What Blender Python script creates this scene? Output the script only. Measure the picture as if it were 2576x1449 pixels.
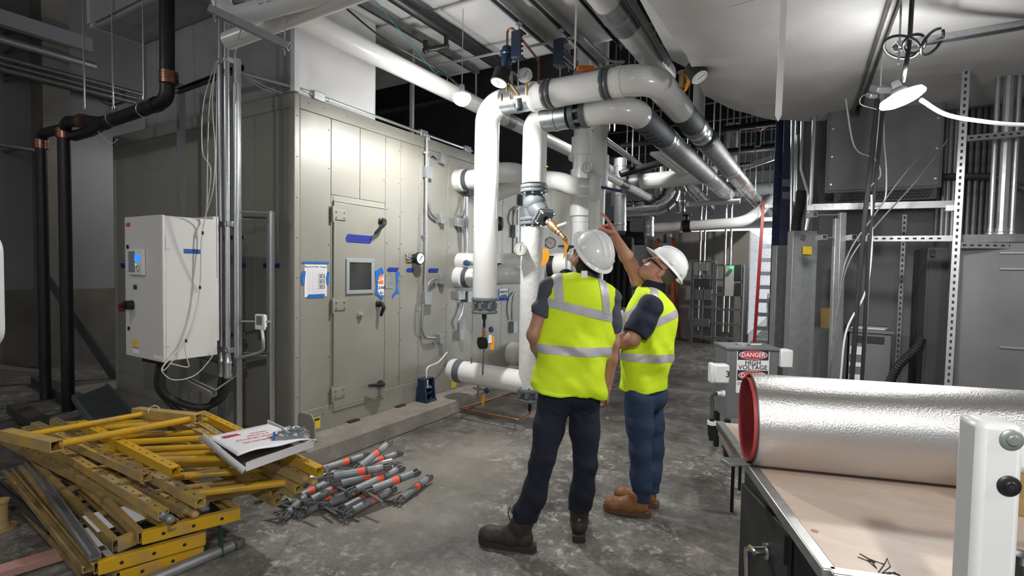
import bpy, bmesh, math, random
import numpy as np
from mathutils import Vector, Matrix
random.seed(7); np.random.seed(7)
S = bpy.context.scene
for o in list(bpy.data.objects): bpy.data.objects.remove(o)
COL = S.collection
# ------------------------------------------------------------------ camera
YAW, PITCH, ROLL, FPX, CAMZ = 0.534446, 0.038641, 0.0172137, 1295.4, 1.6
def _axes():
    f = np.array([-math.sin(YAW), math.cos(YAW), 0.]); r = np.array([math.cos(YAW), math.sin(YAW), 0.]); d = np.array([0, 0, -1.])
    f2 = math.cos(PITCH)*f + math.sin(PITCH)*d; d2 = math.cos(PITCH)*d - math.sin(PITCH)*f
    return math.cos(ROLL)*r - math.sin(ROLL)*d2, math.sin(ROLL)*r + math.cos(ROLL)*d2, f2
AR, AD, AF = _axes(); CC = np.array([0, 0, CAMZ])
cam = bpy.data.cameras.new('camera'); co = bpy.data.objects.new('camera', cam); COL.objects.link(co)
m = Matrix.Identity(4)
for i in range(3):
    m[i][0] = AR[i]; m[i][1] = -AD[i]; m[i][2] = -AF[i]; m[i][3] = CC[i]
co.matrix_world = m; cam.sensor_width = 36; cam.lens = 36*FPX/2576; cam.clip_start = .05; cam.clip_end = 200
S.camera = co
# measured sight lines: a point where the sight line through a photo pixel meets a wall plane or a known distance
def ray(px, py): return (px-1288)/FPX*AR + (py-724.5)/FPX*AD + AF
def on(px, py, **k):
    v = ray(px, py); (a, c), = k.items(); i = 'xyz'.index(a); return CC + v*((c-CC[i])/v[i])
def atd(px, py, dep): return CC + ray(px, py)*dep
def proj(P):
    q = np.array(P, float)-CC; z = q@AF; return 1288+FPX*(q@AR)/z, 724.5+FPX*(q@AD)/z, z
# ------------------------------------------------------------------ world, exposure
w = bpy.data.worlds.new('World'); S.world = w; w.use_nodes = True
w.node_tree.nodes['Background'].inputs[0].default_value = (.92, .95, 1, 1)
w.node_tree.nodes['Background'].inputs[1].default_value = .30
S.view_settings.view_transform = 'Standard'; S.view_settings.look = 'None'
S.view_settings.exposure = 0.0; S.view_settings.gamma = 1; S.view_settings.use_curve_mapping = False
# large daylight openings of the place: the bay door at the far end of the aisle, and the one behind the photographer
def area(name, loc, target, sx, sy, power, col=(1, 1, 1)):
    l = bpy.data.lights.new(name, 'AREA'); l.shape = 'RECTANGLE'; l.size = sx; l.size_y = sy; l.energy = power; l.color = col
    o = bpy.data.objects.new(name, l); COL.objects.link(o); o.location = loc
    o.rotation_euler = (Vector(target)-Vector(loc)).to_track_quat('-Z', 'Y').to_euler(); return o
area('bay_door_daylight', (7.5, 18.5, 2.6), (-2.2, 16.5, 1.0), 5, 3.4, 1300, (.94, .97, 1))
# ------------------------------------------------------------------ mesh builder
def vec(p): return np.array(p, float)
def nrm(v): v = vec(v); n = np.linalg.norm(v); return v/n if n > 1e-12 else v
def frame(axis, up=(0, 0, 1)):
    z = nrm(axis); u = vec(up)
    if abs(z@nrm(u)) > .98: u = vec((1, 0, 0)) if abs(z[0]) < .9 else vec((0, 1, 0))
    x = nrm(np.cross(u, z)); y = np.cross(z, x); return x, y, z
def rotz(a): c, s = math.cos(a), math.sin(a); return np.array([[c, -s, 0], [s, c, 0], [0, 0, 1.]])
def rotx(a): c, s = math.cos(a), math.sin(a); return np.array([[1, 0, 0], [0, c, -s], [0, s, c.real]]).astype(float)
def roty(a): c, s = math.cos(a), math.sin(a); return np.array([[c, 0, s], [0, 1, 0], [-s, 0, c]])
def fillet(pts, rad, seg=6):
    pts = [vec(p) for p in pts]; out = [pts[0]]
    for i in range(1, len(pts)-1):
        a, b, c = pts[i-1], pts[i], pts[i+1]; r = rad[i-1] if isinstance(rad, (list, tuple)) else rad
        d0 = nrm(a-b); d1 = nrm(c-b); ang = math.acos(max(-1, min(1, float(d0@d1))))
        if ang > 3.1 or r <= 0: out.append(b); continue
        t = r/math.tan(ang/2); t = min(t, np.linalg.norm(a-b)*.49 if i > 1 else np.linalg.norm(a-b)*.98, np.linalg.norm(c-b)*.49 if i < len(pts)-2 else np.linalg.norm(c-b)*.98)
        r2 = t*math.tan(ang/2); cen = b + nrm(d0+d1)*(r2/math.sin(ang/2)); p0 = b+d0*t; p1 = b+d1*t
        u = nrm(p0-cen); v = p1-cen; v = nrm(v-u*(v@u)); tot = math.pi-ang
        for k in range(seg+1): th = tot*k/seg; out.append(cen+r2*(u*math.cos(th)+v*math.sin(th)))
    out.append(pts[-1]); return out
def spline(pts, n=8):
    P = [vec(p) for p in pts]; P = [2*P[0]-P[1]]+P+[2*P[-1]-P[-2]]; out = []
    for i in range(1, len(P)-2):
        for k in range(n):
            t = k/n; a, b, c, d = P[i-1:i+3]
            out.append(.5*(2*b+(c-a)*t+(2*a-5*b+4*c-d)*t*t+(3*b-a-3*c+d)*t**3))
    out.append(P[-2]); return out
STUFF = {'hinge_bolts', 'cover_screws', 'table_rules', 'handwriting', 'printed_lines', 'bolts', 'holes', 'vent_slots', 'dial_marks', 'rivets', 'slots', 'pin_holes', 'eyelets'}
class M:
    def __init__(s): s.v = []; s.f = []
    def add(s, vs, fs):
        n = len(s.v); s.v += [tuple(map(float, p)) for p in vs]; s.f += [tuple(i+n for i in f) for f in fs]; return s
    def box(s, c, size, R=None):
        c = vec(c); h = vec(size)/2; R = np.eye(3) if R is None else R
        vs = [c+R@(h*np.array(q)) for q in ((-1,-1,-1),(1,-1,-1),(1,1,-1),(-1,1,-1),(-1,-1,1),(1,-1,1),(1,1,1),(-1,1,1))]
        return s.add(vs, [(0,3,2,1),(4,5,6,7),(0,1,5,4),(1,2,6,5),(2,3,7,6),(3,0,4,7)])
    def bb(s, a, b):
        a, b = vec(a), vec(b); return s.box((a+b)/2, np.abs(b-a))
    def bar(s, p0, p1, w, h, up=(0, 0, 1)):
        p0, p1 = vec(p0), vec(p1); x, y, z = frame(p1-p0, up); R = np.array([x, y, z]).T
        return s.box((p0+p1)/2, (w, h, np.linalg.norm(p1-p0)), R)
    def cyl(s, p0, p1, r, r1=None, n=16, caps=True):
        return s.tube([p0, p1], [r, r if r1 is None else r1], n, caps)
    def tube(s, pts, r, n=12, caps=True, closed=False, sq=None):
        P = [vec(p) for p in pts]; k = len(P); R = r if isinstance(r, (list, tuple)) else [r]*k
        T = []
        for i in range(k):
            if closed: t = P[(i+1) % k]-P[i-1]
            else: t = (nrm(P[min(i+1, k-1)]-P[i])+nrm(P[i]-P[max(i-1, 0)])) if 0 < i < k-1 else P[min(i+1, k-1)]-P[max(i-1, 0)]
            T.append(nrm(t))
        x, y, z = frame(T[0]); vs = []
        for i in range(k):
            x = nrm(x-T[i]*(x@T[i])); y = np.cross(T[i], x)
            sc = 1
            if not closed and 0 < i < k-1:
                cs = float(nrm(P[i+1]-P[i])@T[i]); sc = 1/max(cs, .5) if abs(cs) < .95 else 1
            for j in range(n):
                a = 2*math.pi*j/n; vs.append(P[i]+R[i]*sc*(x*math.cos(a)+y*math.sin(a)))
        fs = []
        for i in range(k if closed else k-1):
            a0 = i*n; b0 = ((i+1) % k)*n
            for j in range(n): fs.append((a0+j, a0+(j+1) % n, b0+(j+1) % n, b0+j))
        if caps and not closed: fs += [tuple(range(n-1, -1, -1)), tuple((k-1)*n+j for j in range(n))]
        return s.add(vs, fs)
    def lathe(s, o, axis, prof, n=20, caps=True):
        o = vec(o); x, y, z = frame(axis); vs = []
        for t, r in prof:
            for j in range(n): a = 2*math.pi*j/n; vs.append(o+z*t+r*(x*math.cos(a)+y*math.sin(a)))
        fs = []; k = len(prof)
        for i in range(k-1):
            for j in range(n): fs.append((i*n+j, i*n+(j+1) % n, (i+1)*n+(j+1) % n, (i+1)*n+j))
        if caps: fs += [tuple(range(n-1, -1, -1)), tuple((k-1)*n+j for j in range(n))]
        return s.add(vs, fs)
    def hollow(s, p0, p1, r, ri, n=20):          # open-ended thick pipe
        L = np.linalg.norm(vec(p1)-vec(p0)); s.lathe(p0, vec(p1)-vec(p0), [(0, ri), (0, r), (L, r), (L, ri), (0, ri)], n, caps=False); return s
    def sqtube(s, p0, p1, w, h, t, up=(0, 0, 1)):  # open-ended hollow square tube
        p0, p1 = vec(p0), vec(p1); x, y, z = frame(p1-p0, up); vs = []
        for P in (p0, p1):
            for (a, b) in ((w/2, h/2), (w/2-t, h/2-t)):
                for sx, sy in ((-1,-1),(1,-1),(1,1),(-1,1)): vs.append(P+x*a*sx+y*b*sy)
        fs = []
        for j in range(4):
            k = (j+1) % 4
            fs += [(j, k, 8+k, 8+j), (4+k, 4+j, 12+j, 12+k), (k, j, 4+j, 4+k), (8+j, 8+k, 12+k, 12+j)]
        return s.add(vs, fs)
    def channel(s, p0, p1, w, h, t, up=(0, 0, 1)): # strut channel, open towards +up
        p0, p1 = vec(p0), vec(p1); x, y, z = frame(p1-p0, up); l = w*.22
        pr = [(-w/2+l, h/2), (-w/2, h/2), (-w/2, -h/2), (w/2, -h/2), (w/2, h/2), (w/2-l, h/2), (w/2-l, h/2-t), (w/2-t, h/2-t), (w/2-t, -h/2+t), (-w/2+t, -h/2+t), (-w/2+t, h/2-t), (-w/2+l, h/2-t)]
        n = len(pr); vs = [P+x*a+y*b for P in (p0, p1) for a, b in pr]
        fs = [(j, (j+1) % n, n+(j+1) % n, n+j) for j in range(n)]
        caps = [(1, 2, 9, 10), (2, 3, 8, 9), (3, 4, 7, 8), (4, 5, 6, 7), (0, 1, 10, 11)]
        fs += [tuple(reversed(c)) for c in caps]+[tuple(n+i for i in c) for c in caps]
        return s.add(vs, fs)
    def ell(s, c, r, R=None, n=16, m=10):
        c = vec(c); R = np.eye(3) if R is None else R; vs = [c+R@np.array([0, 0, r[2]])]
        for i in range(1, m):
            t = math.pi*i/m
            for j in range(n): a = 2*math.pi*j/n; vs.append(c+R@np.array([r[0]*math.sin(t)*math.cos(a), r[1]*math.sin(t)*math.sin(a), r[2]*math.cos(t)]))
        vs.append(c-R@np.array([0, 0, r[2]])); fs = [(0, 1+j, 1+(j+1) % n) for j in range(n)]
        for i in range(m-2):
            for j in range(n): a = 1+i*n; fs.append((a+j, a+n+j, a+n+(j+1) % n, a+(j+1) % n))
        e = len(vs)-1; a = 1+(m-2)*n; fs += [(e, a+(j+1) % n, a+j) for j in range(n)]
        return s.add(vs, fs)
    def torus(s, c, axis, R, r, n=24, m=8, a0=0, a1=2*math.pi):
        x, y, z = frame(axis); full = abs(a1-a0-2*math.pi) < 1e-6
        pts = [vec(c)+R*(x*math.cos(a)+y*math.sin(a)) for a in np.linspace(a0, a1, n, endpoint=not full)]
        return s.tube(pts, r, m, closed=full)
    def prism(s, poly, o, ux, uy, depth, both=False):  # polygon in plane (ux,uy) at o extruded along ux x uy
        o, ux, uy = vec(o), vec(ux), vec(uy); nz = np.cross(ux, uy); n = len(poly)
        vs = [o+ux*a+uy*b for a, b in poly]+[o+ux*a+uy*b+nz*depth for a, b in poly]
        return s.add(vs, [tuple(range(n-1, -1, -1)), tuple(range(n, 2*n))]+[(j, (j+1) % n, n+(j+1) % n, n+j) for j in range(n)])
    def grid(s, fn, nu, nv):
        vs = [fn(i/nu, j/nv) for i in range(nu+1) for j in range(nv+1)]; w = nv+1
        return s.add(vs, [(i*w+j, (i+1)*w+j, (i+1)*w+j+1, i*w+j+1) for i in range(nu) for j in range(nv)])
    def mesh(s, name, off=(0, 0, 0), ang=35):
        me = bpy.data.meshes.new(name); o = vec(off)
        me.from_pydata([tuple(vec(p)-o) for p in s.v], [], s.f); me.validate(); me.update()
        bm = bmesh.new(); bm.from_mesh(me); bmesh.ops.recalc_face_normals(bm, faces=bm.faces); bm.to_mesh(me); bm.free()
        me.polygons.foreach_set('use_smooth', [True]*len(me.polygons))
        if ang: me.set_sharp_from_angle(angle=math.radians(ang))
        return me
    def build(s, name, mat, parent=None, label=None, cat=None, group=None, kind=None, bevel=0, ang=35, solid=0):
        if kind is None and name in STUFF: kind = 'stuff'
        off = vec(parent['_o']) if (parent is not None and '_o' in parent) else (0, 0, 0)
        loc = None
        if parent is None:
            a = np.array(s.v); loc = np.array([(a[:, 0].min()+a[:, 0].max())/2, (a[:, 1].min()+a[:, 1].max())/2, a[:, 2].min()]); off = loc
        me = s.mesh(name, off, ang); me.materials.append(MAT[mat] if isinstance(mat, str) else mat)
        o = bpy.data.objects.new(name, me); COL.objects.link(o)
        if parent is not None: o.parent = parent; o['_o'] = tuple(map(float, off))
        else: o.location = loc; o['_o'] = tuple(map(float, loc))
        if bevel:
            b = o.modifiers.new('bevel', 'BEVEL'); b.width = bevel; b.segments = 2; b.limit_method = 'ANGLE'; b.angle_limit = .6; b.harden_normals = False
        if solid:
            b = o.modifiers.new('solid', 'SOLIDIFY'); b.thickness = solid
        tag(o, label, cat, group, kind); return o
def tag(o, label=None, cat=None, group=None, kind=None):
    for k, v in (('label', label), ('category', cat), ('group', group), ('kind', kind)):
        if v: o[k] = v
    return o
def thing(name, label, cat, loc=(0, 0, 0), group=None, kind=None):
    o = bpy.data.objects.new(name, None); COL.objects.link(o); o.location = tuple(map(float, loc)); o.empty_display_size = .1
    o['_o'] = tuple(map(float, loc)); tag(o, label, cat, group, kind); return o
def copy_tree(o, parent=None):
    c = o.copy(); COL.objects.link(c); c.parent = parent
    for ch in list(o.children): copy_tree(ch, c)
    return c
def text(body, size, loc, ux, uy, mat, parent, name='lettering', bold=0, align='CENTER', depth=.0008, sx=1):
    cu = bpy.data.curves.new(name, 'FONT'); cu.body = body; cu.size = size; cu.align_x = align; cu.align_y = 'CENTER'; cu.extrude = depth; cu.offset = bold*size; cu.resolution_u = 2
    ob = bpy.data.objects.new(name, cu); COL.objects.link(ob); bpy.context.view_layer.update()
    me = bpy.data.meshes.new_from_object(ob.evaluated_get(bpy.context.evaluated_depsgraph_get())); bpy.data.objects.remove(ob); bpy.data.curves.remove(cu)
    ux, uy = nrm(ux), nrm(uy); n = np.cross(ux, uy); off = vec(parent['_o']); loc = vec(loc)
    for v in me.vertices:
        p = loc+ux*v.co.x*sx+uy*v.co.y+n*v.co.z-off; v.co = tuple(p)
    me.materials.clear(); me.materials.append(MAT[mat])
    o = bpy.data.objects.new(name, me); COL.objects.link(o); o.parent = parent; o['_o'] = tuple(map(float, off)); return o
# ------------------------------------------------------------------ materials
MAT = {}
def mat(name, col, rough=.5, metal=0, col2=None, scale=6, detail=6, bump=0, bscale=60, rvar=0, emit=0, lo=.35, hi=.65, spec=.5, coat=0, col3=None, scale3=2, lo3=.5, hi3=.6, stretch=None, alpha=None, trans=0):
    mt = bpy.data.materials.new(name); mt.use_nodes = True; MAT[name] = mt; nt = mt.node_tree; N = nt.nodes; L = nt.links; b = N['Principled BSDF']
    c4 = lambda c: (c[0], c[1], c[2], 1)
    b.inputs['Base Color'].default_value = c4(col); b.inputs['Roughness'].default_value = rough; b.inputs['Metallic'].default_value = metal
    b.inputs['Specular IOR Level'].default_value = spec
    if coat: b.inputs['Coat Weight'].default_value = coat; b.inputs['Coat Roughness'].default_value = .15
    if trans: b.inputs['Transmission Weight'].default_value = trans
    if alpha is not None: b.inputs['Alpha'].default_value = alpha
    if emit: b.inputs['Emission Color'].default_value = c4(col); b.inputs['Emission Strength'].default_value = emit
    if col2 or bump or rvar or col3:
        tc = N.new('ShaderNodeTexCoord'); src = tc.outputs['Object']
        if stretch:
            mp = N.new('ShaderNodeMapping'); mp.inputs['Scale'].default_value = stretch; L.new(src, mp.inputs[0]); src = mp.outputs[0]
    def noise(sc, det=6, rg=.6):
        n = N.new('ShaderNodeTexNoise'); n.inputs['Scale'].default_value = sc; n.inputs['Detail'].default_value = det; n.inputs['Roughness'].default_value = rg; L.new(src, n.inputs['Vector']); return n
    def ramp(fac, a, bb, ca, cb):
        r = N.new('ShaderNodeValToRGB'); r.color_ramp.elements[0].position = a; r.color_ramp.elements[1].position = bb; r.color_ramp.elements[0].color = ca; r.color_ramp.elements[1].color = cb; L.new(fac, r.inputs[0]); return r
    colout = None
    if col2:
        n = noise(scale, detail); r = ramp(n.outputs[0], lo, hi, c4(col), c4(col2)); colout = r.outputs[0]
    if col3:
        n3 = noise(scale3, 8, .65); r3 = ramp(n3.outputs[0], lo3, hi3, (0, 0, 0, 1), (1, 1, 1, 1)); mx = N.new('ShaderNodeMix'); mx.data_type = 'RGBA'
        L.new(r3.outputs[0], mx.inputs[0]); mx.inputs[7].default_value = c4(col3)
        if colout: L.new(colout, mx.inputs[6])
        else: mx.inputs[6].default_value = c4(col)
        colout = mx.outputs[2]
    if colout: L.new(colout, b.inputs['Base Color'])
    if rvar:
        n = noise(scale*1.7); r = N.new('ShaderNodeMapRange'); r.inputs[1].default_value = .3; r.inputs[2].default_value = .7; r.inputs[3].default_value = max(0, rough-rvar); r.inputs[4].default_value = min(1, rough+rvar); L.new(n.outputs[0], r.inputs[0]); L.new(r.outputs[0], b.inputs['Roughness'])
    if bump:
        n = noise(bscale, 4); bp = N.new('ShaderNodeBump'); bp.inputs['Strength'].default_value = bump; bp.inputs['Distance'].default_value = .02; L.new(n.outputs[0], bp.inputs['Height']); L.new(bp.outputs[0], b.inputs['Normal'])
    return mt
mat('ahu', (.27, .265, .23), .42, 0, col2=(.25, .245, .212), scale=2.2, rvar=.06, bump=.03, bscale=4)
mat('ahu_dark', (.06, .06, .055), .6)
mat('ahu_frame', (.275, .27, .235), .42)
mat('screw', (.22, .21, .18), .4, .4)
mat('black', (.012, .012, .013), .4)
mat('black_matte', (.015, .015, .016), .75)
mat('rubber', (.02, .02, .021), .6, bump=.2, bscale=80)
mat('iron', (.013, .013, .014), .42, 0, col2=(.05, .05, .05), scale=25, lo=.58, hi=.72, bump=.15, bscale=40)
mat('copper_band', (.42, .20, .14), .3, .85, col2=(.25, .12, .085), scale=30)
mat('copper', (.50, .21, .11), .35, .9, col2=(.25, .13, .08), scale=20)
mat('brass', (.55, .36, .13), .3, .9)
mat('bronze', (.42, .27, .14), .42, .7)
mat('galv', (.60, .62, .64), .34, .85, col2=(.53, .55, .57), scale=30, rvar=.04)
mat('galv_dull', (.40, .41, .42), .45, .7, col2=(.34, .35, .36), scale=18, rvar=.05)
mat('galv_dark', (.20, .20, .205), .5, .6, col2=(.13, .13, .135), scale=14)
mat('chrome', (.75, .76, .78), .14, 1)
mat('zinc', (.50, .53, .55), .33, .85, col2=(.38, .42, .43), scale=18)
mat('pvc_white', (.80, .80, .79), .32, col2=(.76, .76, .75), scale=3, bump=.05, bscale=12, coat=.15)
mat('pvc_gloss', (.82, .82, .81), .2, col2=(.78, .78, .765), scale=3, bump=.06, bscale=9, coat=.3)
mat('insul_canvas', (.80, .80, .79), .55, col2=(.72, .72, .71), scale=5, bump=.25, bscale=22)
mat('duct_wrap', (.62, .62, .62), .55, col2=(.52, .52, .52), scale=1.6, bump=.25, bscale=5, rvar=.1)
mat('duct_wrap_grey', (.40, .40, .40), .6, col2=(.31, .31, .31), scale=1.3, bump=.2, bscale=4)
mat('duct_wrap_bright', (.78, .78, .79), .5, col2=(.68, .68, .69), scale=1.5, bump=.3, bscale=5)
mat('grey_paint', (.13, .145, .155), .4, col2=(.12, .13, .14), scale=10)
mat('grey_valve', (.17, .19, .205), .38)
mat('grey_box', (.30, .32, .33), .45, .3, col2=(.25, .27, .28), scale=12)
mat('dark_pvc', (.09, .10, .11), .35)
mat('grey_cabinet', (.16, .17, .175), .5, 0, col2=(.14, .15, .155), scale=3)
mat('dark_cabinet', (.045, .047, .05), .5)
mat('wall_grey', (.29, .29, .30), .85, col2=(.25, .25, .26), scale=.8)
mat('wall_elec', (.17, .17, .178), .85, col2=(.145, .145, .15), scale=.8)
mat('wall_dark', (.10, .10, .105), .9, col2=(.07, .07, .072), scale=.7)
mat('wall_concrete', (.20, .185, .16), .9, col2=(.13, .12, .105), scale=1.2, bump=.3, bscale=25)
mat('far_concrete', (.36, .34, .31), .9, col2=(.26, .245, .22), scale=.6, stretch=(3, 3, .5))
mat('ceil_dark', (.035, .035, .037), .95)
mat('blue_tape', (.012, .16, .55), .6, col2=(.01, .12, .45), scale=30)
mat('blue_tape_dark', (.008, .03, .30), .6, col2=(.006, .022, .22), scale=30)
mat('paper', (.80, .80, .82), .7)
mat('strap_white', (.92, .92, .93), .4)
mat('ink', (.03, .03, .035), .8)
mat('ink_grey', (.38, .38, .39), .8)
mat('ink_red', (.55, .03, .03), .6)
mat('red_enamel', (.62, .04, .06), .45)
mat('orange_label', (.80, .18, .06), .5)
mat('yellow_label', (.80, .55, .03), .55)
mat('orange', (.82, .20, .02), .45)
mat('orange_tag', (.85, .36, .02), .5)
mat('cream', (.80, .78, .72), .5)
mat('vfd', (.66, .65, .63), .42, col2=(.63, .62, .60), scale=2)
mat('blue_enamel', (.015, .03, .07), .35, col2=(.012, .024, .055), scale=10)
mat('navy_handle', (.02, .05, .14), .4)
mat('gauge_face', (.78, .78, .76), .4)
mat('glass_dark', (.03, .033, .033), .12, spec=.6)
mat('wire_white', (.62, .60, .54), .5)
mat('mat_concrete_pad', (.27, .245, .215), .9, col2=(.20, .18, .155), scale=4, bump=.4, bscale=40, col3=(.34, .32, .29), scale3=3, lo3=.55, hi3=.7)
mat('screen_blue', (.02, .16, .95), .3, emit=1.6)
mat('led_green', (.05, .9, .25), .3, emit=2)
mat('lamp_glow', (1, .985, .96), .3, emit=60)
mat('plastic_white', (.75, .76, .76), .4)
mat('lcd', (.13, .16, .14), .3)
mat('yellow_paint', (.62, .36, .012), .42, col2=(.55, .31, .012), scale=5, rvar=.12, col3=(.33, .235, .12), scale3=5, lo3=.52, hi3=.72)
mat('yellow_dusty', (.54, .35, .07), .55, col2=(.44, .31, .12), scale=6, rvar=.12, col3=(.32, .25, .16), scale3=4, lo3=.45, hi3=.65)
mat('yellow_old', (.42, .27, .08), .65, col2=(.30, .21, .09), scale=7, col3=(.16, .12, .07), scale3=5, lo3=.5, hi3=.7)
# ---- concrete floor
def floor_mat():
    mt = bpy.data.materials.new('floor_concrete'); mt.use_nodes = True; MAT['floor_concrete'] = mt; nt = mt.node_tree; N = nt.nodes; L = nt.links; b = N['Principled BSDF']
    g = N.new('ShaderNodeTexCoord'); src = g.outputs['Object']
    def noise(sc, det=8, rg=.62, dist=0):
        n = N.new('ShaderNodeTexNoise'); n.inputs['Scale'].default_value = sc; n.inputs['Detail'].default_value = det; n.inputs['Roughness'].default_value = rg; n.inputs['Distortion'].default_value = dist; L.new(src, n.inputs['Vector']); return n.outputs[0]
    def ramp(f, st):
        r = N.new('ShaderNodeValToRGB'); e = r.color_ramp.elements
        while len(e) < len(st): e.new(.5)
        for q, (p, c) in zip(e, st): q.position = p; q.color = (*c, 1) if len(c) == 3 else c
        L.new(f, r.inputs[0]); return r.outputs[0]
    def mix(f, a, bb, typ='MIX'):
        x = N.new('ShaderNodeMix'); x.data_type = 'RGBA'; x.blend_type = typ
        for sk, v in ((0, f), (6, a), (7, bb)):
            if isinstance(v, (tuple, float)): x.inputs[sk].default_value = (*v, 1) if isinstance(v, tuple) else v
            else: L.new(v, x.inputs[sk])
        return x.outputs[2]
    base = ramp(noise(.55, 6, .6), [(.32, (.085, .080, .074)), (.5, (.150, .143, .133)), (.66, (.235, .224, .208))])
    mid = ramp(noise(3.2, 14, .74, .3), [(.34, (.30, .295, .285)), (.47, (.72, .715, .70)), (.58, (1.05, 1.04, 1.02)), (.70, (1.75, 1.72, 1.66))])
    c = mix(1.0, base, mid, 'MULTIPLY')
    fine = ramp(noise(26, 8, .75, .5), [(.36, (.62, .62, .62)), (.5, (1, 1, 1)), (.64, (1.45, 1.44, 1.42))])
    c = mix(.8, c, fine, 'MULTIPLY')
    brown = ramp(noise(1.3, 5, .6), [(.50, (0, 0, 0)), (.66, (.55, .55, .55))])
    c = mix(brown, c, (.135, .108, .082))
    sp = ramp(noise(11, 12, .80, .25), [(.52, (0, 0, 0)), (.60, (1, 1, 1))])
    big = ramp(noise(.9, 4, .6), [(.45, (0, 0, 0)), (.60, (.9, .9, .9))])
    spm = mix(1.0, sp, big, 'MULTIPLY')
    c = mix(spm, c, (.46, .44, .41))
    fl = ramp(noise(5.5, 7, .62, .3), [(.665, (0, 0, 0)), (.69, (.75, .75, .75))])
    c = mix(fl, c, (.46, .43, .39))
    # spilled pale dust in front of the concrete pad
    sep = N.new('ShaderNodeSeparateXYZ'); L.new(src, sep.inputs[0])
    def sub(a, v):
        q = N.new('ShaderNodeMath'); q.operation = 'SUBTRACT'; L.new(a, q.inputs[0]); q.inputs[1].default_value = v; return q.outputs[0]
    def mul(a, v):
        q = N.new('ShaderNodeMath'); q.operation = 'MULTIPLY'; L.new(a, q.inputs[0])
        if isinstance(v, float): q.inputs[1].default_value = v
        else: L.new(v, q.inputs[1])
        return q.outputs[0]
    def addm(a, bb):
        q = N.new('ShaderNodeMath'); q.operation = 'ADD'; L.new(a, q.inputs[0]); L.new(bb, q.inputs[1]); return q.outputs[0]
    dx = mul(sub(sep.outputs[0], -2.55), 1.0); dy = mul(sub(sep.outputs[1], 2.9), .62)
    d2 = addm(mul(dx, dx), mul(dy, dy)); dn = addm(d2, mul(sub(noise(2.2, 6), .5), 1.6))
    dust = ramp(dn, [(.05, (.62, .62, .62)), (.75, (0, 0, 0))])
    c = mix(dust, c, (.33, .31, .275))
    L.new(c, b.inputs['Base Color'])
    rr = ramp(noise(2.5, 5), [(.35, (.30, .30, .30)), (.65, (.62, .62, .62))]); L.new(rr, b.inputs['Roughness'])
    bp = N.new('ShaderNodeBump'); bp.inputs['Strength'].default_value = .25; bp.inputs['Distance'].default_value = .01; L.new(noise(35, 6), bp.inputs['Height']); L.new(bp.outputs[0], b.inputs['Normal'])
floor_mat()
# ------------------------------------------------------------------ the room
def struct(name, m, mt, parent=None): 
    o = m.build(name, mt, parent, kind='structure'); return o
fl = M().bb((-11.2, -4, -.2), (9, 31, 0)); me = fl.mesh('floor'); me.materials.append(MAT['floor_concrete']); o = bpy.data.objects.new('floor', me); COL.objects.link(o); o['kind'] = 'structure'
struct('ceiling', M().bb((-11.2, -4, 6.2), (9, 31, 6.4)), 'ceil_dark')
wl = struct('wall_left', M().bb((-10.6, -4, 1.15), (-10.2, 31, 6.2)), 'wall_grey')
M().bb((-10.6, -4, 0), (-10.12, 31, 1.15)).build('lower_wall', 'wall_concrete', wl)
a = on(112, 500, x=-9.75); c2 = on(180, 500, x=-9.75)
struct('column_left', M().bb((-10.2, a[1], 0), (-9.75, c2[1], 6.2)), 'wall_concrete')
# grey cross wall behind the drain pipes, left of the air handler
struct('wall_corner', M().bb((-10.2, 6.2, 0), (-6.95, 6.35, 6.2)), 'wall_grey')
struct('wall_back', M().bb((-11.2, 26, 0), (9, 26.2, 6.2)), 'wall_elec')
struct('wall_rear', M().bb((-10.2, 9.5, 0), (-4.05, 9.65, 6.2)), 'wall_dark')
struct('wall_right', M().bb((4.6, 6.7, 0), (4.8, 12.0, 6.2)), 'wall_grey')
struct('wall_electrical', M().bb((on(2003, 600, y=6.55)[0], 6.55, 0), (4.8, 6.7, 6.2)), 'wall_elec')
# ------------------------------------------------------------------ overhead ducts
ZD = 3.9
d = thing('plenum_duct', 'white and grey wrapped plenum duct rising from the corner of the tan air handler', 'duct', (-4.9, 3.2, 2.99))
def wavy_quad(p00, p10, p11, p01, nu, nv, amp, sc=3, seed=0):
    P = [vec(q) for q in (p00, p10, p11, p01)]; n = nrm(np.cross(P[1]-P[0], P[3]-P[0])); rs = np.random.RandomState(seed); ph = rs.rand(6)*6.28; fr = 1+rs.rand(6)*sc
    def fn(u, v):
        p = P[0]*(1-u)*(1-v)+P[1]*u*(1-v)+P[2]*u*v+P[3]*(1-u)*v
        k = math.sin(fr[0]*u*5+ph[0]+fr[3]*v*2)*.5+math.sin(fr[1]*v*6+ph[1]+u*3)*.35+math.sin(fr[2]*(u+v)*9+ph[2])*.2
        e = min(1, 8*min(u, 1-u), 8*min(v, 1-v)); return p+n*amp*k*e
    return M().grid(fn, nu, nv)
DX0, DX1, DY0, DY1 = -6.15, -3.70, 2.74, 3.62
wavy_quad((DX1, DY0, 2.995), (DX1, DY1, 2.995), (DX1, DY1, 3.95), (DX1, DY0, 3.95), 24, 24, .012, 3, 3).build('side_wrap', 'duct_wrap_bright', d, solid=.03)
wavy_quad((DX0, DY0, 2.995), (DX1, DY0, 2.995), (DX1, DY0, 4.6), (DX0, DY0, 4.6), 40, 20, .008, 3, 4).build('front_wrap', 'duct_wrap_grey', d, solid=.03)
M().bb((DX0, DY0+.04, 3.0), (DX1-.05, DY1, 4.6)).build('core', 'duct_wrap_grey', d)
M().bar((DX1+.004, DY0-.004, 3.0), (DX1+.004, DY0-.004, 3.93), .05, .05).build('corner_seam', 'duct_wrap_bright', d)
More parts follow.
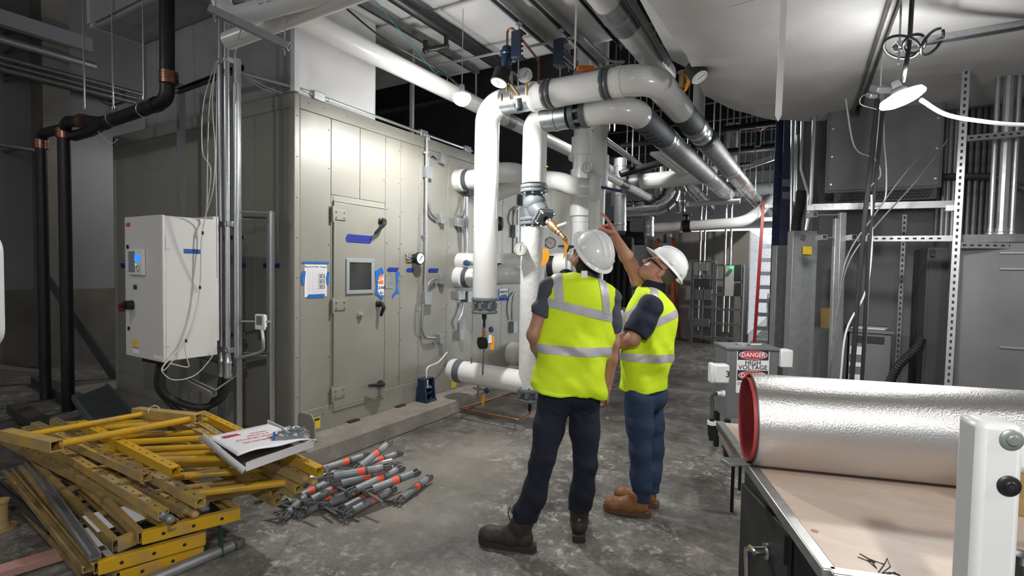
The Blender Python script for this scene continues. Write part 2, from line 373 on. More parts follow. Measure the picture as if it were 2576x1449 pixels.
# forward branch over the yellow frames
d = thing('branch_duct', 'dark grey wrapped duct branch overhead above the black drain pipe', 'duct', (-4.9, 1.6, ZD))
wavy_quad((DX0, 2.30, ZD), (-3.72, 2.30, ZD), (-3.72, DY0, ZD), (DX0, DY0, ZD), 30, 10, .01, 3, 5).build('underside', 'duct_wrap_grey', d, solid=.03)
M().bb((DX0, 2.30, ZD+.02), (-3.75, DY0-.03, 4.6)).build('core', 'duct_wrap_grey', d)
M().bar((DX0, 2.28, ZD-.01), (DX0, 2.75, ZD-.01), .05, .05).build('insulated_edge', 'duct_wrap', d)
M().bar((DX0-.01, 2.29, ZD), (DX0-.01, 2.29, 4.6), .06, .06).build('insulated_edge', 'duct_wrap', d)
# main supply duct overhead, near the ceiling, with seams between its sections
d = thing('supply_duct', 'wide white wrapped supply duct running overhead above the steel struts', 'duct', (-2.6, 2.8, ZD))
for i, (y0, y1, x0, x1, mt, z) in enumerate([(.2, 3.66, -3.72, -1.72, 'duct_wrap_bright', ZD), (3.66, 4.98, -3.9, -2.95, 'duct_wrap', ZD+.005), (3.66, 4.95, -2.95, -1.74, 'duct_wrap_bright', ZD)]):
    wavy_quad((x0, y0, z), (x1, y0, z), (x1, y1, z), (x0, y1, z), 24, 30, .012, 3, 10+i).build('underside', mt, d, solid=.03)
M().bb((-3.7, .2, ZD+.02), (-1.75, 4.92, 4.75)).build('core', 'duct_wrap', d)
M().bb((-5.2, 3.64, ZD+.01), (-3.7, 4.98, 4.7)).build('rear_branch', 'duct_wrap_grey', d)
# duct leaving the lower right side over the aisle: plan outline with a tapered corner
zc = 3.20
d = thing('return_duct', 'huge pale insulated return duct overhead on the right with seams', 'duct', (1.2, 3.0, zc))
pl = [on(1640, 0, z=zc), on(1728, 130, z=zc), on(1772, 232, z=zc), on(1860, 268, z=zc), on(1950, 296, z=zc), on(2050, 302, z=zc), on(2140, 298, z=zc), on(2576, 240, z=zc)]
pl = [(p[0], p[1]) for p in pl]; e = pl[-1]; q_ = vec(pl[0])-vec(pl[1]); k_ = (pl[1][1]+.6)/(-q_[1]); pl[0] = (pl[1][0]+q_[0]*k_, -.6)
dirx = vec(pl[-1])-vec(pl[-2]); pl.append((3.4, pl[-2][1]-.12)); pl += [(3.4, -.6)]
bm = bmesh.new(); vs = [bm.verts.new((p[0], p[1], zc)) for p in pl]; f = bm.faces.new(vs)
bmesh.ops.triangulate(bm, faces=[f]); bmesh.ops.subdivide_edges(bm, edges=bm.edges[:], cuts=10, use_grid_fill=True)
rs = np.random.RandomState(5)
for v in bm.verts:
    x, y = v.co.x, v.co.y
    v.co.z += .018*math.sin(1.7*x+2.3*y)+.012*math.sin(4.1*x-3*y+1)+.007*math.sin(9*x+7*y)
me = bpy.data.meshes.new('underside'); bm.to_mesh(me); bm.free()
for p in me.polygons: p.use_smooth = True
me.materials.append(MAT['duct_wrap']); u = bpy.data.objects.new('underside', me); COL.objects.link(u); u.parent = d; u.location = tuple(-vec(d['_o']))
s_ = u.modifiers.new('s', 'SOLIDIFY'); s_.thickness = .04; s_.offset = 1
mm = M(); n = len(pl); mm.add([(p[0], p[1], zc) for p in pl]+[(p[0]+(.0), p[1], zc+1.3) for p in pl], [(j, (j+1) % n, n+(j+1) % n, n+j) for j in range(n)]+[tuple(n+j for j in range(n))]).build('sides', 'duct_wrap', d)
for y in (1.9, 3.35): 
    pts = [(x, y+.02*math.sin(6*x), zc-.004-.012*abs(math.sin(2*x))) for x in np.linspace(-.9, 3.3, 30)]
    M().tube(pts, .012, 6).build('tape_seam', 'duct_wrap', d)
# ------------------------------------------------------------------ string lamps on a temporary cord: two in view, the rest unseen
def string_lamp(loc, power, label, tilt=0, r=.075, name='work_lamp', col=(1, .985, .955), h=.05):
    loc = vec(loc); t = thing(name, label, 'lamp', loc)
    x = roty(tilt); ax = x@np.array([0, 0, 1.])
    M().lathe(loc+ax*.03, ax, [(0, r*.42), (.02, r*.36), (.04, .024), (.08, .022), (.085, .01)], 24).build('lamp_housing', 'dark_cabinet', t)
    M().lathe(loc-ax*h, ax, [(0, r*.35), (h*.25, r*.72), (h*.7, r*.97), (h, r), (h+.02, r*.92), (h+.034, r*.5)], 32).build('lamp_lens', 'lamp_glow', t)
    l = bpy.data.lights.new('lamp_light', 'SPOT'); l.energy = power; l.shadow_soft_size = r*.8; l.color = col; l.spot_size = math.radians(178); l.spot_blend = .35
    o = bpy.data.objects.new('lamp_light', l); COL.objects.link(o); o.location = tuple(-ax*(h+.03)); o.rotation_euler = (0, tilt, 0); o.parent = t
    l = bpy.data.lights.new('lamp_spill', 'POINT'); l.energy = power*.12; l.shadow_soft_size = r*.8; l.color = col
    o = bpy.data.objects.new('lamp_spill', l); COL.objects.link(o); o.location = tuple(-ax*(h+.04)); o.parent = t
    return t
L1 = atd(1162, 245, 4.55)
string_lamp(L1, 165, 'glowing round work lamp hanging beside the white overhead pipe', r=.08, h=.07)
L2 = atd(2270, 248, 3.0)
string_lamp(L2, 115, 'glowing disc work lamp hanging from the pale return duct on the right', tilt=-.35, r=.115, h=.03)
# unseen lamps: two inferred behind the photographer, the others added to brighten dim areas
L3 = vec((.55, -.7, 2.95)); L4 = vec((2.6, 1.2, 2.9)); L5 = atd(1556, 300, 8.0); L6 = vec((-4.9, .3, 3.5))
string_lamp(L3, 230, 'glowing work lamp behind the photographer in the aisle', r=.09)
string_lamp(L4, 70, 'glowing work lamp behind the photographer beyond the workbench', r=.09)
string_lamp(L5, 90, 'added fill lamp hidden behind the white pipes down the aisle', r=.09)  # added lamp, kept out of sight to light the background pipework
L7 = atd(1978, 440, 9.2)
string_lamp(L7, 130, 'added fill lamp hidden behind the blue column down the aisle', r=.09)  # added out of sight to brighten the far concrete wall
L8 = vec((-8.2, 4.7, 4.0))
string_lamp(L8, 90, 'added fill lamp hidden behind the plenum duct at the left wall', r=.09)  # added out of sight to lift the left wall
string_lamp(L6, 25, 'added fill lamp out of view at the far left', r=.09)  # weak unseen lamp, added as fill for the left side
t = thing('lamp_string', 'long pale lamp cord strung overhead between the work lamps', 'cord', L3)
for A_, B_ in ((L3, L4), (L3, L6), (L4, L4+vec((1.2, 1.0, .3)))):
    mid = (A_+B_)/2+vec((0, 0, .18)); M().tube(spline([A_+vec((0, 0, .11)), mid, B_+vec((0, 0, .11))], 8), .01, 6).build('cord', 'plastic_white', t)
for P_ in (L3, L4, L6, L5, L1, L7, L8): M().cyl(P_+vec((0, 0, .11)), (P_[0], P_[1], 6.2 if P_ is not L3 and P_ is not L4 else 3.06), .004, n=5).build('drop_wire', 'galv', t)
# ------------------------------------------------------------------ concrete pad and air handler
AX, AY = -3.69, 2.72; AZ0, AZ1 = .15, 2.99
pad = M().bb((-7.3, 2.42, 0), (-3.34, 9.2, AZ0)).build('concrete_pad', 'mat_concrete_pad', None, 'low rough concrete pad under the tan air handler', 'concrete pad', bevel=.012)
ah = thing('air_handler', 'large tan metal air handler cabinet with access door and viewing window', 'air handler', (-5.2, 5.4, AZ0))
M().bb((-6.8, AY+.03, AZ0+.02), (AX-.03, 9.0, AZ1-.02)).build('cabinet_core', 'ahu_dark', ah)
M().bb((-6.83, AY, AZ1-.02), (AX, 9.02, AZ1)).build('roof_panel', 'ahu_frame', ah, bevel=.003)
M().bb((-6.83, AY, AZ0), (-6.81, 9.0, AZ1-.02)).build('end_panel', 'ahu', ah)
# base rail, corner posts and top rail, slightly proud
RZ = .36
M().bb((AX-.02, AY+.06, AZ0), (AX+.006, 9.0, RZ)).build('base_rail', 'ahu', ah, bevel=.004)
M().bb((-6.82, AY-.006, AZ0), (AX-.06, AY+.02, RZ)).build('base_rail', 'ahu', ah, bevel=.004)
M().bb((AX-.055, AY-.008, AZ0), (AX+.008, AY+.055, AZ1)).build('corner_post', 'ahu_frame', ah, bevel=.012)
M().bb((-6.83, AY-.008, AZ0), (-6.78, AY+.04, AZ1)).build('corner_post', 'ahu_frame', ah, bevel=.012)
ZT = AZ1-.115
M().bb((AX-.02, AY+.05, ZT), (AX+.008, 9.0, AZ1)).build('top_rail', 'ahu_frame', ah, bevel=.004)
M().bb((-6.82, AY-.008, ZT), (AX-.05, AY+.02, AZ1)).build('top_rail', 'ahu_frame', ah, bevel=.004)
FY = lambda px, py=690: on(px, py, x=AX)[1]
FZ = lambda px, py: on(px, py, x=AX)[2]
FXl = lambda px: on(px, 650, y=AY)[0]
ys = [AY+.056, FY(832), FY(968), FY(1006), FY(1054), FY(1124), FY(1190), FY(1262), 7.4, 8.2, 9.0]
DZ0, DZ1 = FZ(838, 1030), FZ(838, 507); DY0_, DY1_ = FY(838), FY(966)
scr = M()
def screw(p, n, r=.007): scr.lathe(vec(p), n, [(0, r), (.004, r*.9), (.006, r*.3)], 6)
for i in range(len(ys)-1):
    y0, y1 = ys[i]+.002, ys[i+1]-.002
    if i == 1:
        ym = (y0+y1)/2
        M().bb((AX-.03, y0, DZ1+.06), (AX, ym-.002, ZT)).build('wall_panel', 'ahu', ah, bevel=.003)
        M().bb((AX-.03, ym+.002, DZ1+.06), (AX, y1, ZT)).build('wall_panel', 'ahu', ah, bevel=.003)
        M().bb((AX-.03, y0, RZ), (AX, DY0_-.005, DZ1+.058)).build('door_jamb', 'ahu_frame', ah, bevel=.003)
        M().bb((AX-.03, DY0_, DZ1+.012), (AX-.002, y1, DZ1+.058)).build('door_head', 'ahu_frame', ah, bevel=.003)
        for z in np.arange(DZ1+.15, ZT, .3): screw((AX, ym, z), (1, 0, 0))
    else:
        M().bb((AX-.03, y0, RZ), (AX, y1, ZT)).build('wall_panel', 'ahu', ah, bevel=.003)
    for z in np.arange(RZ+.1, ZT, .33):
        if i == 1 and DZ0 < z < DZ1: continue
        screw((AX, y1-.02, z), (1, 0, 0)); 
        if i > 1: screw((AX, y0+.02, z+.05), (1, 0, 0))
    if i < 6: 
        for k in (.25, .75): screw((AX+.006, y0+(y1-y0)*k, AZ1-.05), (1, 0, 0)); screw((AX+.006, y0+(y1-y0)*k, RZ-.06), (1, 0, 0))
for z in np.arange(.5, 2.9, .33): screw((AX+.006, AY+.025, z), (1, 0, 0)); screw((AX-.02, AY-.006, z+.1), (0, -1, 0))
xs = [-6.78, FXl(387), FXl(503), FXl(641), AX-.06]
for i in range(4):
    M().bb((xs[i]+.002, AY, RZ), (xs[i+1]-.002, AY+.03, ZT)).build('wall_panel', 'ahu', ah, bevel=.003)
    for z in np.arange(RZ+.1, ZT, .28): screw((xs[i+1]-.02, AY, z), (0, -1, 0))
    for k in (.2, .5, .8): screw((xs[i]+(xs[i+1]-xs[i])*k, AY-.006, AZ1-.04), (0, -1, 0))
# access door
door = M().bb((AX-.02, DY0_+.004, DZ0), (AX+.012, DY1_, DZ1)).build('access_door', 'ahu', ah, bevel=.006)
fr = M()
for (a, b) in (((DY0_-.005, DZ0-.012), (DY0_+.006, DZ1+.012)), ((DY0_, DZ1), (DY1_, DZ1+.012)), ((DY0_, DZ0-.014), (DY1_, DZ0))):
    fr.bb((AX-.01, a[0], a[1]), (AX+.016, b[0], b[1]))
fr.build('door_gasket', 'ahu_frame', ah, bevel=.002)
for (px, py) in ((855, 541), (855, 768), (853, 988)):
    p = on(px, py, x=AX+.012); hm = M().bb((AX+.01, p[1]-.085, p[2]-.045), (AX+.020, p[1]+.065, p[2]+.045)); hm.cyl((AX+.02, p[1]-.085, p[2]-.07), (AX+.02, p[1]-.085, p[2]+.07), .013, n=10)
    h = hm.build('hinge', 'ahu_frame', ah, bevel=.003); b = M()
    for dy in (-.045, .045):
        for dz in (-.025, .025): b.lathe((AX+.02, p[1]+dy, p[2]+dz), (1, 0, 0), [(0, .009), (.005, .008)], 8)
    b.build('hinge_bolts', 'screw', h)
def lever(px, py, qx, qy, name='door_handle'):
    p = on(px, py, x=AX+.012); q = on(qx, qy, x=AX+.06)
    h = M().lathe(p, (1, 0, 0), [(0, .034), (.02, .034), (.026, .026), (.05, .022), (.06, .02)], 14)
    pts = spline([p+vec((.05, 0, 0)), p+vec((.065, 0, 0))+(q-p)*.25, p*.35+q*.65+vec((.03, 0, 0)), q], 4)
    h.tube(pts, [.02, .021, .021, .02, .02, .019, .018, .018, .017, .016, .016, .014, .012][:len(pts)], 10); h.build(name, 'black', ah)
lever(958, 556, 943, 588); lever(951, 764, 958, 795); lever(955, 965, 928, 970)
p = on(905, 792, x=AX+.012); M().lathe(p, (1, 0, 0), [(0, .034), (.012, .034), (.014, .016), (.03, .018), (.034, .014)], 14).build('test_port', 'ahu_frame', ah)
w0 = on(870, 650, x=AX+.012); w1 = on(939, 736, x=AX+.012)
y0, y1, z0, z1 = w0[1], w1[1], w1[2]-.005, w0[2]
wf = M(); t = .035
for a, b in (((y0, z0), (y1, z0+t)), ((y0, z1-t), (y1, z1)), ((y0, z0+t), (y0+t, z1-t)), ((y1-t, z0+t), (y1, z1-t))): wf.bb((AX-.01, a[0], a[1]), (AX+.024, b[0], b[1]))
wfo = wf.build('window_frame', 'grey_box', ah, bevel=.002); MAT['win_alu'] = mat('win_alu', (.36, .39, .41), .45, .2); wfo.data.materials[0] = MAT['win_alu']
M().bb((AX+.0125, y0+t*.7, z0+t*.7), (AX+.016, y1-t*.7, z1-t*.7)).build('window_pane', 'glass_dark', ah)
# differential pressure gauge
p = on(1042, 650, x=AX); g = thing('pressure_gauge', 'round differential pressure gauge with bent tubes on the tan cabinet', 'gauge', p)
M().lathe(p, (1, 0, 0), [(0, .05), (.05, .05), (.055, .066), (.085, .068), (.088, .06)], 24).build('housing', 'black_matte', g)
M().lathe(p+vec((.086, 0, 0)), (1, 0, 0), [(0, .058), (.004, .056)], 24).build('dial', 'gauge_face', g)
M().bar(p+vec((.092, -.02, -.02)), p+vec((.092, .03, .03)), .006, .002, (1, 0, 0)).build('needle', 'ink', g)
for dz in (-.02, .01):
    M().tube(fillet([p+vec((.02, -.04, dz)), p+vec((.02, -.13, dz)), p+vec((.02, -.13, dz+.03)), p+vec((0, -.13, dz+.03))], .012, 3), .006, 6).build('sensing_tube', 'galv_dull', g)
# tapes, papers and signs on the long side
def tape_on_face(px0, py0, px1, py1, mt, parent=None, t=.0012, x=AX, skew=.01, nm='blue_tape'):
    a = on(px0, py0, x=x+t); b = on(px1, py1, x=x+t); y0, y1 = sorted((a[1], b[1])); z0, z1 = sorted((a[2], b[2]))
    n = 6; top = [(y0+(y1-y0)*k/n, z1) for k in range(n+1)]
    pts = [(y0+skew, z0), (y1+random.uniform(-.3, 1)*skew, z0), (y1+skew*.8, (z0+z1)/2), (y1+skew*2, z1), (y0+skew*2, z1), (y0-skew*.3, (z0+z1)/2)]
    return M().prism(pts, (x+t, 0, 0), (0, 1, 0), (0, 0, 1), .0012).build(nm, mt, parent)
tp = tape_on_face(870, 588, 932, 613, 'blue_tape_dark', ah, x=AX+.012); tp['label'] = 'dark blue tape with marker notes above the window'
for q in range(3):
    a = on(880, 594+q*7, x=AX+.0155); wr = M()
    for k in range(9): wr.bar(a+vec((0, k*.022, .004*math.sin(k*2.3))), a+vec((0, k*.022+.016, .006*math.sin(k*3.7+1))), .0035, .001, (1, 0, 0))
    wr.build('handwriting', 'ink', tp)
for (a, b, c, d2) in ((974, 673, 1000, 684), (1022, 674, 1039, 685), (1077, 675, 1101, 686)): tape_on_face(a, b, c, d2, 'blue_tape_dark', ah)
for (a, b) in ((303, 315), (600, 617), (661, 702)):
    p0 = on(a, 662, y=AY-.002); p1 = on(b, 675, y=AY-.002)
    M().prism([(p0[0]+.01, p1[2]), (p1[0], p1[2]), (p1[0]+.015, p0[2]), (p0[0], p0[2])], (0, AY-.001, 0), (1, 0, 0), (0, 0, 1), .0015).build('blue_tape', 'blue_tape_dark', ah)
p0 = on(766, 665, x=AX+.002); p1 = on(822, 745, x=AX+.002)
sh = thing('inspection_sheet', 'white log sheet with a table taped up by blue tape left of the door', 'paper', (AX, (p0[1]+p1[1])/2, p1[2]))
M().bb((AX+.001, p0[1], p1[2]), (AX+.003, p1[1], p0[2])).build('sheet', 'paper', sh)
ln = M(); W_, H_ = p1[1]-p0[1], p0[2]-p1[2]
for k in range(15): z = p0[2]-H_*(.14+.055*k); ln.bb((AX+.003, p0[1]+W_*.12, z), (AX+.0035, p1[1]-W_*.1, z+.002))
for k in range(8): y = p0[1]+W_*(.12+k*.111); ln.bb((AX+.003, y, p1[2]+H_*.12), (AX+.0035, y+.0015, p0[2]-H_*.14))
ln.build('table_rules', 'ink_grey', sh)
hw = M()
for k in range(9):
    z = p0[2]-H_*(.32+.055*k)
    for q in range(5): hw.bb((AX+.003, p0[1]+W_*(.62+.06*q), z), (AX+.004, p0[1]+W_*(.65+.06*q), z+.008+.004*((k*q) % 3)))
hw.build('handwriting', 'ink', sh)
text('Record of Filter Changes', .022, (AX+.0035, (p0[1]+p1[1])/2, p0[2]-H_*.07), (0, 1, 0), (0, 0, 1), 'ink', sh)
for (a, b, c, d2) in ((760, 657, 826, 664), (758, 682, 766, 717), (820, 684, 826, 717), (773, 741, 815, 748)): tape_on_face(a, b, c, d2, 'blue_tape', sh, .0035, skew=.006)
# confined-space sign half behind tape
def S3(px, py, dx=.004): return on(px, py, x=AX+dx)
q0, q1 = S3(947, 688), S3(963, 742)
sg = thing('danger_sign', 'small danger confined space sign half covered by torn blue tape by the door', 'sign', (AX, q0[1], q1[2]))
M().bb((AX+.013, q0[1], q1[2]), (AX+.0145, q1[1]+.005, q0[2])).build('sign_plate', 'paper', sg)
yc = (q0[1]+q1[1])/2+.012; M().prism([(yc+.085*math.cos(t), q0[2]-.055+.05*math.sin(t)) for t in np.linspace(math.pi*.5, math.pi*1.5, 12)]+[(yc+.028, q0[2]-.105), (yc+.028, q0[2]-.005)], (AX+.0145, 0, 0), (0, 1, 0), (0, 0, 1), .001).build('red_oval', 'orange_label', sg)
text('DA', .06, (AX+.0158, yc-.012, q0[2]-.055), (0, 1, 0), (0, 0, 1), 'paper', sg, bold=.02)
for k, tx in enumerate(('CONFI', 'AU', 'PSP')): text(tx, .04, (AX+.0158, yc-.0, q0[2]-.14-.05*k), (0, 1, 0), (0, 0, 1), 'ink', sg, bold=.015, sx=.9)
tor = lambda pts: [(S3(a, b)[1], S3(a, b)[2]) for a, b in pts]
M().prism(tor([(941, 682), (947, 679), (958, 672), (963, 683), (963, 690), (955, 690), (949, 700), (948, 730), (952, 741), (963, 744), (960, 754), (950, 745), (941, 741), (944, 720)][::-1]), (AX+.0155, 0, 0), (0, 1, 0), (0, 0, 1), .0015).build('torn_tape', 'blue_tape', sg)
M().prism(tor([(995, 686), (1006, 684), (1005, 692), (1002, 696), (1001, 724), (1004, 738), (995, 741), (988, 751), (986, 744), (996, 730), (997, 712)][::-1]), (AX+.002, 0, 0), (0, 1, 0), (0, 0, 1), .0015).build('torn_tape', 'blue_tape', sg)
a, b = S3(970, 687), S3(988, 725)
npl = thing('name_plate', 'brushed metal rating plate between strips of blue tape', 'plate', (AX, a[1], b[2]))
M().bb((AX+.001, a[1], b[2]), (AX+.004, b[1], a[2])).build('plate', 'galv_dull', npl)
pl_ = M()
for k in range(7): z = a[2]-.02-.022*k; pl_.bb((AX+.004, a[1]+.01, z), (AX+.0045, a[1]+.02+.05*((k*7) % 4+1)/4, z+.004))
pl_.build('printed_lines', 'ink_grey', npl)
# yellow sticker and lifting lug at the base corner
lug = M().prism([(0, 0), (.20, 0), (.20, .14), (.16, .2), (.02, .2), (0, .17)], on(752, 1097, y=AY-.09)+vec((0, 0, 0)), (1, 0, 0), (0, 0, 1), .012); lug.build('lifting_lug', 'ahu_frame', ah, bevel=.003)
p = on(797, 1064, x=AX+.008); st = M().bb((AX+.007, p[1]-.035, p[2]-.05), (AX+.009, p[1]+.035, p[2]+.05)).build('caution_sticker', 'yellow_label', ah)
M().bb((AX+.009, p[1]-.028, p[2]+.02), (AX+.0095, p[1]+.028, p[2]+.04)).build('sticker_print', 'ink', st)
p = on(1142, 963, x=AX+.008); M().bb((AX+.007, p[1]-.05, p[2]-.06), (AX+.009, p[1]+.05, p[2]+.06)).build('caution_sticker', 'yellow_label', ah)
scr.build('panel_screws', 'screw', ah, kind='stuff')
# isolation shims under the rail
for i, px in enumerate((868, 985)):
    p = on(px+20, 1060 if i == 0 else 1022, z=AZ0); M().bb((AX-.05, p[1]-.06, AZ0), (AX+.055, p[1]+.06, AZ0+.014)).build('isolation_shim', 'rubber', None, ('black rubber shim under the air handler rail beside the yellow sticker', 'black rubber shim under the rail below the access door')[i], 'shim', bevel=.004)
# seismic spring isolator on the pad
p = on(1070, 1008, z=AZ0); p[0] = max(p[0], AX+.10)
sp = thing('spring_isolator', 'dark blue spring isolator with open coil standing on the concrete pad', 'isolator', p)
b = M(); b.box(p+vec((0, 0, .012)), (.16, .17, .024))
for s in (-1, 1): b.prism([(-.07, 0), (.07, 0), (.045, .23), (-.045, .23)], p+vec((0, s*.075-.008, .02)), (1, 0, 0), (0, 0, 1), -.016)
b.box(p+vec((-.05, 0, .14)), (.014, .15, .22)); b.box(p+vec((-.01, 0, .245)), (.10, .15, .014)); b.build('housing', 'blue_enamel', sp, bevel=.004)
M().tube([p+vec((.012+.04*math.cos(t), .04*math.sin(t), .03+.011*t)) for t in np.linspace(0, 11, 70)], .008, 6).build('coil_spring', 'black', sp)
M().lathe(p+vec((.012, 0, .15)), (0, 0, 1), [(0, .05), (.012, .05), (.016, .02), (.09, .016), (.10, .008)], 14).build('adjusting_bolt', 'zinc', sp)
q = on(1125, 886, x=AX+.05); M().tube(spline([p+vec((0, 0, .25)), p+vec((0, .02, .36)), p*.4+q*.6+vec((0, -.02, .10)), q], 6), .008, 6).build('cable_tail', 'plastic_white', sp)
# ------------------------------------------------------------------ conduits and boxes on the long side
def flex(m, pts, r=.014, n=8): 
    P = spline(pts, 16); L = [0]
    for i in range(1, len(P)): L.append(L[-1]+np.linalg.norm(P[i]-P[i-1]))
    N = max(8, int(L[-1]/.012)); Q = []; R = []
    for k in range(N+1):
        s = L[-1]*k/N; i = min(np.searchsorted(L, s), len(P)-1); i = max(i, 1); t = (s-L[i-1])/max(L[i]-L[i-1], 1e-9); Q.append(P[i-1]*(1-t)+P[i]*t); R.append(r*(1.12 if k % 2 else .92))
    return m.tube(Q, R, n)
def jbox(px, py, w, h, parent, nm='junction_box', dpt=.055, mt='grey_box'):
    p = on(px, py, x=AX); bo = M().bb((AX, p[1]-w/2, p[2]-h/2), (AX+dpt, p[1]+w/2, p[2]+h/2)).build(nm, mt, parent, bevel=.006)
    M().bb((AX+dpt, p[1]-w/2-.004, p[2]-h/2-.004), (AX+dpt+.005, p[1]+w/2+.004, p[2]+h/2+.004)).build('cover_plate', 'grey_box', bo, bevel=.003)
    s = M()
    for sy, sz in ((-1, -1), (1, 1)): s.lathe((AX+dpt+.005, p[1]+sy*w*.35, p[2]+sz*h*.4), (1, 0, 0), [(0, .006), (.003, .005)], 8)
    s.build('cover_screws', 'zinc', bo); return p
def clamp(m, p, axis, r): m.lathe(vec(p)-nrm(axis)*.012, axis, [(0, r*1.25), (.024, r*1.25)], 12)
def riser(label, px, pytop, boxes, runs, flexes):
    p = on(px, 690, x=AX+.045); y = p[1]; top = on(px, pytop, x=AX+.045)[2]
    t = thing('conduit_run', label, 'conduit', (AX, y, AZ0), 'conduit runs on the air handler')
    pos = {k: jbox(*v, parent=t) for k, v in boxes.items()}
    for (a, b) in runs:
        za = on(px, a, x=AX+.045)[2]; zb = on(px, b, x=AX+.045)[2]
        c = M().cyl((AX+.045, y, za), (AX+.045, y, zb), .0155, n=12); c.build('conduit', 'galv', t)
        cc = M(); cc_kind = 'stuff'
        for z in (za-.02, zb+.02, (za+zb)/2): clamp(cc, (AX+.045, y, z), (0, 0, 1), .0155)
        cc.bb((AX, y-.03, (za+zb)/2-.01), (AX+.04, y+.03, (za+zb)/2+.01)); cc.build('conduit_clamps', 'galv', t, kind='stuff')
    for (a, b, c, d2) in flexes:
        f = M(); flex(f, [on(*q, x=AX+o_) for q, o_ in ((a, .045), (b, .05), (c, .05), (d2, .035))]); f.build('flexible_conduit', 'galv_dull', t)
    return t
riser('vertical steel conduit with square box left of the insulated risers', 1070, 345,
      {'a': (1070, 435, .10, .12), 'b': (1068, 750, .12, .13), 'c': (1105, 401, .06, .10), 'd': (1104, 550, .06, .11), 'e': (1103, 702, .06, .11), 'f': (1102, 851, .06, .11)},
      [(345, 422), (447, 738)], [((1076, 425), (1078, 398), (1088, 388), (1099, 396)), ((1074, 448), (1076, 500), (1084, 535), (1098, 550)), ((1074, 738), (1078, 715), (1088, 704), (1097, 702)), ((1064, 764), (1062, 812), (1068, 845), (1096, 851))])
riser('vertical steel conduit behind the left insulated riser', 1172, 470,
      {'a': (1176, 478, .10, .13), 'b': (1150, 560, .14, .10), 'c': (1163, 556, .07, .13), 'e': (1152, 742, .13, .10), 'f': (1173, 746, .09, .13), 'd': (1152, 842, .07, .12)},
      [(494, 640)], [((1170, 495), (1168, 525), (1162, 540), (1160, 545)), ((1160, 570), (1168, 585), (1170, 610), (1170, 645)), ((1168, 762), (1162, 790), (1154, 808), (1153, 828))])
riser('conduit pair seen between the two insulated risers', 1300, 500,
      {'a': (1311, 503, .11, .16), 'b': (1292, 582, .10, .17), 'c': (1288, 822, .10, .16)},
      [(520, 640)], [((1308, 520), (1296, 530), (1291, 550), (1291, 566)), ((1300, 735), (1291, 750), (1288, 780), (1288, 805))])
# conduit along the roof edge from the strut rack
P0 = on(600, 182, x=-4.0); r0 = vec((AX-.02, AY+.06, AZ1+.05))
cd = thing('roof_conduit', 'long steel conduit along the top edge of the tan air handler', 'conduit', (AX, 3.5, AZ1))
M().tube(fillet([P0, r0, (AX-.02, FY(1062, 345), AZ1+.04)], .1), .017, 10).build('conduit', 'galv', cd)
M().cyl((AX-.02, FY(1062, 345)+.08, AZ1+.04), (AX-.02, FY(1178, 384), AZ1+.04), .017, n=10).build('conduit', 'galv', cd)
for px, py in ((805, 248), (1068, 345), (1178, 384)):
    y = FY(px, py); q = M().bb((AX-.05, y-.07, AZ1), (AX+.012, y+.05, AZ1+.075)); q.lathe((AX-.02, y-.1, AZ1+.04), (0, 1, 0), [(0, .022), (.2, .022)], 10); q.build('conduit_body', 'galv', cd, bevel=.01)
M().tube(fillet([(AX-.02, FY(1068, 345), AZ1+.03), (AX+.045, FY(1070, 345), AZ1+.03), (AX+.045, FY(1070, 345), AZ1-.03)], .03), .016, 10).build('conduit', 'galv', cd)
# hanger post from the duct down to the roof edge
y = FY(1043, 325); M().bar((AX-.04, y, AZ1), (AX-.04, y, 4.2), .035, .035).build('hanger_post', 'galv', None, 'slim galvanized post standing on the air handler roof edge', 'post')
# second confined-space sign further back
a, b = S3(1254, 727), S3(1280, 756)
sg = thing('danger_sign', 'distant confined space sign with blue tape between the insulated risers', 'sign', (AX, a[1], b[2]))
M().bb((AX+.001, a[1], b[2]), (AX+.003, b[1], a[2])).build('sign_plate', 'blue_tape', sg)
M().bb((AX+.003, a[1]+.03, b[2]+.07), (AX+.004, b[1]-.03, a[2]-.0)).build('sign_face', 'paper', sg)
for k, tx in enumerate(('CONFINED SPACE', 'AUTHORIZED', 'PERSONNEL ONLY')): text(tx, .042, (AX+.0045, (a[1]+b[1])/2, a[2]-.045-.048*k), (0, 1, 0), (0, 0, 1), 'ink', sg, bold=.01, sx=.62)
# ------------------------------------------------------------------ insulated pipework
mat('jacket', (.52, .52, .51), .28, .9, col2=(.46, .46, .45), scale=5, rvar=.05, bump=.05, bscale=12)
mat('jacket_wrap', (.36, .36, .35), .5, .45, col2=(.31, .31, .30), scale=6, bump=.25, bscale=26)
mat('stencil_cloth', (.055, .065, .075), .6, col2=(.08, .09, .10), scale=12)
mat('cyan_tape', (.02, .40, .32), .5)
def ypx(x, z, px):
    lo, hi = 3., 60.
    for _ in range(50):
        mm_ = (lo+hi)/2
        if proj((x, mm_, z))[0] < px: lo = mm_
        else: hi = mm_
    return lo
def band(c, axis, r, L, mt, parent, name='coupling', ridges=0, ext=1.04):
    c = vec(c); ax = nrm(axis); m_ = M()
    if ridges:
        pr = []
        for k in range(ridges):
            a = -L/2+L*k/ridges; b_ = a+L/ridges; g = .012
            pr += [(a, r*ext-.008), (a+g, r*ext), (b_-g, r*ext), (b_, r*ext-.008)]
        m_.lathe(c, ax, [(-L/2, r*.9)]+pr+[(L/2, r*.9)], 28)
    else: m_.lathe(c, ax, [(-L/2, r*.9), (-L/2, r*ext), (L/2, r*ext), (L/2, r*.9)], 28)
    return m_.build(name, mt, parent)
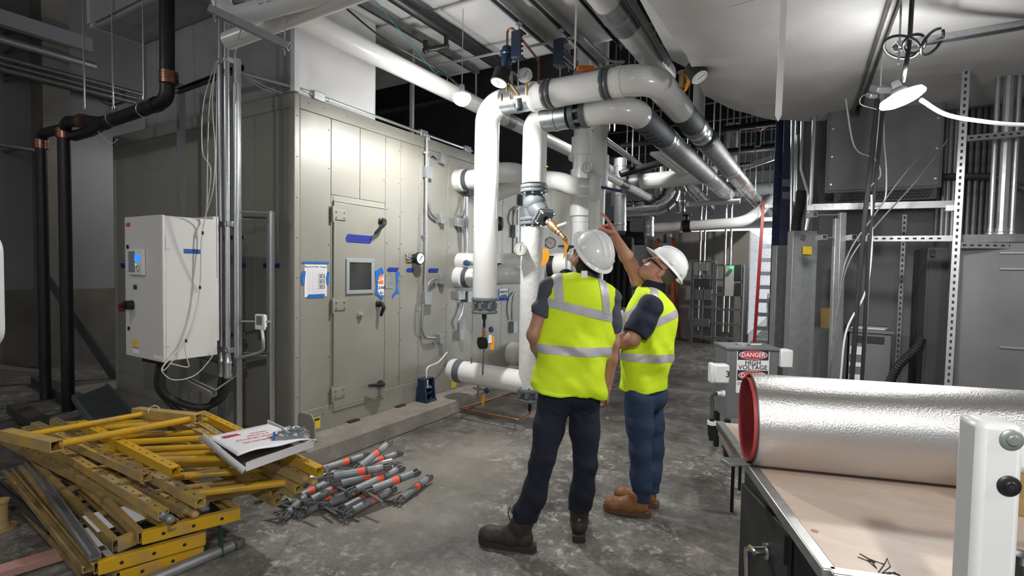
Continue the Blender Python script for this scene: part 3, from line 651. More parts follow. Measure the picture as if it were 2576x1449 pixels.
def flange(c, axis, r, t, mt, parent, name='flange', nb=8, bolts=True, gap=.0):
    c = vec(c); ax = nrm(axis); o = M().lathe(c-ax*t/2, ax, [(0, r*.5), (0, r*.985), (.004, r), (t-.004, r), (t, r*.985), (t, r*.5)], 28).build(name, mt, parent)
    if bolts:
        x, y, z = frame(ax)
        for k in range(nb):
            a = 2*math.pi*(k+.5)/nb; q = c+(x*math.cos(a)+y*math.sin(a))*r*.84
            M().lathe(q-ax*(t/2+.022), ax, [(0, .011), (.0, .014), (.018, .014), (.02, .009), (t+.024, .009), (t+.026, .014), (t+.042, .014), (t+.044, .008)], 6).build('bolt', 'zinc', o)
    return o
def gauge(p, n, r, parent=None, label=None, back=.05, mt='chrome', face='gauge_face', rot=.6, group=None):
    p = vec(p); n = nrm(n); t = parent if parent is not None else thing('dial_gauge', label, 'gauge', p, group)
    x, y, z = frame(n)
    c = M().lathe(p, n, [(-back, r*.75), (-back, r*.98), (-.006, r*.98), (0, r*1.06), (.012, r*1.06), (.014, r*.95)], 28)
    c.build('gauge_case', mt, t)
    dl = M().lathe(p+n*.0142, n, [(0, r*.94), (.002, r*.93)], 28).build('dial', face, t)
    mk = M()
    for k in range(28):
        a = -.75*math.pi+1.5*math.pi*k/27; d = x*math.sin(a)+y*math.cos(a); l0 = r*(.72 if k % 3 else .62)
        mk.bar(p+n*.0168+d*l0, p+n*.0168+d*r*.84, r*.035, .0006, n)
    mk.build('dial_marks', 'ink', dl)
    d = x*math.sin(rot)+y*math.cos(rot); M().bar(p+n*.018-d*r*.25, p+n*.018+d*r*.66, r*.06, .0012, n).build('needle', 'ink', dl)
    return t
def elbow_pipe(name, label, pts, r, mt, rad, cat='pipe', n=28, seg=10):
    t = thing(name, label, cat, pts[0]); M().tube(fillet(pts, rad, seg), r, n).build('insulation', mt, t); return t
PR = .122
# -------- left riser and its run over the aisle
R1 = vec((-2.855, 4.29, 0)); Z1 = 3.205; X1 = -1.23
zb = on(1220, 748, y=4.29)[2]
p1 = thing('insulated_pipe', 'glossy white insulated riser on the left turning over the aisle beside the work lamp', 'pipe', (R1[0], R1[1], zb))
xm0, xm1 = on(1268, 240, y=4.29)[0], on(1338, 240, y=4.29)[0]
M().tube(fillet([(R1[0], 4.29, zb), (R1[0], 4.29, Z1), (xm0+.005, 4.29, Z1)], .21, 12), PR, 32).build('riser_insulation', 'pvc_gloss', p1)
M().cyl((xm0, 4.29, Z1), (xm1, 4.29, Z1), PR*1.0, n=32).build('metal_sleeve', 'zinc', p1)
band(((xm0+xm1)/2, 4.29, Z1), (1, 0, 0), PR, .035, 'zinc', p1, 'hanger_band', ext=1.05)
xc0, xc1 = on(1383, 235, y=4.29)[0], on(1528, 205, y=4.29)[0]
M().lathe((xm1, 4.29, Z1), (1, 0, 0), [(0, PR*.95), (.0, PR*1.09), (.03, PR*1.12), (.06, PR*1.06), (.07, PR*1.04), (xc0-xm1, PR*1.04)], 32).build('valve_cover', 'pvc_gloss', p1)
band((xc0, 4.29, Z1), (1, 0, 0), PR, .10, 'dark_pvc', p1, ridges=2, ext=1.10)
M().tube(fillet([(xc0, 4.29, Z1), (X1, 4.29, Z1), (X1, ypx(X1, Z1, 1712), Z1)], .27, 14), PR*1.03, 32).build('elbow_insulation', 'pvc_gloss', p1)
band((xc1, 4.29, Z1), (1, 0, 0), PR, .085, 'dark_pvc', p1, ridges=2, ext=1.10)
M().lathe((X1-.27, 4.29, Z1), (-1, 0, 0), [(-.03, PR*1.0), (-.02, PR*1.06), (.02, PR*1.06), (.03, PR*1.0)], 32).build('elbow_seam', 'pvc_gloss', p1)
ya, yb, yc, yd = [ypx(X1, Z1, v) for v in (1706, 1742, 1764, 1774)]
M().cyl((X1, ya, Z1), (X1, yb, Z1), PR*1.0, n=32).build('insulation_end', 'pvc_white', p1)
lb = M().lathe((X1, ya+.06, Z1), (0, 1, 0), [(0, PR*.98), (0, PR*1.012), (yb-ya-.06, PR*1.012), (yb-ya-.06, PR*.98)], 32).build('stencilled_sleeve', 'stencil_cloth', p1)
def stencil(parent, x, z, y0, y1, r, rows=3):
    mk = M(); a0, a1 = math.radians(200), math.radians(300)
    for i in range(5):
        y = y0+(y1-y0)*(.12+.18*i)
        for j in range(6):
            a = a0+(a1-a0)*j/6
            for k in range(3):
                if (i*7+j*3+k*5) % 4 == 0: continue
                aa = a+k*.06; p = vec((x+r*math.cos(aa), y+(.02 if k == 1 else .045), z+r*math.sin(aa))); nn = vec((math.cos(aa), 0, math.sin(aa)))
                mk.bar(p-vec((0, .035, 0)) if k != 1 else p-np.cross(nn, (0, 1, 0))*.025, p+vec((0, .035, 0)) if k != 1 else p+np.cross(nn, (0, 1, 0))*.025, .016, .001, nn)
    mk.build('printed_lines', 'ink', parent)
stencil(lb, X1, Z1, ya+.08, yb-.03, PR*1.016)
band((X1, (yb+yc)/2, Z1), (0, 1, 0), PR, yc-yb, 'zinc', p1, 'metal_sleeve', ridges=2, ext=1.08)
band((X1, (yc+yd)/2+.05, Z1), (0, 1, 0), PR, .12, 'dark_pvc', p1, ext=1.12)
ye = ypx(X1, Z1, 1840)
M().cyl((X1, yd, Z1), (X1, ye, Z1), PR*1.05, n=32).build('wrapped_insulation', 'jacket_wrap', p1)
M().cyl((X1, ye, Z1), (X1, 16.2, Z1), PR*1.05, n=32).build('metal_jacket', 'jacket', p1)
for px in (1836, 1862, 1884, 1900, 1911): band((X1, ypx(X1, Z1, px), Z1), (0, 1, 0), PR, .10, 'galv', p1, 'jacket_strap', ext=1.09)
# bottom blind flange and drain of the left riser
fz = zb-.02
flange((R1[0], 4.29, fz), (0, 0, 1), .13, .035, 'grey_valve', p1, 'flange', 8); flange((R1[0], 4.29, fz-.125), (0, 0, 1), .13, .03, 'grey_valve', p1, 'flange', 8, False)
M().lathe((R1[0], 4.29, fz-.115), (0, 0, 1), [(0, .112), (.1, .112)], 24).build('valve_body', 'grey_paint', p1)
for k in range(8):
    a = k*math.pi/4+.2; q = vec((R1[0]+.115*math.cos(a), 4.29+.115*math.sin(a), fz-.09)); M().cyl(q, q+vec((0, 0, .06)), .02, n=10).build('wafer_lug', 'grey_valve', p1)
q = vec((R1[0], 4.29, fz-.15))
M().cyl(q+vec((0, 0, .02)), q-vec((0, 0, .05)), .025, n=12).build('drain_nipple', 'black', p1)
M().cyl(q-vec((0, 0, .05)), q-vec((0, 0, .13)), .015, n=10).build('drain_nipple', 'black', p1)
M().lathe(q-vec((0, 0, .24)), (0, 0, 1), [(0, .014), (.01, .024), (.03, .024), (.035, .019), (.11, .02)], 12).build('drain_valve', 'bronze', p1)
h_ = M().bar(q+vec((.01, -.01, -.155)), q+vec((.10, -.01, -.145)), .02, .012).build('valve_lever', 'plastic_white', p1, bevel=.004)
M().lathe(q+vec((.10, -.02, -.145)), (-.3, -1, .1), [(0, .03), (.012, .03), (.016, .022)], 16).build('lever_cap', 'navy_handle', p1)
gauge(q+vec((-.02, .03, -.29)), (.5, .85, .1), .062, p1, mt='black_matte', rot=1.0)
M().cyl(q+vec((-.02, .03, -.35)), q+vec((-.03, .03, -.62)), .008, n=8).build('gauge_tube', 'galv_dark', p1)
M().lathe(q+vec((-.02, .03, -.45)), (0, 0, 1), [(0, .014), (.03, .014), (.03, .009), (.06, .009)], 8).build('gauge_fitting', 'brass', p1)
tg = thing('paper_tag', 'orange and white valve tags hanging below the left riser', 'tag', q+vec((.12, -.04, -.30)))
o_ = q+vec((.115, -.045, -.16)); M().tube([o_+vec((-.01, 0, .02)), o_, o_+vec((.01, 0, -.05))], .0015, 5).build('tag_wire', 'galv', tg)
M().prism([(0, 0), (.05, .005), (.055, -.13), (.012, -.125)], o_+vec((-.02, 0, -.05)), (.95, .3, 0), (0, .1, 1), .001).build('orange_tag', 'orange_tag', tg)
w_ = M().prism([(0, 0), (.032, 0), (.036, -.075), (-.002, -.08)], o_+vec((-.025, -.006, -.035)), (.95, .3, 0), (0, .1, 1), .001).build('white_tag', 'paper', tg)
# -------- right riser with strainer
Y2 = 4.54; Z2 = 3.06; X2 = -1.5
x2 = on(1341, 600, y=Y2)[0]
zz = lambda py: on(1340, py, y=Y2)[2]
p2 = thing('insulated_pipe', 'white insulated riser behind the first with a grey strainer and dial thermometer', 'pipe', (x2, Y2, 0))
xa, xb, xv = [on(px, 280, y=Y2)[0] for px in (1368, 1432, 1446)]
M().tube(fillet([(x2, Y2, zz(462)), (x2, Y2, Z2), (xa+.01, Y2, Z2)], .19, 12), PR, 32).build('riser_insulation', 'pvc_gloss', p2)
M().cyl((xa, Y2, Z2), (xb, Y2, Z2), PR, n=32).build('metal_sleeve', 'zinc', p2)
band(((xa+xb)/2, Y2, Z2), (1, 0, 0), PR, .035, 'zinc', p2, 'hanger_band', ext=1.05)
band((xv, Y2, Z2), (1, 0, 0), PR, .05, 'dark_pvc', p2, ext=1.1); band((xv+.11, Y2, Z2), (1, 0, 0), PR, .05, 'dark_pvc', p2, ext=1.1)
M().cyl((xv, Y2, Z2), (xv+.11, Y2, Z2), PR*.9, n=24).build('valve_body', 'black_matte', p2)
for k in range(8):
    a = k*math.pi/4; M().bar((xv, Y2+PR*.98*math.cos(a), Z2+PR*.98*math.sin(a)), (xv+.11, Y2+PR*.98*math.cos(a), Z2+PR*.98*math.sin(a)), .03, .02, (0, math.cos(a), math.sin(a))).build('wafer_lug', 'grey_paint', p2, bevel=.004)
ya, yb, yc = [ypx(X2, Z2, v) for v in (1600, 1668, 1682)]
M().tube(fillet([(xv+.13, Y2, Z2), (X2, Y2, Z2), (X2, ya+.1, Z2)], .27, 14), PR*1.0, 32).build('elbow_insulation', 'pvc_gloss', p2)
M().cyl((X2, ya+.05, Z2), (X2, yb, Z2), PR*.995, n=32).build('insulation_end', 'pvc_white', p2)
lb = M().lathe((X2, ya+.1, Z2), (0, 1, 0), [(0, PR*.98), (0, PR*1.015), (yb-ya-.1, PR*1.015), (yb-ya-.1, PR*.98)], 32).build('stencilled_sleeve', 'stencil_cloth', p2)
stencil(lb, X2, Z2, ya+.12, yb-.03, PR*1.019)
band((X2, (yb+yc)/2, Z2), (0, 1, 0), PR, yc-yb+.02, 'zinc', p2, 'metal_sleeve', ridges=2, ext=1.07)
yE = ypx(X2, Z2, 1778); yF = 10.6
M().cyl((X2, yc, Z2), (X2, yE, Z2), PR*1.03, n=32).build('wrapped_insulation', 'jacket_wrap', p2)
M().tube(fillet([(X2, yE, Z2), (X2, yF, Z2), (X2, yF, 4.4)], .25, 8), PR*1.03, 32).build('metal_jacket', 'jacket', p2)
for px in (1778, 1822): band((X2, ypx(X2, Z2, px), Z2), (0, 1, 0), PR, .10, 'galv', p2, 'jacket_strap', ext=1.08)
band((X2, ypx(X2, Z2, 1800), Z2), (0, 1, 0), PR, .03, 'galv_dull', p2, 'jacket_strap', ext=1.05)
# strainer
f1, f2 = zz(478), zz(558)
for z in (f1+.028, f1-.012): flange((x2, Y2, z), (0, 0, 1), .135, .032, 'grey_valve', p2, 'flange', 8, z < f1)
for z in (f2+.022, f2-.018): flange((x2, Y2, z), (0, 0, 1), .135, .032, 'grey_valve', p2, 'flange', 8, z < f2)
c = vec((x2, Y2, (f1+f2)/2)); dr = nrm(vec((.68, -.25, -.55)))
st = M().lathe((x2, Y2, f2), (0, 0, 1), [(0, .085), (.05, .088), (.12, .098), (.2, .095), (f1-f2-.03, .08), (f1-f2, .085)], 28)
st.ell(c+vec((.02, -.01, .02)), (.115, .115, .11), n=24, m=14); st.tube([c+vec((-.01, 0, .03)), c+dr*.10, c+dr*.165], [.108, .10, .085], 24)
st.build('strainer_body', 'grey_valve', p2, ang=50)
X_, Y_, Z_ = frame(dr); Rr = np.array([X_, Y_, Z_]).T
M().box(c+dr*.175, (.19, .16, .035), Rr).build('strainer_cover', 'grey_valve', p2, bevel=.012)
M().box(c+dr*.212, (.18, .15, .028), Rr).build('strainer_cover', 'grey_valve', p2, bevel=.012)
for sx in (-1, 1):
    for sy in (-1, 1): M().lathe(c+dr*.15+X_*sx*.075+Y_*sy*.058, dr, [(0, .012), (.09, .012)], 6).build('bolt', 'zinc', p2)
M().cyl(c+dr*.22, c+dr*.30, .026, n=12).build('blowdown_nipple', 'black', p2)
M().lathe(c+dr*.29, dr, [(0, .03), (.015, .04), (.03, .036), (.06, .042), (.10, .042), (.12, .034), (.15, .034), (.155, .027), (.19, .027), (.195, .02), (.24, .018)], 16).build('blowdown_valve', 'bronze', p2)
M().lathe(c+dr*.27, dr, [(0, .031), (.02, .031)], 16).build('thread_tape', 'paper', p2)
M().bar(c+dr*.38, c+dr*.40+vec((.11, .02, .05)), .05, .03, (0, -.3, 1)).build('valve_lever', 'plastic_white', p2, bevel=.01)
M().lathe(c+dr*.53, dr, [(0, .021), (.03, .021), (.034, .012), (.05, .012)], 10).build('hose_cap', 'brass', p2)
o_ = c+dr*.57; M().prism([(0, 0), (.035, .01), (.05, -.06), (.02, -.16), (.0, -.19), (.01, -.07)], o_+vec((-.02, 0, 0)), (.9, .4, 0), (0, 0, 1), .001).build('orange_tag', 'orange_tag', p2)
# canvas riser below the strainer
zt, zl = zz(572), zz(975)
M().tube([(x2, Y2, zl), (x2, Y2, zt)], PR*.99, 36).build('canvas_insulation', 'insul_canvas', p2)
flange((x2, Y2, zl-.02), (0, 0, 1), .135, .035, 'grey_valve', p2, 'flange', 8); flange((x2, Y2, zl-.12), (0, 0, 1), .13, .03, 'grey_valve', p2, 'flange', 8, False)
M().lathe((x2, Y2, zl-.11), (0, 0, 1), [(0, .11), (.1, .11)], 24).build('valve_body', 'grey_paint', p2)
for k in range(8):
    a = k*math.pi/4+.2; q = vec((x2+.115*math.cos(a), Y2+.115*math.sin(a), zl-.09)); M().cyl(q, q+vec((0, 0, .06)), .02, n=10).build('wafer_lug', 'grey_valve', p2)
M().cyl((x2, Y2, zl-.13), (x2, Y2, zl-.24), .02, n=12).build('drain_nipple', 'black', p2)
gp = on(1309, 627, y=Y2-.20); gauge(gp, CC-gp+vec((-.6, 0, 0)), .064, p2, rot=.15)
M().cyl(gp-nrm(CC-gp)*.03, (x2-.05, Y2-.09, gp[2]-.01), .008, n=8).build('gauge_stem', 'galv', p2)
for (px, py) in ((1374, 421), (1368, 628)):
    q = on(px, py, y=Y2); M().lathe((x2+PR*.95, Y2-.02, q[2]), (1, -.1, 0), [(0, .006), (.03, .006), (.03, .009), (.045, .009)], 8).build('test_plug', 'brass', p2)
o_ = vec((x2+.17, Y2-.04, on(1370, 628, y=Y2)[2])); M().prism([(0, 0), (.06, .01), (.07, -.08), (.05, -.13), (-.02, -.17), (0, -.08)], o_+vec((-.04, 0, 0)), (.9, .35, 0), (0, 0, 1), .001).build('orange_tag', 'orange_tag', p2)
# horizontal bottom branch to the coil
zl1 = on(1150, 932, y=Y2)[2]; xl = on(1140, 935, y=Y2)[0]; zl2 = on(1305, 958, y=Y2)[2]
M().cyl((xl, Y2, zl1), (x2, Y2, zl2-.01), PR*.97, n=32).build('bottom_branch', 'pvc_white', p2)
band((on(1160, 932, y=Y2)[0], Y2, zl1), (1, 0, 0), PR, .08, 'grey_paint', p2, ext=1.06)
M().lathe((xl, Y2, zl1), (1, 0, 0), [(-.03, PR*.7), (-.02, PR*.95), (.0, PR*1.02), (.08, PR*1.02)], 32).build('end_cap', 'pvc_white', p2)
q = vec((on(1205, 990, y=Y2)[0], Y2-.02, zl1-.16)); M().lathe(q-vec((.06, 0, 0)), (1, 0, 0), [(0, .012), (.05, .012), (.05, .018), (.11, .018), (.11, .012), (.18, .012)], 10).build('branch_drain', 'galv_dull', p2)
M().cyl(q+vec((0, 0, -.07)), q+vec((0, 0, .06)), .011, n=8).build('branch_drain', 'bronze', p2); M().lathe(q+vec((.12, -.01, 0)), (.2, -1, 0), [(0, .03), (.012, .03), (.016, .02)], 14).build('lever_cap', 'navy_handle', p2)
M().prism([(0, 0), (.03, .01), (.035, -.06), (.0, -.13), (-.01, -.05)], q+vec((.07, -.02, -.05)), (.9, .35, 0), (0, 0, 1), .001).build('orange_tag', 'orange_tag', p2)
M().cyl((on(1190, 912, y=Y2)[0], Y2-.03, zl1+.11), (on(1190, 912, y=Y2)[0], Y2-.03, zl1+.17), .011, n=8).build('test_plug', 'brass', p2)
# copper drain loop on the floor
cp = thing('copper_drain', 'thin copper drain pipe looping low over the floor under the risers', 'pipe', (x2, Y2, .0))
c1 = on(1157, 1030, x=-3.20); c2 = vec((on(1330, 1062, y=4.33)[0], 4.33, .11))
M().tube(fillet([(x2, Y2, zl-.24), (x2, Y2, .12), (x2-.02, 4.35, .11), (c1[0], c1[1], .11), (c1[0]+.1, c1[1]+.9, .11), (x2+.1, c1[1]+1.1, .11)], .02, 3), .011, 8).build('copper_tube', 'copper', cp)
for q in ((x2-.06, 4.352), (c1[0]+.01, c1[1]+.02)): M().cyl((q[0], q[1], 0), (q[0], q[1], .11), .006, n=6).build('support_leg', 'galv_dark', cp)
# -------- coil connections
def butterfly(t, c, ax, r, hl, hdir):
    band(vec(c), ax, r, .06, 'black', t, 'valve_ring', ext=1.08); hd = nrm(hdir); k = vec(c)+hl*(r+.0)
    M().cyl(vec(c)+hl*r*.9, vec(c)+hl*(r+.07), .022, n=10).build('valve_stem', 'grey_valve', t)
    M().prism([(-.05, -.02), (.06, -.06), (.08, .0), (.05, .06), (-.04, .03)], vec(c)+hl*(r+.07), hd, nrm(np.cross(hl, hd)), .008).build('index_plate', 'galv_dull', t)
    M().bar(vec(c)+hl*(r+.09)+hd*.06, vec(c)+hl*(r+.10)-hd*.18, .045, .025, hl).build('valve_lever', 'navy_handle', t, bevel=.008)
    M().cyl(vec(c)+hl*(r+.10)-hd*.16, vec(c)+hl*(r+.10)-hd*.24, .006, n=6).build('locking_bar', 'brass', t)
def coil(label, zc, py, yst, r=.115):
    t = thing('coil_connection', label, 'pipe', (AX, yst, zc), 'coil connections')
    xe = on(1284, py, y=yst)[0]
    M().lathe((AX-.03, yst, zc), (1, 0, 0), [(0, r*.7), (0, r*1.12), (.12, r*1.12), (.13, r*1.0), (.14, r*.6)], 28).build('wall_collar', 'pvc_white', t)
    band((AX+.15, yst, zc), (1, 0, 0), r, .06, 'dark_pvc', t, ext=1.05)
    M().tube(fillet([(AX+.17, yst, zc), (AX+.28, yst, zc), (AX+.42, yst, zc+.04), (xe, yst, zc+.05), (xe, yst+.9, zc+.05)], [.1, .1, .15], 10), r, 28).build('insulation', 'pvc_gloss', t)
    butterfly(t, (xe-.17, yst, zc+.05), (1, 0, 0), r, nrm(vec((0, -.75, .66))), (.9, .1, .1)); return t
coil('upper white coil connection with blue lever valve behind the left riser', 2.62, 395, on(1150, 425, x=AX)[1]+.02)
coil('lower white coil connection with blue lever valve behind the left riser', 1.48, 700, on(1150, 695, x=AX)[1]+.02)
t = thing('coil_vent', 'white capped coil vent with blue ball valve behind the left riser', 'pipe', (AX, 5.1, 1.7))
q = on(1165, 658, x=AX+.05); M().lathe((AX-.02, q[1], q[2]), (1, -.05, 0), [(0, .09), (.02, .105), (.22, .10), (.30, .085)], 24).build('insulation', 'pvc_white', t)
q = on(1180, 662, x=AX+.35); M().bar(q+vec((-.07, 0, 0)), q+vec((.07, 0, 0)), .05, .05).build('valve_body', 'galv_dull', t, bevel=.01); M().lathe(q+vec((-.01, -.02, 0)), (.3, -1, .1), [(0, .034), (.03, .034), (.034, .025)], 16).build('lever_cap', 'navy_handle', t)
# grey header pipe behind risers, low
t = thing('header_pipe', 'thick grey insulated header pipe passing behind both risers', 'pipe', (-2.6, 5.6, 1.4))
a = on(1255, 668, y=5.5); b = on(1450, 668, y=5.5)
M().tube([(a[0]-.4, 5.5, a[2]), (b[0]+.2, 5.5, b[2])], .15, 28).build('insulation', 'pvc_white', t)
band((on(1396, 680, y=5.5)[0], 5.5, a[2]-.01), (1, 0, 0), .15, .07, 'black', t, 'valve_ring', ext=1.1)
gh = vec((on(1424, 690, y=5.25)[0], 5.25, on(1424, 692, y=5.25)[2])); M().ell(gh, (.085, .085, .07)).build('gear_operator', 'black', t)
M().cyl(gh, gh+vec((0, 0, .32)), .012, n=8).build('valve_stem', 'galv', t)
M().lathe(gh+vec((0, 0, .26)), (0, 0, 1), [(0, .02), (.03, .03), (.05, .10), (.065, .10), (.07, .085)], 20).build('hand_wheel', 'navy_handle', t)
q = on(1282, 890, x=AX); t = thing('condensate_stub', 'large grey capped pipe stub low behind the right riser', 'pipe', q)
M().lathe((-3.5, q[1], q[2]), (1, -.15, -.02), [(-.2, .16), (0, .16), (.5, .16), (.8, .15), (.86, .14)], 28).build('insulation', 'pvc_white', t)
# -------- pipe pair behind: S-bend into the twin plastic stacks
t = thing('s_bend_pipe', 'white insulated S-bend pipe joining the twin grey stacks', 'pipe', (-2.3, 5.4, 2.6))
yS = 5.45
pts = [on(1385, 452, y=5.3), on(1412, 452, y=5.3), on(1452, 472, y=5.45), on(1490, 474, y=5.55)]
pts = [on(1250, 485, y=5.45), on(1330, 455, y=5.4), on(1400, 455, y=5.4), on(1445, 468, y=5.45), on(1500, 474, y=5.55)]
M().tube(spline(pts, 8), .105, 28).build('insulation', 'pvc_gloss', t)
q = on(1493, 470, y=5.5); M().lathe(q-vec((.03, 0, 0)), (1, .3, 0), [(0, .1), (0, .17), (.05, .17), (.12, .12)], 28).build('collar', 'pvc_white', t)
q = on(1508, 470, y=5.5); M().bar(q, q+vec((.25, .05, -.06)), .04, .03).build('valve_lever', 'navy_handle', t, bevel=.008)
for i, (px, dep, r, segs, top) in enumerate(((1497, 5.95, .094, [(292, 335, .125), (335, 395, .105), (395, 432, .128), (432, 470, .118), (470, 900, .094)], 'twin'), (1458, 6.4, .11, [(280, 350, .11), (350, 395, .135), (395, 560, .115), (430, 545, .14), (560, 900, .11)], 'left'))):
    b0 = atd(px, 700, dep); t = thing('pipe_stack', ('pale grey plastic stack with a brightly lit sleeve near the pointing hand', 'pale grey plastic stack left of the brightly sleeved one')[i], 'pipe', (b0[0], b0[1], 0), 'plastic stacks')
    for k, (pa, pb, rr) in enumerate(segs):
        za, zb_ = atd(px, pa, dep)[2], atd(px, pb, dep)[2]
        if pb > 850: zb_ = 0
        M().lathe((b0[0], b0[1], zb_), (0, 0, 1), [(0, rr*.96), (0, rr), (za-zb_, rr), (za-zb_, rr*.96)], 28).build('pipe_section', 'pvc_gloss' if (i == 0 and k == 0) else 'pvc_white', t)
    if i == 0:
        o_ = atd(1490, 332, dep-.14); M().prism([(0, 0), (.035, .0), (.045, .22), (.04, .05)], o_, AR, (0, 0, 1), .001).build('green_tape', 'cyan_tape', t)
        gq = atd(1476, 421, dep-.25); gauge(gq, CC-gq+vec((-1.5, 0, 0)), .062, t, rot=.1)
    M().cyl((b0[0], b0[1], za if False else atd(px, 292, dep)[2]-.02), (b0[0], b0[1], 5.2), .10, n=24).build('upper_pipe', 'pvc_white', t)
# small gauges and plugs behind right riser
gq = atd(1384, 611, 5.2); gauge(gq, CC-gq+vec((1.2, 0, 0)), .055, None, 'black cased pressure gauge beside the right riser', mt='black_matte', rot=-1)
gq = atd(1258, 563, 6.3); M().lathe(gq, (1, .4, 0), [(-.06, .085), (0, .09), (.03, .075)], 20).build('round_sensor', 'black', None, 'round black sensor on the tan wall between the risers', 'sensor')
# -------- white overhead pipe along the roof edge of the air handler
xw, zw = -3.31, 3.40
t = thing('overhead_pipe', 'long white overhead pipe running past the glowing lamp', 'pipe', (xw, 4, zw))
M().cyl((xw, 1.6, zw), (xw, 8.3, zw), .085, n=24).build('insulation', 'pvc_white', t)
M().cyl((xw, 8.25, zw), (xw, 8.75, zw), .1, n=24).build('metal_sleeve', 'zinc', t)
ye = 9.4; M().tube(fillet([(xw, 8.7, zw), (xw, ye, zw), (xw+.0, ye, zw-.6)], .2, 8), .10, 24).build('elbow_insulation', 'pvc_white', t)
band((xw, on(1278, 312, x=xw)[1], zw), (0, 1, 0), .085, .16, 'grey_box', t, ext=1.05)
band((xw, 2.0, zw), (0, 1, 0), .085, .3, 'zinc', t, 'metal_sleeve', ext=1.06)
# upper left pair of white plastic pipes on a trapeze strut
t0 = []
for i, (a, b, dep0, lab) in enumerate((((556, 52), (700, 14), 3.0, 'white plastic pipe with printed line turning down at top left'), ((580, 100), (860, -5), 3.3, 'lower white plastic pipe slanting across the upper left'))):
    A = atd(a[0], a[1], dep0); B = on(b[0], b[1], z=A[2]+.05); t = thing('plastic_pipe', lab, 'pipe', A, 'upper left plastic pipes')
    dirv = nrm(B-A); E_ = A+dirv*2.4
    if i == 0: M().tube(fillet([A+vec((0, 0, 1.2)), A, E_], .12, 8), .055, 20).build('pipe', 'pvc_white', t)
    else: M().tube([A-dirv*.02, E_], .055, 20).build('pipe', 'pvc_white', t)
    if i == 0:
        pl_ = M()
        for k in range(16):
            q = A+dirv*(.3+.05*k)+vec((0, 0, .0))-nrm(np.cross(dirv, (0, 0, 1)))*(-.0545); pl_.bar(q, q+dirv*.03, .008, .001, np.cross(dirv, (0, 0, 1)))
        pl_.build('printed_lines', 'ink_grey', t)
A = atd(527, 22, 2.85); B = atd(728, 118, 2.95)
t = thing('trapeze_strut', 'galvanized strut holding the white plastic pipes at top left', 'strut', A)
M().channel(A, B, .041, .041, .003, (0, 0, 1)).build('strut', 'galv_dull', t)
for k in (.07, .94): q = A+(B-A)*k; M().cyl(q-vec((0, 0, .06)), q+vec((0, 0, 1.6)), .005, n=6).build('threaded_rod', 'galv', t); M().lathe(q-vec((0, 0, .035)), (0, 0, 1), [(0, .012), (.012, .012)], 6).build('nut', 'zinc', t)
# -------- third pipe above the aisle with large elbow
x3, z3 = -1.42, 3.62
t = thing('insulated_pipe', 'white pipe with metal sleeve high above the aisle beside the slotted angle', 'pipe', (x3, 4, z3))
ysl = on(1575, 50, x=x3)[1]
M().cyl((x3, 1.5, z3), (x3, ysl-.45, z3), .115, n=28).build('insulation', 'pvc_white', t); M().cyl((x3, ysl-.45, z3), (x3, ysl, z3), .125, n=28).build('metal_sleeve', 'zinc', t)
M().lathe((x3, ysl-.25, z3), (0, 1, 0), [(0, .12), (0, .131), (.03, .131), (.03, .12)], 28).build('hanger_band', 'galv', t)
M().tube(fillet([(x3, ysl-.02, z3), (x3, 5.6, z3), (x3-.9, 5.9, z3+.1)], .35, 10), .117, 28).build('insulation', 'pvc_white', t)
# ------------------------------------------------------------------ drive cabinet on its strut rack
VX, VY, VZ0, VZ1 = -3.958, 1.858, .893, 1.928; VXL = -4.499; VYB = 2.245
vf = thing('drive_cabinet', 'white motor drive cabinet with lit blue display and rotary switch', 'drive cabinet', ((VX+VXL)/2, 2.05, VZ0))
M().bb((VXL, VY+.02, VZ0), (VX, VYB, VZ1)).build('enclosure', 'vfd', vf, bevel=.006)
M().bb((VXL-.002, VY, VZ0-.004), (VX+.004, VY+.021, VZ1+.004)).build('front_door', 'vfd', vf, bevel=.006)
M().bb((VXL+.05, VYB, VZ0+.1), (VX-.05, VYB+.045, VZ1+.03)).build('mounting_plate', 'vfd', vf, bevel=.004)
V = lambda px, py, d=0: on(px, py, y=VY-d)
a, b = V(328, 628), V(367, 693)
kp = M().bb((a[0], VY-.018, b[2]), (b[0], VY, a[2])).build('keypad_housing', 'plastic_white', vf, bevel=.006)
xm = (a[0]+b[0])/2
M().bb((a[0]+.012, VY-.019, b[2]+.02), (xm-.006, VY-.017, a[2]-.012)).build('clear_recess', 'grey_box', kp)
M().bb((xm+.012, VY-.0195, b[2]+.012), (b[0]-.008, VY-.0175, a[2]-.012)).build('keypad_face', 'cream', kp)
c, d_ = V(344, 641), V(361, 658); M().bb((c[0]+.012, VY-.021, d_[2]), (d_[0], VY-.019, c[2])).build('display', 'screen_blue', kp)
q = V(349, 665); M().lathe((q[0], VY-.019, q[2]), (0, -1, 0), [(0, .006), (.003, .005)], 10).build('status_light', 'led_green', kp)
q = V(355, 676); M().torus((q[0], VY-.02, q[2]), (0, -1, 0), .022, .004, 16, 5).build('button_ring', 'grey_box', kp)
text('ABB', .042, (VXL+.055, VY-.001, VZ1-.055), (1, 0, 0), (0, 0, 1), 'ink_red', vf, bold=.02)
for px, py in ((322, 621), (325, 826)): q = V(px, py); M().lathe((q[0], VY, q[2]), (0, -1, 0), [(0, .016), (.006, .015)], 14).build('door_lock', 'black', vf)
q = V(341, 722); M().bb((q[0]-.025, VY-.006, q[2]-.017), (q[0]+.025, VY, q[2]+.017)).build('warning_window', 'dark_cabinet', vf, bevel=.003)
q = V(333, 767); M().lathe((q[0], VY, q[2]), (0, -1, 0), [(0, .036), (.03, .034), (.045, .034)], 18).build('switch_base', 'black', vf)
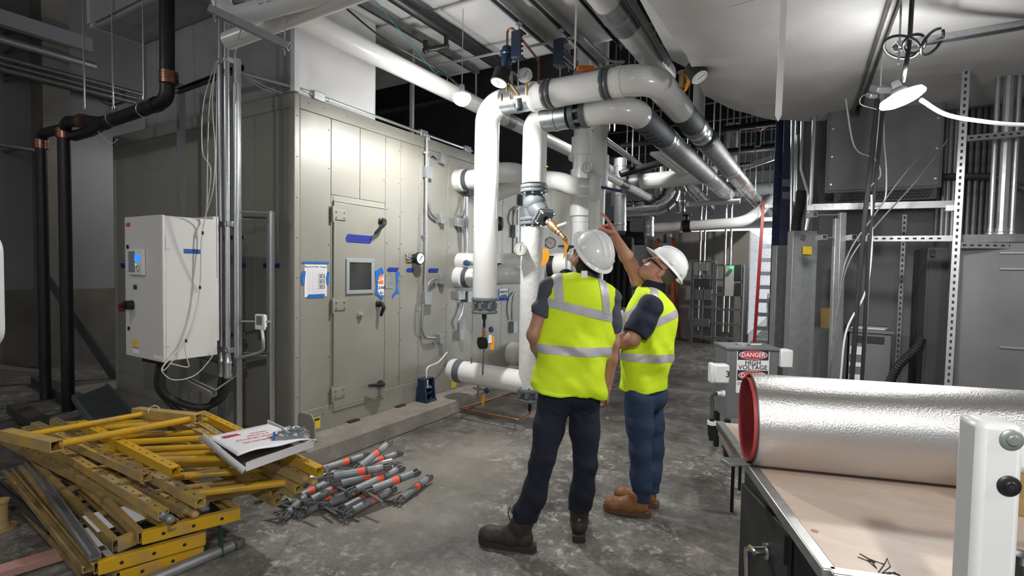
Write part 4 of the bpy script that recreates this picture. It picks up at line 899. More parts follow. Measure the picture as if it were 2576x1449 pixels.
M().tube([(q[0]+.0, VY-.05, q[2]+.01), (q[0]-.025, VY-.055, q[2]+.005), (q[0]-.045, VY-.05, q[2]-.01), (q[0]-.045, VY-.05, q[2]-.05)], [.018, .018, .02, .017], 10).build('switch_handle', mat('dark_red', (.10, .012, .012), .4), vf)
for (p0_, p1_, mt) in (((334, 853), (346, 870), 'yellow_label'), ((334, 871), (350, 877), 'orange_label'), ((334, 877), (350, 890), 'paper'), ((387, 892), (412, 906), 'paper')):
    a, b = V(*p0_), V(*p1_); M().bb((a[0], VY-.0015, b[2]), (min(b[0], VX-.004), VY, a[2])).build('warning_label', mt, vf)
for py0, py1 in ((596, 628), (843, 873)):
    a, b = on(416, py0, x=VX), on(416, py1, x=VX); h = M().bb((VX, a[1], b[2]), (VX+.0015, a[1]+.004, a[2])); h.bb((VX, a[1], b[2]), (VX+.0015, a[1]+.03, b[2]+.004)); h.build('door_hinge_line', 'ink_grey', vf)
a, b = on(462, 626, x=VX+.001), on(504, 639, x=VX+.001); tp = M().bb((VX, a[1], b[2]), (VX+.0014, b[1], a[2])).build('blue_tape', 'blue_tape', vf)
wr = M()
for k in range(11):
    for r_ in range(2): y = a[1]+(b[1]-a[1])*(.05+.085*k); wr.bb((VX+.0014, y, b[2]+.008+.016*r_), (VX+.0018, y+.005, b[2]+.016+.016*r_+.003*((k*3) % 2)))
wr.build('handwriting', 'ink', tp)
M().bb((VXL+.1, VY+.06, VZ0-.05), (VXL+.28, VY+.2, VZ0)).build('cable_gland_box', 'black_matte', vf, bevel=.006)
# strut rack
YR = 2.42
rk = thing('strut_rack', 'galvanized strut rack carrying the drive cabinet and conduits', 'rack', (-4.3, YR, 0))
def strut(t, p0, p1, up, w=.041, mt='galv', nm='strut', slots=0, hole=None):
    p0, p1 = vec(p0), vec(p1); o = M().channel(p0, p1, w, w, .0025, up).build(nm, mt, t)
    if slots:
        x, y, z = frame(p1-p0, up); L = np.linalg.norm(p1-p0); s = M(); k = .03
        sgn = {'b': -1}.get(hole, -1)
        while k < L-.03:
            c_ = p0+z*k+y*(sgn*(w/2+.0004)); s.prism([(-.007, -.012), (.007, -.012), (.007, .012), (-.007, .012)], c_, x, z, -.0006*sgn*-1); k += .0508
        s.build('slots', 'black_matte', o)
    return o
xv1 = on(597, 600, y=YR)[0]; zt1 = on(597, 148, y=YR)[2]
strut(rk, (xv1, YR, 0), (xv1, YR, zt1), (0, 1, 0), .045)
xv0 = on(456, 400, y=2.55)[0]; strut(rk, (xv0, 2.55, 0), (xv0, 2.55, on(456, 212, y=2.55)[2]), (-1, 0, 0), .05)
xv2 = on(681, 800, y=2.60)[0]; zt2 = on(681, 532, y=2.6)[2]; strut(rk, (xv2, 2.60, 0), (xv2, 2.60, zt2), (-1, 0, 0), .045)
xv3 = on(556, 1000, y=2.56)[0]; strut(rk, (xv3, 2.56, 0), (xv3, 2.56, 1.0), (-1, 0, 0), .041, 'galv_dull')
for py in (552, 895): z = on(640, py, y=2.5)[2]; strut(rk, (xv1+.02, YR+.03, z), (xv2-.01, 2.58, z), (0, -.3, .2), .041, 'galv_dull', slots=1)
z = zt2-.01; M().cyl((xv1, YR, z), (xv2+.06, 2.56, z-.005), .005, n=6).build('threaded_rod', 'galv', rk)
for z in (VZ1-.12, VZ0+.12, VZ0-.12, zt1-.05):
    strut(rk, (xv0, 2.5 if z < 2.2 else 2.52, z), (xv1, YR+.04, z), (0, -1, 0), .041, 'galv_dull' if z < 2.2 else 'dark_cabinet')
for z in (zt1-.03, VZ1-.02, VZ0+.02): M().bb((xv1-.16, YR-.09, z-.022), (xv1+.02, YR-.02, z+.022)).build('strut_bracket', 'galv', rk, bevel=.004)
p_ = on(470, 957, y=2.05); q_ = on(538, 990, y=2.02); strut(rk, (p_[0], p_[1], p_[2]), (q_[0], q_[1], q_[2]), (0, -.2, 1), .041, 'galv_dull'); M().cyl(q_-vec((.03, 0, 0)), (xv1, YR, q_[2]+.02), .006, n=6).build('threaded_rod', 'galv', rk)
# conduits on the rack
cr = thing('conduit_bundle', 'bundle of bright steel conduits rising on the strut rack', 'conduit', (xv1, YR, .8), 'rack conduits')
zc_ = on(562, 905, y=YR-.08)[2]
for px, r_, top in ((556, .017, 4.3), (572, .022, 4.3), (585, .009, 3.0), (579, .009, 3.0)):
    x_ = on(px, 600, y=YR-.07)[0]; yy = YR-.07 if r_ > .01 else YR-.03
    M().cyl((x_, yy, zc_+.02), (x_, yy, top), r_, n=14).build('conduit', 'galv', cr)
    if r_ > .01:
        for z in (zt1-.03, VZ1-.02, VZ0+.02): M().lathe((x_, yy, z-.012), (0, 0, 1), [(0, r_*1.3), (.024, r_*1.3)], 14).build('pipe_strap', 'galv', cr)
        M().lathe((x_, yy, zc_-.14), (0, 0, 1), [(0, r_*1.2), (0, r_*1.55), (.03, r_*1.55), (.035, r_*1.3), (.11, r_*1.3), (.115, r_*1.5), (.13, r_*1.5), (.14, r_*1.2), (.18, r_*1.2)], 14).build('connector', 'galv', cr)
        q0 = vec((x_, yy, zc_-.13)); hx = VX-.22-(.05 if r_ > .02 else .12); dz = .36 if r_ > .02 else .45
        M().tube(spline([q0, q0+vec((-.02, -.03, -.16)), vec(((x_+hx)/2, (yy+2.02)/2, zc_-dz)), vec((hx-.02, 2.0, zc_-.22)), vec((hx, 2.0, VZ0-.02))], 8), r_*1.15, 14).build('rubber_whip', 'rubber', cr)
# thermostat on the rack
c0 = on(655, 810, y=2.48); th = thing('thermostat', 'white thermostat with grey screen on a steel box between struts', 'thermostat', c0)
z = c0[2]; x0, x1 = on(643, 810, y=2.46)[0], on(672, 810, y=2.46)[0]
dv = nrm(vec((1, .12, 0))); nv = nrm(np.cross(dv, (0, 0, 1))); Rm = np.array([dv, -nv, (0, 0, 1)]).T
M().box(c0+vec((-.03, .035, 0)), (.06, .05, .10), Rm).build('steel_box', 'galv', th, bevel=.005)
M().box(c0, (.105, .022, .125), Rm).build('housing', 'plastic_white', th, bevel=.008)
M().box(c0+nv*.0115+vec((0, 0, .012)), (.06, .003, .07), Rm).build('screen', 'lcd', th)
for s, xx in ((-1, xv1), (1, xv2)):
    M().bar(c0+vec((s*.04, .05, 0)), vec((xx+.0, YR-.025 if s < 0 else 2.575, z)), .03, .012).build('bracket_arm', 'galv', th)
f = M(); flex(f, [c0+vec((.02, .0, -.06)), c0+vec((.035, .0, -.16)), c0+vec((.0, .0, -.24)), vec((xv1+.0, YR-.01, z-.30))], .013); f.build('flexible_conduit', 'galv', th)
# white cables hanging in loops
cb = thing('white_cables', 'bundle of thin white cables hanging over the drive cabinet', 'cable', (VX, VY, VZ0), 'cables')
top = on(541, 158, y=2.30)
def cable(pts, r=.0035, mt='wire_white'): M().tube(spline([p for p in pts], 8), r, 6).build('cable', mt, cb)
sd = lambda px, py, o_=.03: on(px, py, x=VX+o_)
cable([top, on(512, 260, y=2.1), on(509, 380, y=2.08), on(530, 430, y=2.08), sd(517, 545), sd(509, 585), sd(503, 720), sd(493, 790), sd(468, 858), sd(425, 905), sd(409, 925), sd(415, 930), sd(440, 900)])
cable([top+vec((.02, 0, 0)), on(527, 260, y=2.12), on(522, 400, y=2.1), sd(519, 530), sd(507, 600), sd(503, 720), sd(488, 800), sd(466, 862), sd(470, 900), sd(473, 923), sd(430, 915)])
cable([top+vec((.01, 0, 0)), on(534, 260, y=2.14), on(541, 380, y=2.12), on(535, 480, y=2.12), sd(512, 568), sd(505, 700), sd(495, 780), sd(466, 855), sd(412, 918), sd(412, 940), sd(440, 956), sd(490, 944), sd(528, 905), sd(546, 870)])
cable([top+vec((.03, 0, 0)), on(545, 280, y=2.16), on(543, 420, y=2.14), on(545, 560, y=2.16), on(546, 700, y=2.2)])
for px, py in ((510, 586), (503, 723), (468, 857)): q = sd(px, py, .03); M().cyl(q-vec((0, 0, .012)), q+vec((0, 0, .012)), .008, n=8).build('black_tie', 'black', cb)
cb2 = thing('white_cable', 'single white cable hanging from the trapeze strut to the strut top', 'cable', on(600, 120, y=2.3), 'cables')
M().tube(spline([atd(608, 72, 2.9), on(592, 130, y=2.2), on(590, 160, y=2.35), on(592, 260, y=2.38)], 6), .006, 6).build('cable', 'wire_white', cb2)
for k, (a, b) in enumerate((((606, 180), (712, 235)), ((606, 184), (700, 236)))):
    M().tube(spline([on(*a, y=2.45), on((a[0]+b[0])/2, (a[1]+b[1])/2+6+3*k, y=2.55), on(*b, y=2.7)], 5), .004, 5).build('cable', 'wire_white', cb2)
# ------------------------------------------------------------------ black cast-iron drain
YD = 2.28; r_ = .056
D = lambda px, py, y=YD: on(px, py, y=y)
dr_ = thing('drain_pipe', 'black cast iron drain pipe with copper banded couplings along the left', 'pipe', D(165, 1040))
vb, va, vc = D(165, 600), D(108, 600, YD+.05), D(424, 100)
zb_ = D(165, 304)[2]; za = D(108, 335, YD+.05)[2]
M().tube(fillet([(vb[0], YD, 0), (vb[0], YD, zb_), D(232, 306), D(262, 310)], .14, 8), r_, 20).build('riser', 'iron', dr_)
M().tube(fillet([(va[0], YD+.05, 0), (va[0], YD+.05, za), D(150, 326, YD+.06), D(188, 342, YD+.06), D(228, 330, YD+.04), D(262, 311)], [.12, .1, .08, .1], 6), r_*.95, 20).build('riser', 'iron', dr_)
M().tube(fillet([D(255, 312), D(400, 262), D(421, 246), (vc[0], YD, 6.1)], [.1, .12], 8), r_, 20).build('sloped_run', 'iron', dr_)
def cband(c, axis, L=.10, r=.068):
    c = vec(c); ax = nrm(axis); b = M().lathe(c-ax*L/2, ax, [(0, r*.9), (0, r), (L, r), (L, r*.9)], 20).build('coupling', 'copper_band', dr_)
    for k in range(4):
        M().lathe(c+ax*(-L/2+L*(k+.35)/4), ax, [(0, r), (0, r*1.05), (.008, r*1.05), (.008, r)], 20).build('band_clamp', 'copper_band', b)
    x, y, z = frame(ax)
cband((vb[0], YD, D(165, 335)[2]), (0, 0, 1)); cband((va[0], YD+.05, D(108, 362, YD+.05)[2]), (0, 0, 1)); cband((vc[0], YD, D(422, 197)[2]), (0, 0, 1))
cband(D(210, 305), D(232, 306)-D(210, 305)); cband((vb[0], YD, D(165, 1045)[2]), (0, 0, 1)); cband((va[0], YD+.05, D(108, 1033, YD+.05)[2]), (0, 0, 1))
for p0_, p1_ in ((D(258, 311), D(266, 308)), (D(388, 265), D(398, 261))): M().cyl(p0_, p1_, r_*1.12, n=20).build('hub', 'iron', dr_)
for i, (px, py, pr) in enumerate(((213, 300, 292), (285, 300, 268), (362, 277, 243))):
    c_ = D(px, py); h = thing('clevis_hanger', ('thin rod hanger at the left elbow of the black drain', 'rod and clevis hanger at the middle of the black drain slope', 'rod and clevis hanger near the upper elbow of the black drain')[i], 'hanger', c_, 'drain hangers')
    M().cyl((c_[0], YD, c_[2]+.10), (c_[0], YD, 6.2), .006, n=6).build('threaded_rod', 'galv', h)
    if i: 
        M().torus((c_[0], YD, c_[2]), (1, 0, -.1), r_*1.1, .005, 20, 6).build('clevis_ring', 'galv', h)
        for s in (-1, 1): M().bar((c_[0], YD+s*r_, c_[2]+.01), (c_[0], YD+s*.02, c_[2]+.11), .025, .004, (1, 0, 0)).build('clevis_arm', 'galv', h)
        M().lathe((c_[0], YD, c_[2]+.09), (0, 0, 1), [(0, .012), (.03, .012)], 6).build('nut', 'zinc', h)
M().tube(spline([D(238, 322), D(256, 340), D(280, 361), D(297, 350)], 5), .004, 5).build('hanging_string', 'wire_white', dr_)
# ------------------------------------------------------------------ pipes on the left wall
XL = -9.6
lab = ['pale steel beam crossing the concrete column at upper left', 'pale pipe below the beam on the left wall', 'uppermost thin conduit of the three on the left wall', 'middle thin conduit of the three on the left wall', 'lowest thin conduit of the three on the left wall', 'topmost thin conduit above the steel beam at left', 'lone thin conduit low on the left wall']
for k, (a, b, r_, mt) in enumerate((((0, 45), (228, 116), .11, 'wall_grey'), ((0, 100), (240, 165), .055, 'galv_dull'), ((0, 141), (360, 240), .035, 'galv_dark'), ((0, 158), (360, 252), .03, 'galv_dark'), ((0, 172), (360, 264), .04, 'galv_dark'), ((0, 28), (112, 62), .03, 'iron'), ((0, 364), (98, 380), .03, 'galv_dark'))):
    A = on(*a, x=XL); B = on(*b, x=XL); zz_ = (A[2]+B[2])/2
    t = thing('wall_pipe', lab[k], 'pipe', (XL, A[1], zz_), 'left wall pipes'); y0, y1 = A[1]-1.5, B[1]
    if k == 0: M().bar((XL, y0, zz_), (XL, y1, zz_), .14, .2).build('beam', mt, t)
    else: M().cyl((XL, y0, zz_), (XL, y1, zz_), r_, n=12).build('tube', mt, t)
    for y in np.arange(y0+.4, y1-.05, 1.3): M().bar((XL-.6, y, zz_), (XL, y, zz_), .03, .03).build('wall_bracket', 'galv_dark', t)
# sloped dark stair stringer and white post at the far left
a, b = on(185, 795, x=-8.6), on(290, 952, x=-8.2); M().bar(a+(a-b)*.8, b, .04, .10).build('sloped_rail', 'dark_cabinet', None, 'dark sloped steel rail behind the black drain risers', 'rail')
q = atd(-12, 730, 2.2); t = thing('lift_rail', 'white rounded rail end at the left picture edge', 'rail', (q[0], q[1], 0))
z0_, z1_ = atd(-12, 880, 2.2)[2], atd(-12, 582, 2.2)[2]
M().tube(fillet([(q[0]-.9, q[1]-.1, z1_-.03), (q[0], q[1], z1_-.03), (q[0], q[1], z0_+.03), (q[0]-.9, q[1]-.1, z0_+.03)], .06, 5), .028, 16).build('rail_loop', 'plastic_white', t)
M().cyl((q[0]-.8, q[1]-.09, 0), (q[0]-.8, q[1]-.09, z1_), .028, n=14).build('rail_post', 'plastic_white', t)
# ramp of concrete along the left wall
M().prism([(-1.5, 0), (2.9, 0), (-1.5, 1.25)], (-9.3, 0, 0), (0, 1, 0), (0, 0, 1), -.8).build('concrete_ramp', 'wall_concrete', None, 'sloping concrete block at the foot of the left wall', 'concrete')
# ------------------------------------------------------------------ pile of yellow scaffold frames
mat('orange_sticker', (.85, .13, .06), .5, col2=(.75, .10, .05), scale=40)
mat('brace_grey', (.27, .29, .30), .5, .35, col2=(.21, .225, .235), scale=18, rvar=.1, col3=(.36, .345, .32), scale3=10, lo3=.55, hi3=.7)
mat('brace_dark', (.16, .165, .17), .55, .3, col2=(.11, .115, .12), scale=20)
mat('carton', (.80, .80, .83), .6, col2=(.74, .74, .77), scale=4)
mat('carton_inside', (.16, .14, .12), .85)
mat('lumber_pink', (.48, .24, .19), .8, col2=(.36, .22, .19), scale=4, stretch=(1, 8, 8))
mat('dark_lumber', (.05, .045, .042), .9)
mat('blade_green', (.02, .07, .05), .5)
mat('perf', (.20, .22, .24), .5, .5, col2=(.15, .165, .18), scale=8)
G = lambda px, py, z: on(px, py, z=z)
PG = 'yellow scaffold frames in the pile'
LEG = .048
def leg(t, p0, p1, mt, pin=False, w=LEG, holes=True, side=True):
    p0, p1 = vec(p0), vec(p1); o = M().sqtube(p0, p1, w, w, .004).build('leg', mt, t); z = nrm(p1-p0); L = np.linalg.norm(p1-p0); x, y, _ = frame(p1-p0)
    M().lathe(p1-z*.05, z, [(0, w*.35), (.049, w*.35), (.049, w*.44)], 14, caps=False).build('socket_ring', mt, t)
    if holes:
        h = M(); k = .06
        while k < L-.03:
            c_ = p0+z*k+y*(w/2+.0004); h.lathe(c_, y, [(0, .007), (.0005, .006)], 8); k += .09
        h.build('pin_holes', 'black_matte', o)
    if pin:
        M().lathe(p1-z*.01, z, [(0, .021), (.02, .021), (.025, .018), (.06, .018), (.065, .021), (.09, .019), (.10, .010)], 14).build('coupling_pin', 'galv_dull' if pin == 2 else mt, t)
    return o
def frame_thing(label, A0, A1, B0, B1, ts, mt, pinA=0, pinB=0, rr=.0185, over=0, mt2=None):
    A0, A1, B0, B1 = map(vec, (A0, A1, B0, B1)); t = thing('scaffold_section', label, 'scaffold frame', (A0+A1+B0+B1)/4, PG)
    leg(t, A0, A1, mt, pinA); leg(t, B0, B1, mt, pinB)
    for k in ts: M().cyl(A0+(A1-A0)*k, B0+(B1-B0)*k, rr, n=14).build('rung', mt2 or mt, t)
    return t
frame_thing('bright yellow scaffold frame on top of the pile beside the white carton', G(203, 1067, .52), G(441, 1186, .50), G(506, 1042, .50), G(804, 1186, .47), (.12, .45, .80), 'yellow_paint')
frame_thing('dusty yellow scaffold frame second from the top with its long hollow leg', G(88, 1070, .46), G(369, 1200, .44), G(400, 1045, .44), G(770, 1205, .41), (.10, .33, .56, .80), 'yellow_dusty', 0, 1, mt2='yellow_paint')
frame_thing('tan yellow scaffold frame in mid pile with thick worn rail', G(135, 1060, .40), G(505, 1264, .38), G(478, 1052, .38), G(752, 1230, .35), (.05, .30, .55, .78, .93), 'yellow_dusty', 0, 0, .021, mt2='yellow_paint')
frame_thing('dusty scaffold frame with chrome tipped coupling pin at the front of the pile', G(64, 1080, .34), G(412, 1296, .32), G(430, 1075, .32), G(745, 1242, .30), (.1, .4, .7), 'yellow_dusty', 2, 2)
frame_thing('old scaffold frame with long leg reaching out from under the guard rail', G(14, 1108, .28), G(438, 1322, .26), G(380, 1090, .26), G(700, 1262, .24), (.15, .45, .75), 'yellow_old')
frame_thing('worn scaffold frame with marker writing low in the pile', G(110, 1130, .31), G(470, 1285, .29), G(420, 1100, .29), G(690, 1240, .27), (.2, .6, .93), 'yellow_dusty', 1, 0)
# guard rail frame with short square ends across the top
t = thing('guard_rail', 'yellow guard rail with open square ends lying across the top of the pile', 'guard rail', G(250, 1085, .56), None)
C0, C1, D0, D1 = G(14, 1092, .57), G(143, 1122, .58), G(342, 1036, .55), G(500, 1053, .57)
for p0_, p1_ in ((C0, C1), (D0, D1)): M().sqtube(p0_, p1_, .06, .06, .004).build('square_end', 'yellow_dusty', t)
M().cyl(C1-nrm(C1-C0)*.03+vec((0, .02, 0)), D1-nrm(D1-D0)*.03, .021, n=16).build('rail_tube', 'yellow_paint', t)
M().cyl(C0+(C1-C0)*.25+vec((0, .02, 0)), D0+(D1-D0)*.2, .018, n=16).build('rail_tube', 'yellow_paint', t)
q = D0+(D1-D0)*.3; M().torus(q+vec((0, 0, .02)), (1, 0, .2), .035, .003, 16, 5).build('wire_clip', 'galv', t)
# lower end-channel frames
def chan_frame(label, P, Q, R_, S_, z, mt, hol=True, hh=.065):
    # front channel from P to Q, long side rails P->R and towards S
    P, Q, R_ = G(*P, z), G(*Q, z), G(*R_, z+.01); t = thing('deck_section', label, 'scaffold frame', (P+Q)/2, 'channel frames under the pile')
    fo = M().channel(P, Q, hh, .035, .005, (-1, 0, 0)).build('end_channel', mt, t, bevel=.002)
    x, y, zz_ = frame(Q-P, (-1, 0, 0)); L = np.linalg.norm(Q-P); h = M(); k = .09
    nn = -y
    while k < L-.03: h.lathe(P+zz_*k+nn*.018, nn, [(0, .009), (.0006, .008)], 10); k += .13
    h.build('pin_holes', 'black_matte', fo)
    for kk in (.0, .98): 
        d = R_-P; a = P+(Q-P)*kk; M().channel(a, a+d, .055, .03, .004, (0, 1 if kk == 0 else -1, 0)).build('side_rail', 'yellow_old', t)
    for kk in (.25, .55, .8): M().bar(P+(Q-P)*.02+(R_-P)*kk, Q+(R_-P)*kk, .045, .02).build('cross_slat', 'yellow_old', t)
    M().bar(P+(Q-P)*.07+(R_-P)*.1+vec((0, 0, .02)), P+(Q-P)*.07+(R_-P)*.25+vec((0, 0, .02)), .07, .002).build('white_sticker', 'paper', t)
    return t
chan_frame('deck frame with long yellow end channel highest at the front of the pile', (356, 1352), (604, 1290), (150, 1150), None, .23, 'yellow_paint')
chan_frame('deck frame with short worn end channel beside the highest one', (292, 1372), (340, 1352), (78, 1158), None, .20, 'yellow_dusty')
chan_frame('deck frame with yellow end channel nearest the picture bottom', (246, 1428), (516, 1352), (50, 1180), None, .14, 'yellow_paint')
chan_frame('bottom deck frame with shaded yellow end channel on the floor', (300, 1452), (510, 1382), (60, 1250), None, .06, 'yellow_paint')
# loose rails on the left of the pile
for k, (a, b, z, mt, lb) in enumerate((((20, 1185), (222, 1432), .16, 'yellow_old', 'narrow yellow rail slanting on the left flank of the pile'), ((5, 1215), (215, 1442), .06, 'yellow_old', 'lowest narrow yellow rail on the left flank of the pile'), ((-30, 1200), (130, 1330), .10, 'dark_lumber', 'dark lumber plank under the left flank of the pile'), ((72, 1160), (240, 1400), .20, 'galv_dull', 'grey steel rail between the yellow rails on the left flank'))):
    A, B = G(*a, z), G(*b, z); t = thing('loose_rail', lb, 'rail', (A+B)/2, 'loose rails'); M().channel(A, B, .045, .03, .004, (0, 0, 1)).build('rail', mt, t)
A, B = G(-40, 1452, .03), G(158, 1392, .03); M().bar(A, B, .09, .045).build('lumber_piece', 'lumber_pink', None, 'pink stained lumber piece on the floor at lower left', 'lumber', bevel=.004)
A, B = G(8, 1300, .0), G(8, 1210, .1); t = thing('post_socket', 'yellow round post socket at the left picture edge', 'socket', A); c_ = G(2, 1330, 0)
M().lathe(c_, (0, 0, 1), [(0, .075), (.012, .075), (.014, .045), (.06, .034), (.15, .034), (.16, .042), (.175, .042)], 18).build('base_plate', 'yellow_dusty', t)
# scrap tube and blade near the front
A, B = G(395, 1452, .03), G(585, 1372, .03); t = thing('steel_tube', 'grey scaffold tube with clamp end beside the front of the yellow pile', 'tube', A)
M().cyl(A+(A-B)*.5, B, .029, n=18).build('tube', 'galv_dull', t); M().box(B+nrm(B-A)*.03, (.06, .05, .05), rotz(.4)).build('clamp_end', 'brace_dark', t, bevel=.01)
A, B = G(541, 1330, .2), G(550, 1400, .0); M().prism([(0, .17), (.03, .17), (.035, .03), (.03, 0), (.0, .02)], B, (1, .2, 0), (0, 0, 1), .003).build('scraper_blade', 'blade_green', None, 'dark green blade standing against the front yellow channel', 'blade')
# yellow frame feet under right part
for i, (px, py) in enumerate(((545, 1262), (570, 1240))): q = G(px, py, .06); M().box(q, (.07, .05, .1), rotz(.5)).build('support_block', 'dark_lumber', None, ('dark wood block under the right part of the pile', 'dark wood block further back under the pile')[i], 'block', bevel=.005)
# perforated plank leaning behind the pile
t = thing('perforated_plank', 'grey perforated steel plank lying behind the yellow pile', 'plank', G(265, 1010, .2))
Pq = [G(183, 1000, .30), G(268, 968, .22), G(358, 1060, .22), G(250, 1090, .30)]
def bil(u, v): return Pq[0]*(1-u)*(1-v)+Pq[1]*u*(1-v)+Pq[2]*u*v+Pq[3]*(1-u)*v
nn = nrm(np.cross(Pq[1]-Pq[0], Pq[3]-Pq[0])); nn = nn if nn[2] > 0 else -nn
M().add([bil(0, 0), bil(1, 0), bil(1, 1), bil(0, 1)]+[p-vec((0, 0, .05)) for p in (bil(0, 0), bil(1, 0), bil(1, 1), bil(0, 1))], [(0, 1, 2, 3), (0, 1, 5, 4), (1, 2, 6, 5), (2, 3, 7, 6), (3, 0, 4, 7)]).build('plank', 'perf', t)
h = M(); nu, nv = 16, 26
for i in range(nu):
    for j in range(nv):
        u, v = .06+.88*(i+.5*(j % 2))/nu, .04+.92*j/nv; c_ = bil(u, v)+nn*.0015; e1 = (bil(1, v)-bil(0, v))/nu*.42; e2 = (bil(u, 1)-bil(u, 0))/nv*.30
        h.add([c_-e1, c_-e2, c_+e1, c_+e2], [(0, 1, 2, 3)])
h.build('perforations', 'black_matte', t, kind='stuff')
for k in (0, 1): M().bar(bil(k, 0), bil(k, 1), .02, .05).build('plank_edge', 'perf', t)
for i, (a, b, z) in enumerate((((40, 1025), (150, 1100), .1), ((300, 985), (360, 1040), .08), ((95, 955), (200, 1010), .05))): A, B = G(*a, z), G(*b, z); M().bar(A, B, .14, .09).build('dark_timber', 'dark_lumber', None, ('dark timber lying left of the drain risers', 'dark timber right of the perforated plank', 'dark timber behind the drain risers')[i], 'timber', bevel=.006)
# ------------------------------------------------------------------ opened white carton with a bag of fasteners
t = thing('carton', 'opened flat white carton with red print lying on the yellow frames', 'carton', G(650, 1130, .56))
zc_ = .565
T0, T1, T2, T3 = G(617, 1186, .555), G(788, 1124, .56), G(672, 1070, .57), G(512, 1112, .57)
M().add([T0, T1, T2, T3]+[p+vec((0, 0, .004)) for p in (T0, T1, T2, T3)], [(0, 1, 2, 3), (4, 5, 6, 7), (0, 1, 5, 4), (1, 2, 6, 5), (2, 3, 7, 6), (3, 0, 4, 7)]).build('carton_floor', 'carton_inside', t)
def wall(p0_, p1_, h_, lean=0, mt='carton'):
    p0_, p1_ = vec(p0_), vec(p1_); x = nrm(p1_-p0_); n_ = np.cross(x, (0, 0, 1)); up = nrm(vec((0, 0, 1))+n_*lean); return M().prism([(0, 0), (np.linalg.norm(p1_-p0_), 0), (np.linalg.norm(p1_-p0_), h_), (0, h_)], p0_, x, up, .004).build('carton_wall', mt, t)
wall(T0, T1, .045, .1); wall(T0+vec((-.01, .035, .04)), T1+vec((-.02, .03, .03)), .004); wall(T1, T2, .035)
inn = M().add([T0+vec((0, .004, .045)), T1+vec((0, .004, .045)), T1+vec((-.03, .07, .01)), T0+vec((-.03, .07, .01))], [(0, 1, 2, 3)]).build('inner_flap', 'carton', t, solid=.003)
# raised lid sheet, bowed up at the front edge
LD0, LD1, LD2, LD3 = G(598, 1146, .655), G(784, 1106, .62), G(674, 1066, .60), G(524, 1098, .61)
def lid(u, v):
    p = LD0*(1-u)*(1-v)+LD1*u*(1-v)+LD2*u*v+LD3*(1-u)*v; return p+vec((0, 0, .012*math.sin(math.pi*u)*(1-v)+.006*math.sin(9*u)*(1-v)**4))
lo_ = M().grid(lid, 14, 10).build('lid_sheet', 'carton', t, solid=.004)
fl_ = [G(500, 1102, .60), G(514, 1091, .645), G(619, 1177, .60), G(610, 1193, .545)]
M().add(fl_, [(0, 1, 2, 3)]).build('side_flap', 'carton', t, solid=.004)
M().bar(fl_[3]*.85+fl_[0]*.15+vec((0, -.004, .02)), fl_[3]*.93+fl_[0]*.07+vec((0, -.004, .015)), .008, .003).build('slot_mark', 'black_matte', t)
e1 = nrm(LD1-LD0); e2 = nrm(np.cross(np.cross(e1, LD3-LD0), e1))
def lidpt(u, v): return lid(u, v)+vec((0, 0, .0035))
for tx, u, v, s_ in (('PRODUCTS, INC.', .42, .33, .019), ('HOUSTON, TEXAS 77240', .50, .47, .019), ('(713) 466-3500', .56, .58, .017), ('MADE IN USA', .62, .68, .014)):
    text(tx, s_, lidpt(u, v), -e1, -e2, 'ink_red', lo_, sx=1.2)
text('PR', .045, lidpt(.66, .36), -e1, -e2, 'ink_red', lo_, bold=.03)
text('FRAGILE HANDLE WITH CARE', .018, T0+(T1-T0)*.6+vec((0, -.006, .022)), T1-T0, (0, 0, 1), 'ink_red', t)
c_ = lidpt(.25, .78); M().prism([(-.045, -.022), (.045, -.022), (.045, .022), (-.045, .022)], c_, e1, e2, .001).build('red_patch', 'ink_red', lo_)
bg = thing('fastener_bag', 'clear zip bag of steel clips lying on the white carton', 'bag', G(735, 1100, .63))
B0, B1 = G(694, 1108, .635), G(776, 1098, .635); rs = np.random.RandomState(3)
ax_ = nrm(B1-B0); ay_ = nrm(np.cross((0, 0, 1), ax_))
for k in range(46):
    u, v = rs.rand(), rs.rand(); c_ = B0+(B1-B0)*(.08+.84*u)+ay_*(.01+.07*v)+vec((0, 0, .012+.03*rs.rand()*(1-abs(u-.5)))); d = nrm(rs.randn(3)*vec((1, 1, .5)))
    m_ = M().bar(c_-d*.011, c_+d*.011, .010, .002, nrm(rs.randn(3))); m_.bar(c_+d*.011, c_+d*.011+nrm(np.cross(d, rs.randn(3)))*.012, .010, .002); m_.build('steel_clip', 'galv', bg)
mt = mat('clear_bag', (.85, .88, .9), .08, trans=.95, spec=.5); mt.node_tree.nodes['Principled BSDF'].inputs['IOR'].default_value = 1.08
def bag(u, v):
    p = B0-(B1-B0)*.04+(B1-B0)*1.08*u+ay_*(-.012+.115*v); h_ = .055*math.sin(math.pi*min(1, .1+u*.85))**.7*math.sin(math.pi*v)**.6; return p+vec((0, 0, h_+.004*math.sin(23*u+9*v)*math.sin(math.pi*v)))
M().grid(bag, 22, 12).build('clear_film', 'clear_bag', bg)
M().bar(B0-ax_*.012+vec((0, 0, .006)), B0-ax_*.005+ay_*.09+vec((0, 0, .02)), .014, .005).build('zip_strip', 'blue_tape', bg)
t = thing('string', 'thin tan string dangling from the carton onto the grey braces', 'string', G(792, 1120, .5))
M().tube(spline([G(785, 1106, .62), G(790, 1112, .58), G(800, 1150, .45), G(803, 1186, .30)], 6), .0025, 5).build('cord', 'wire_white', t)
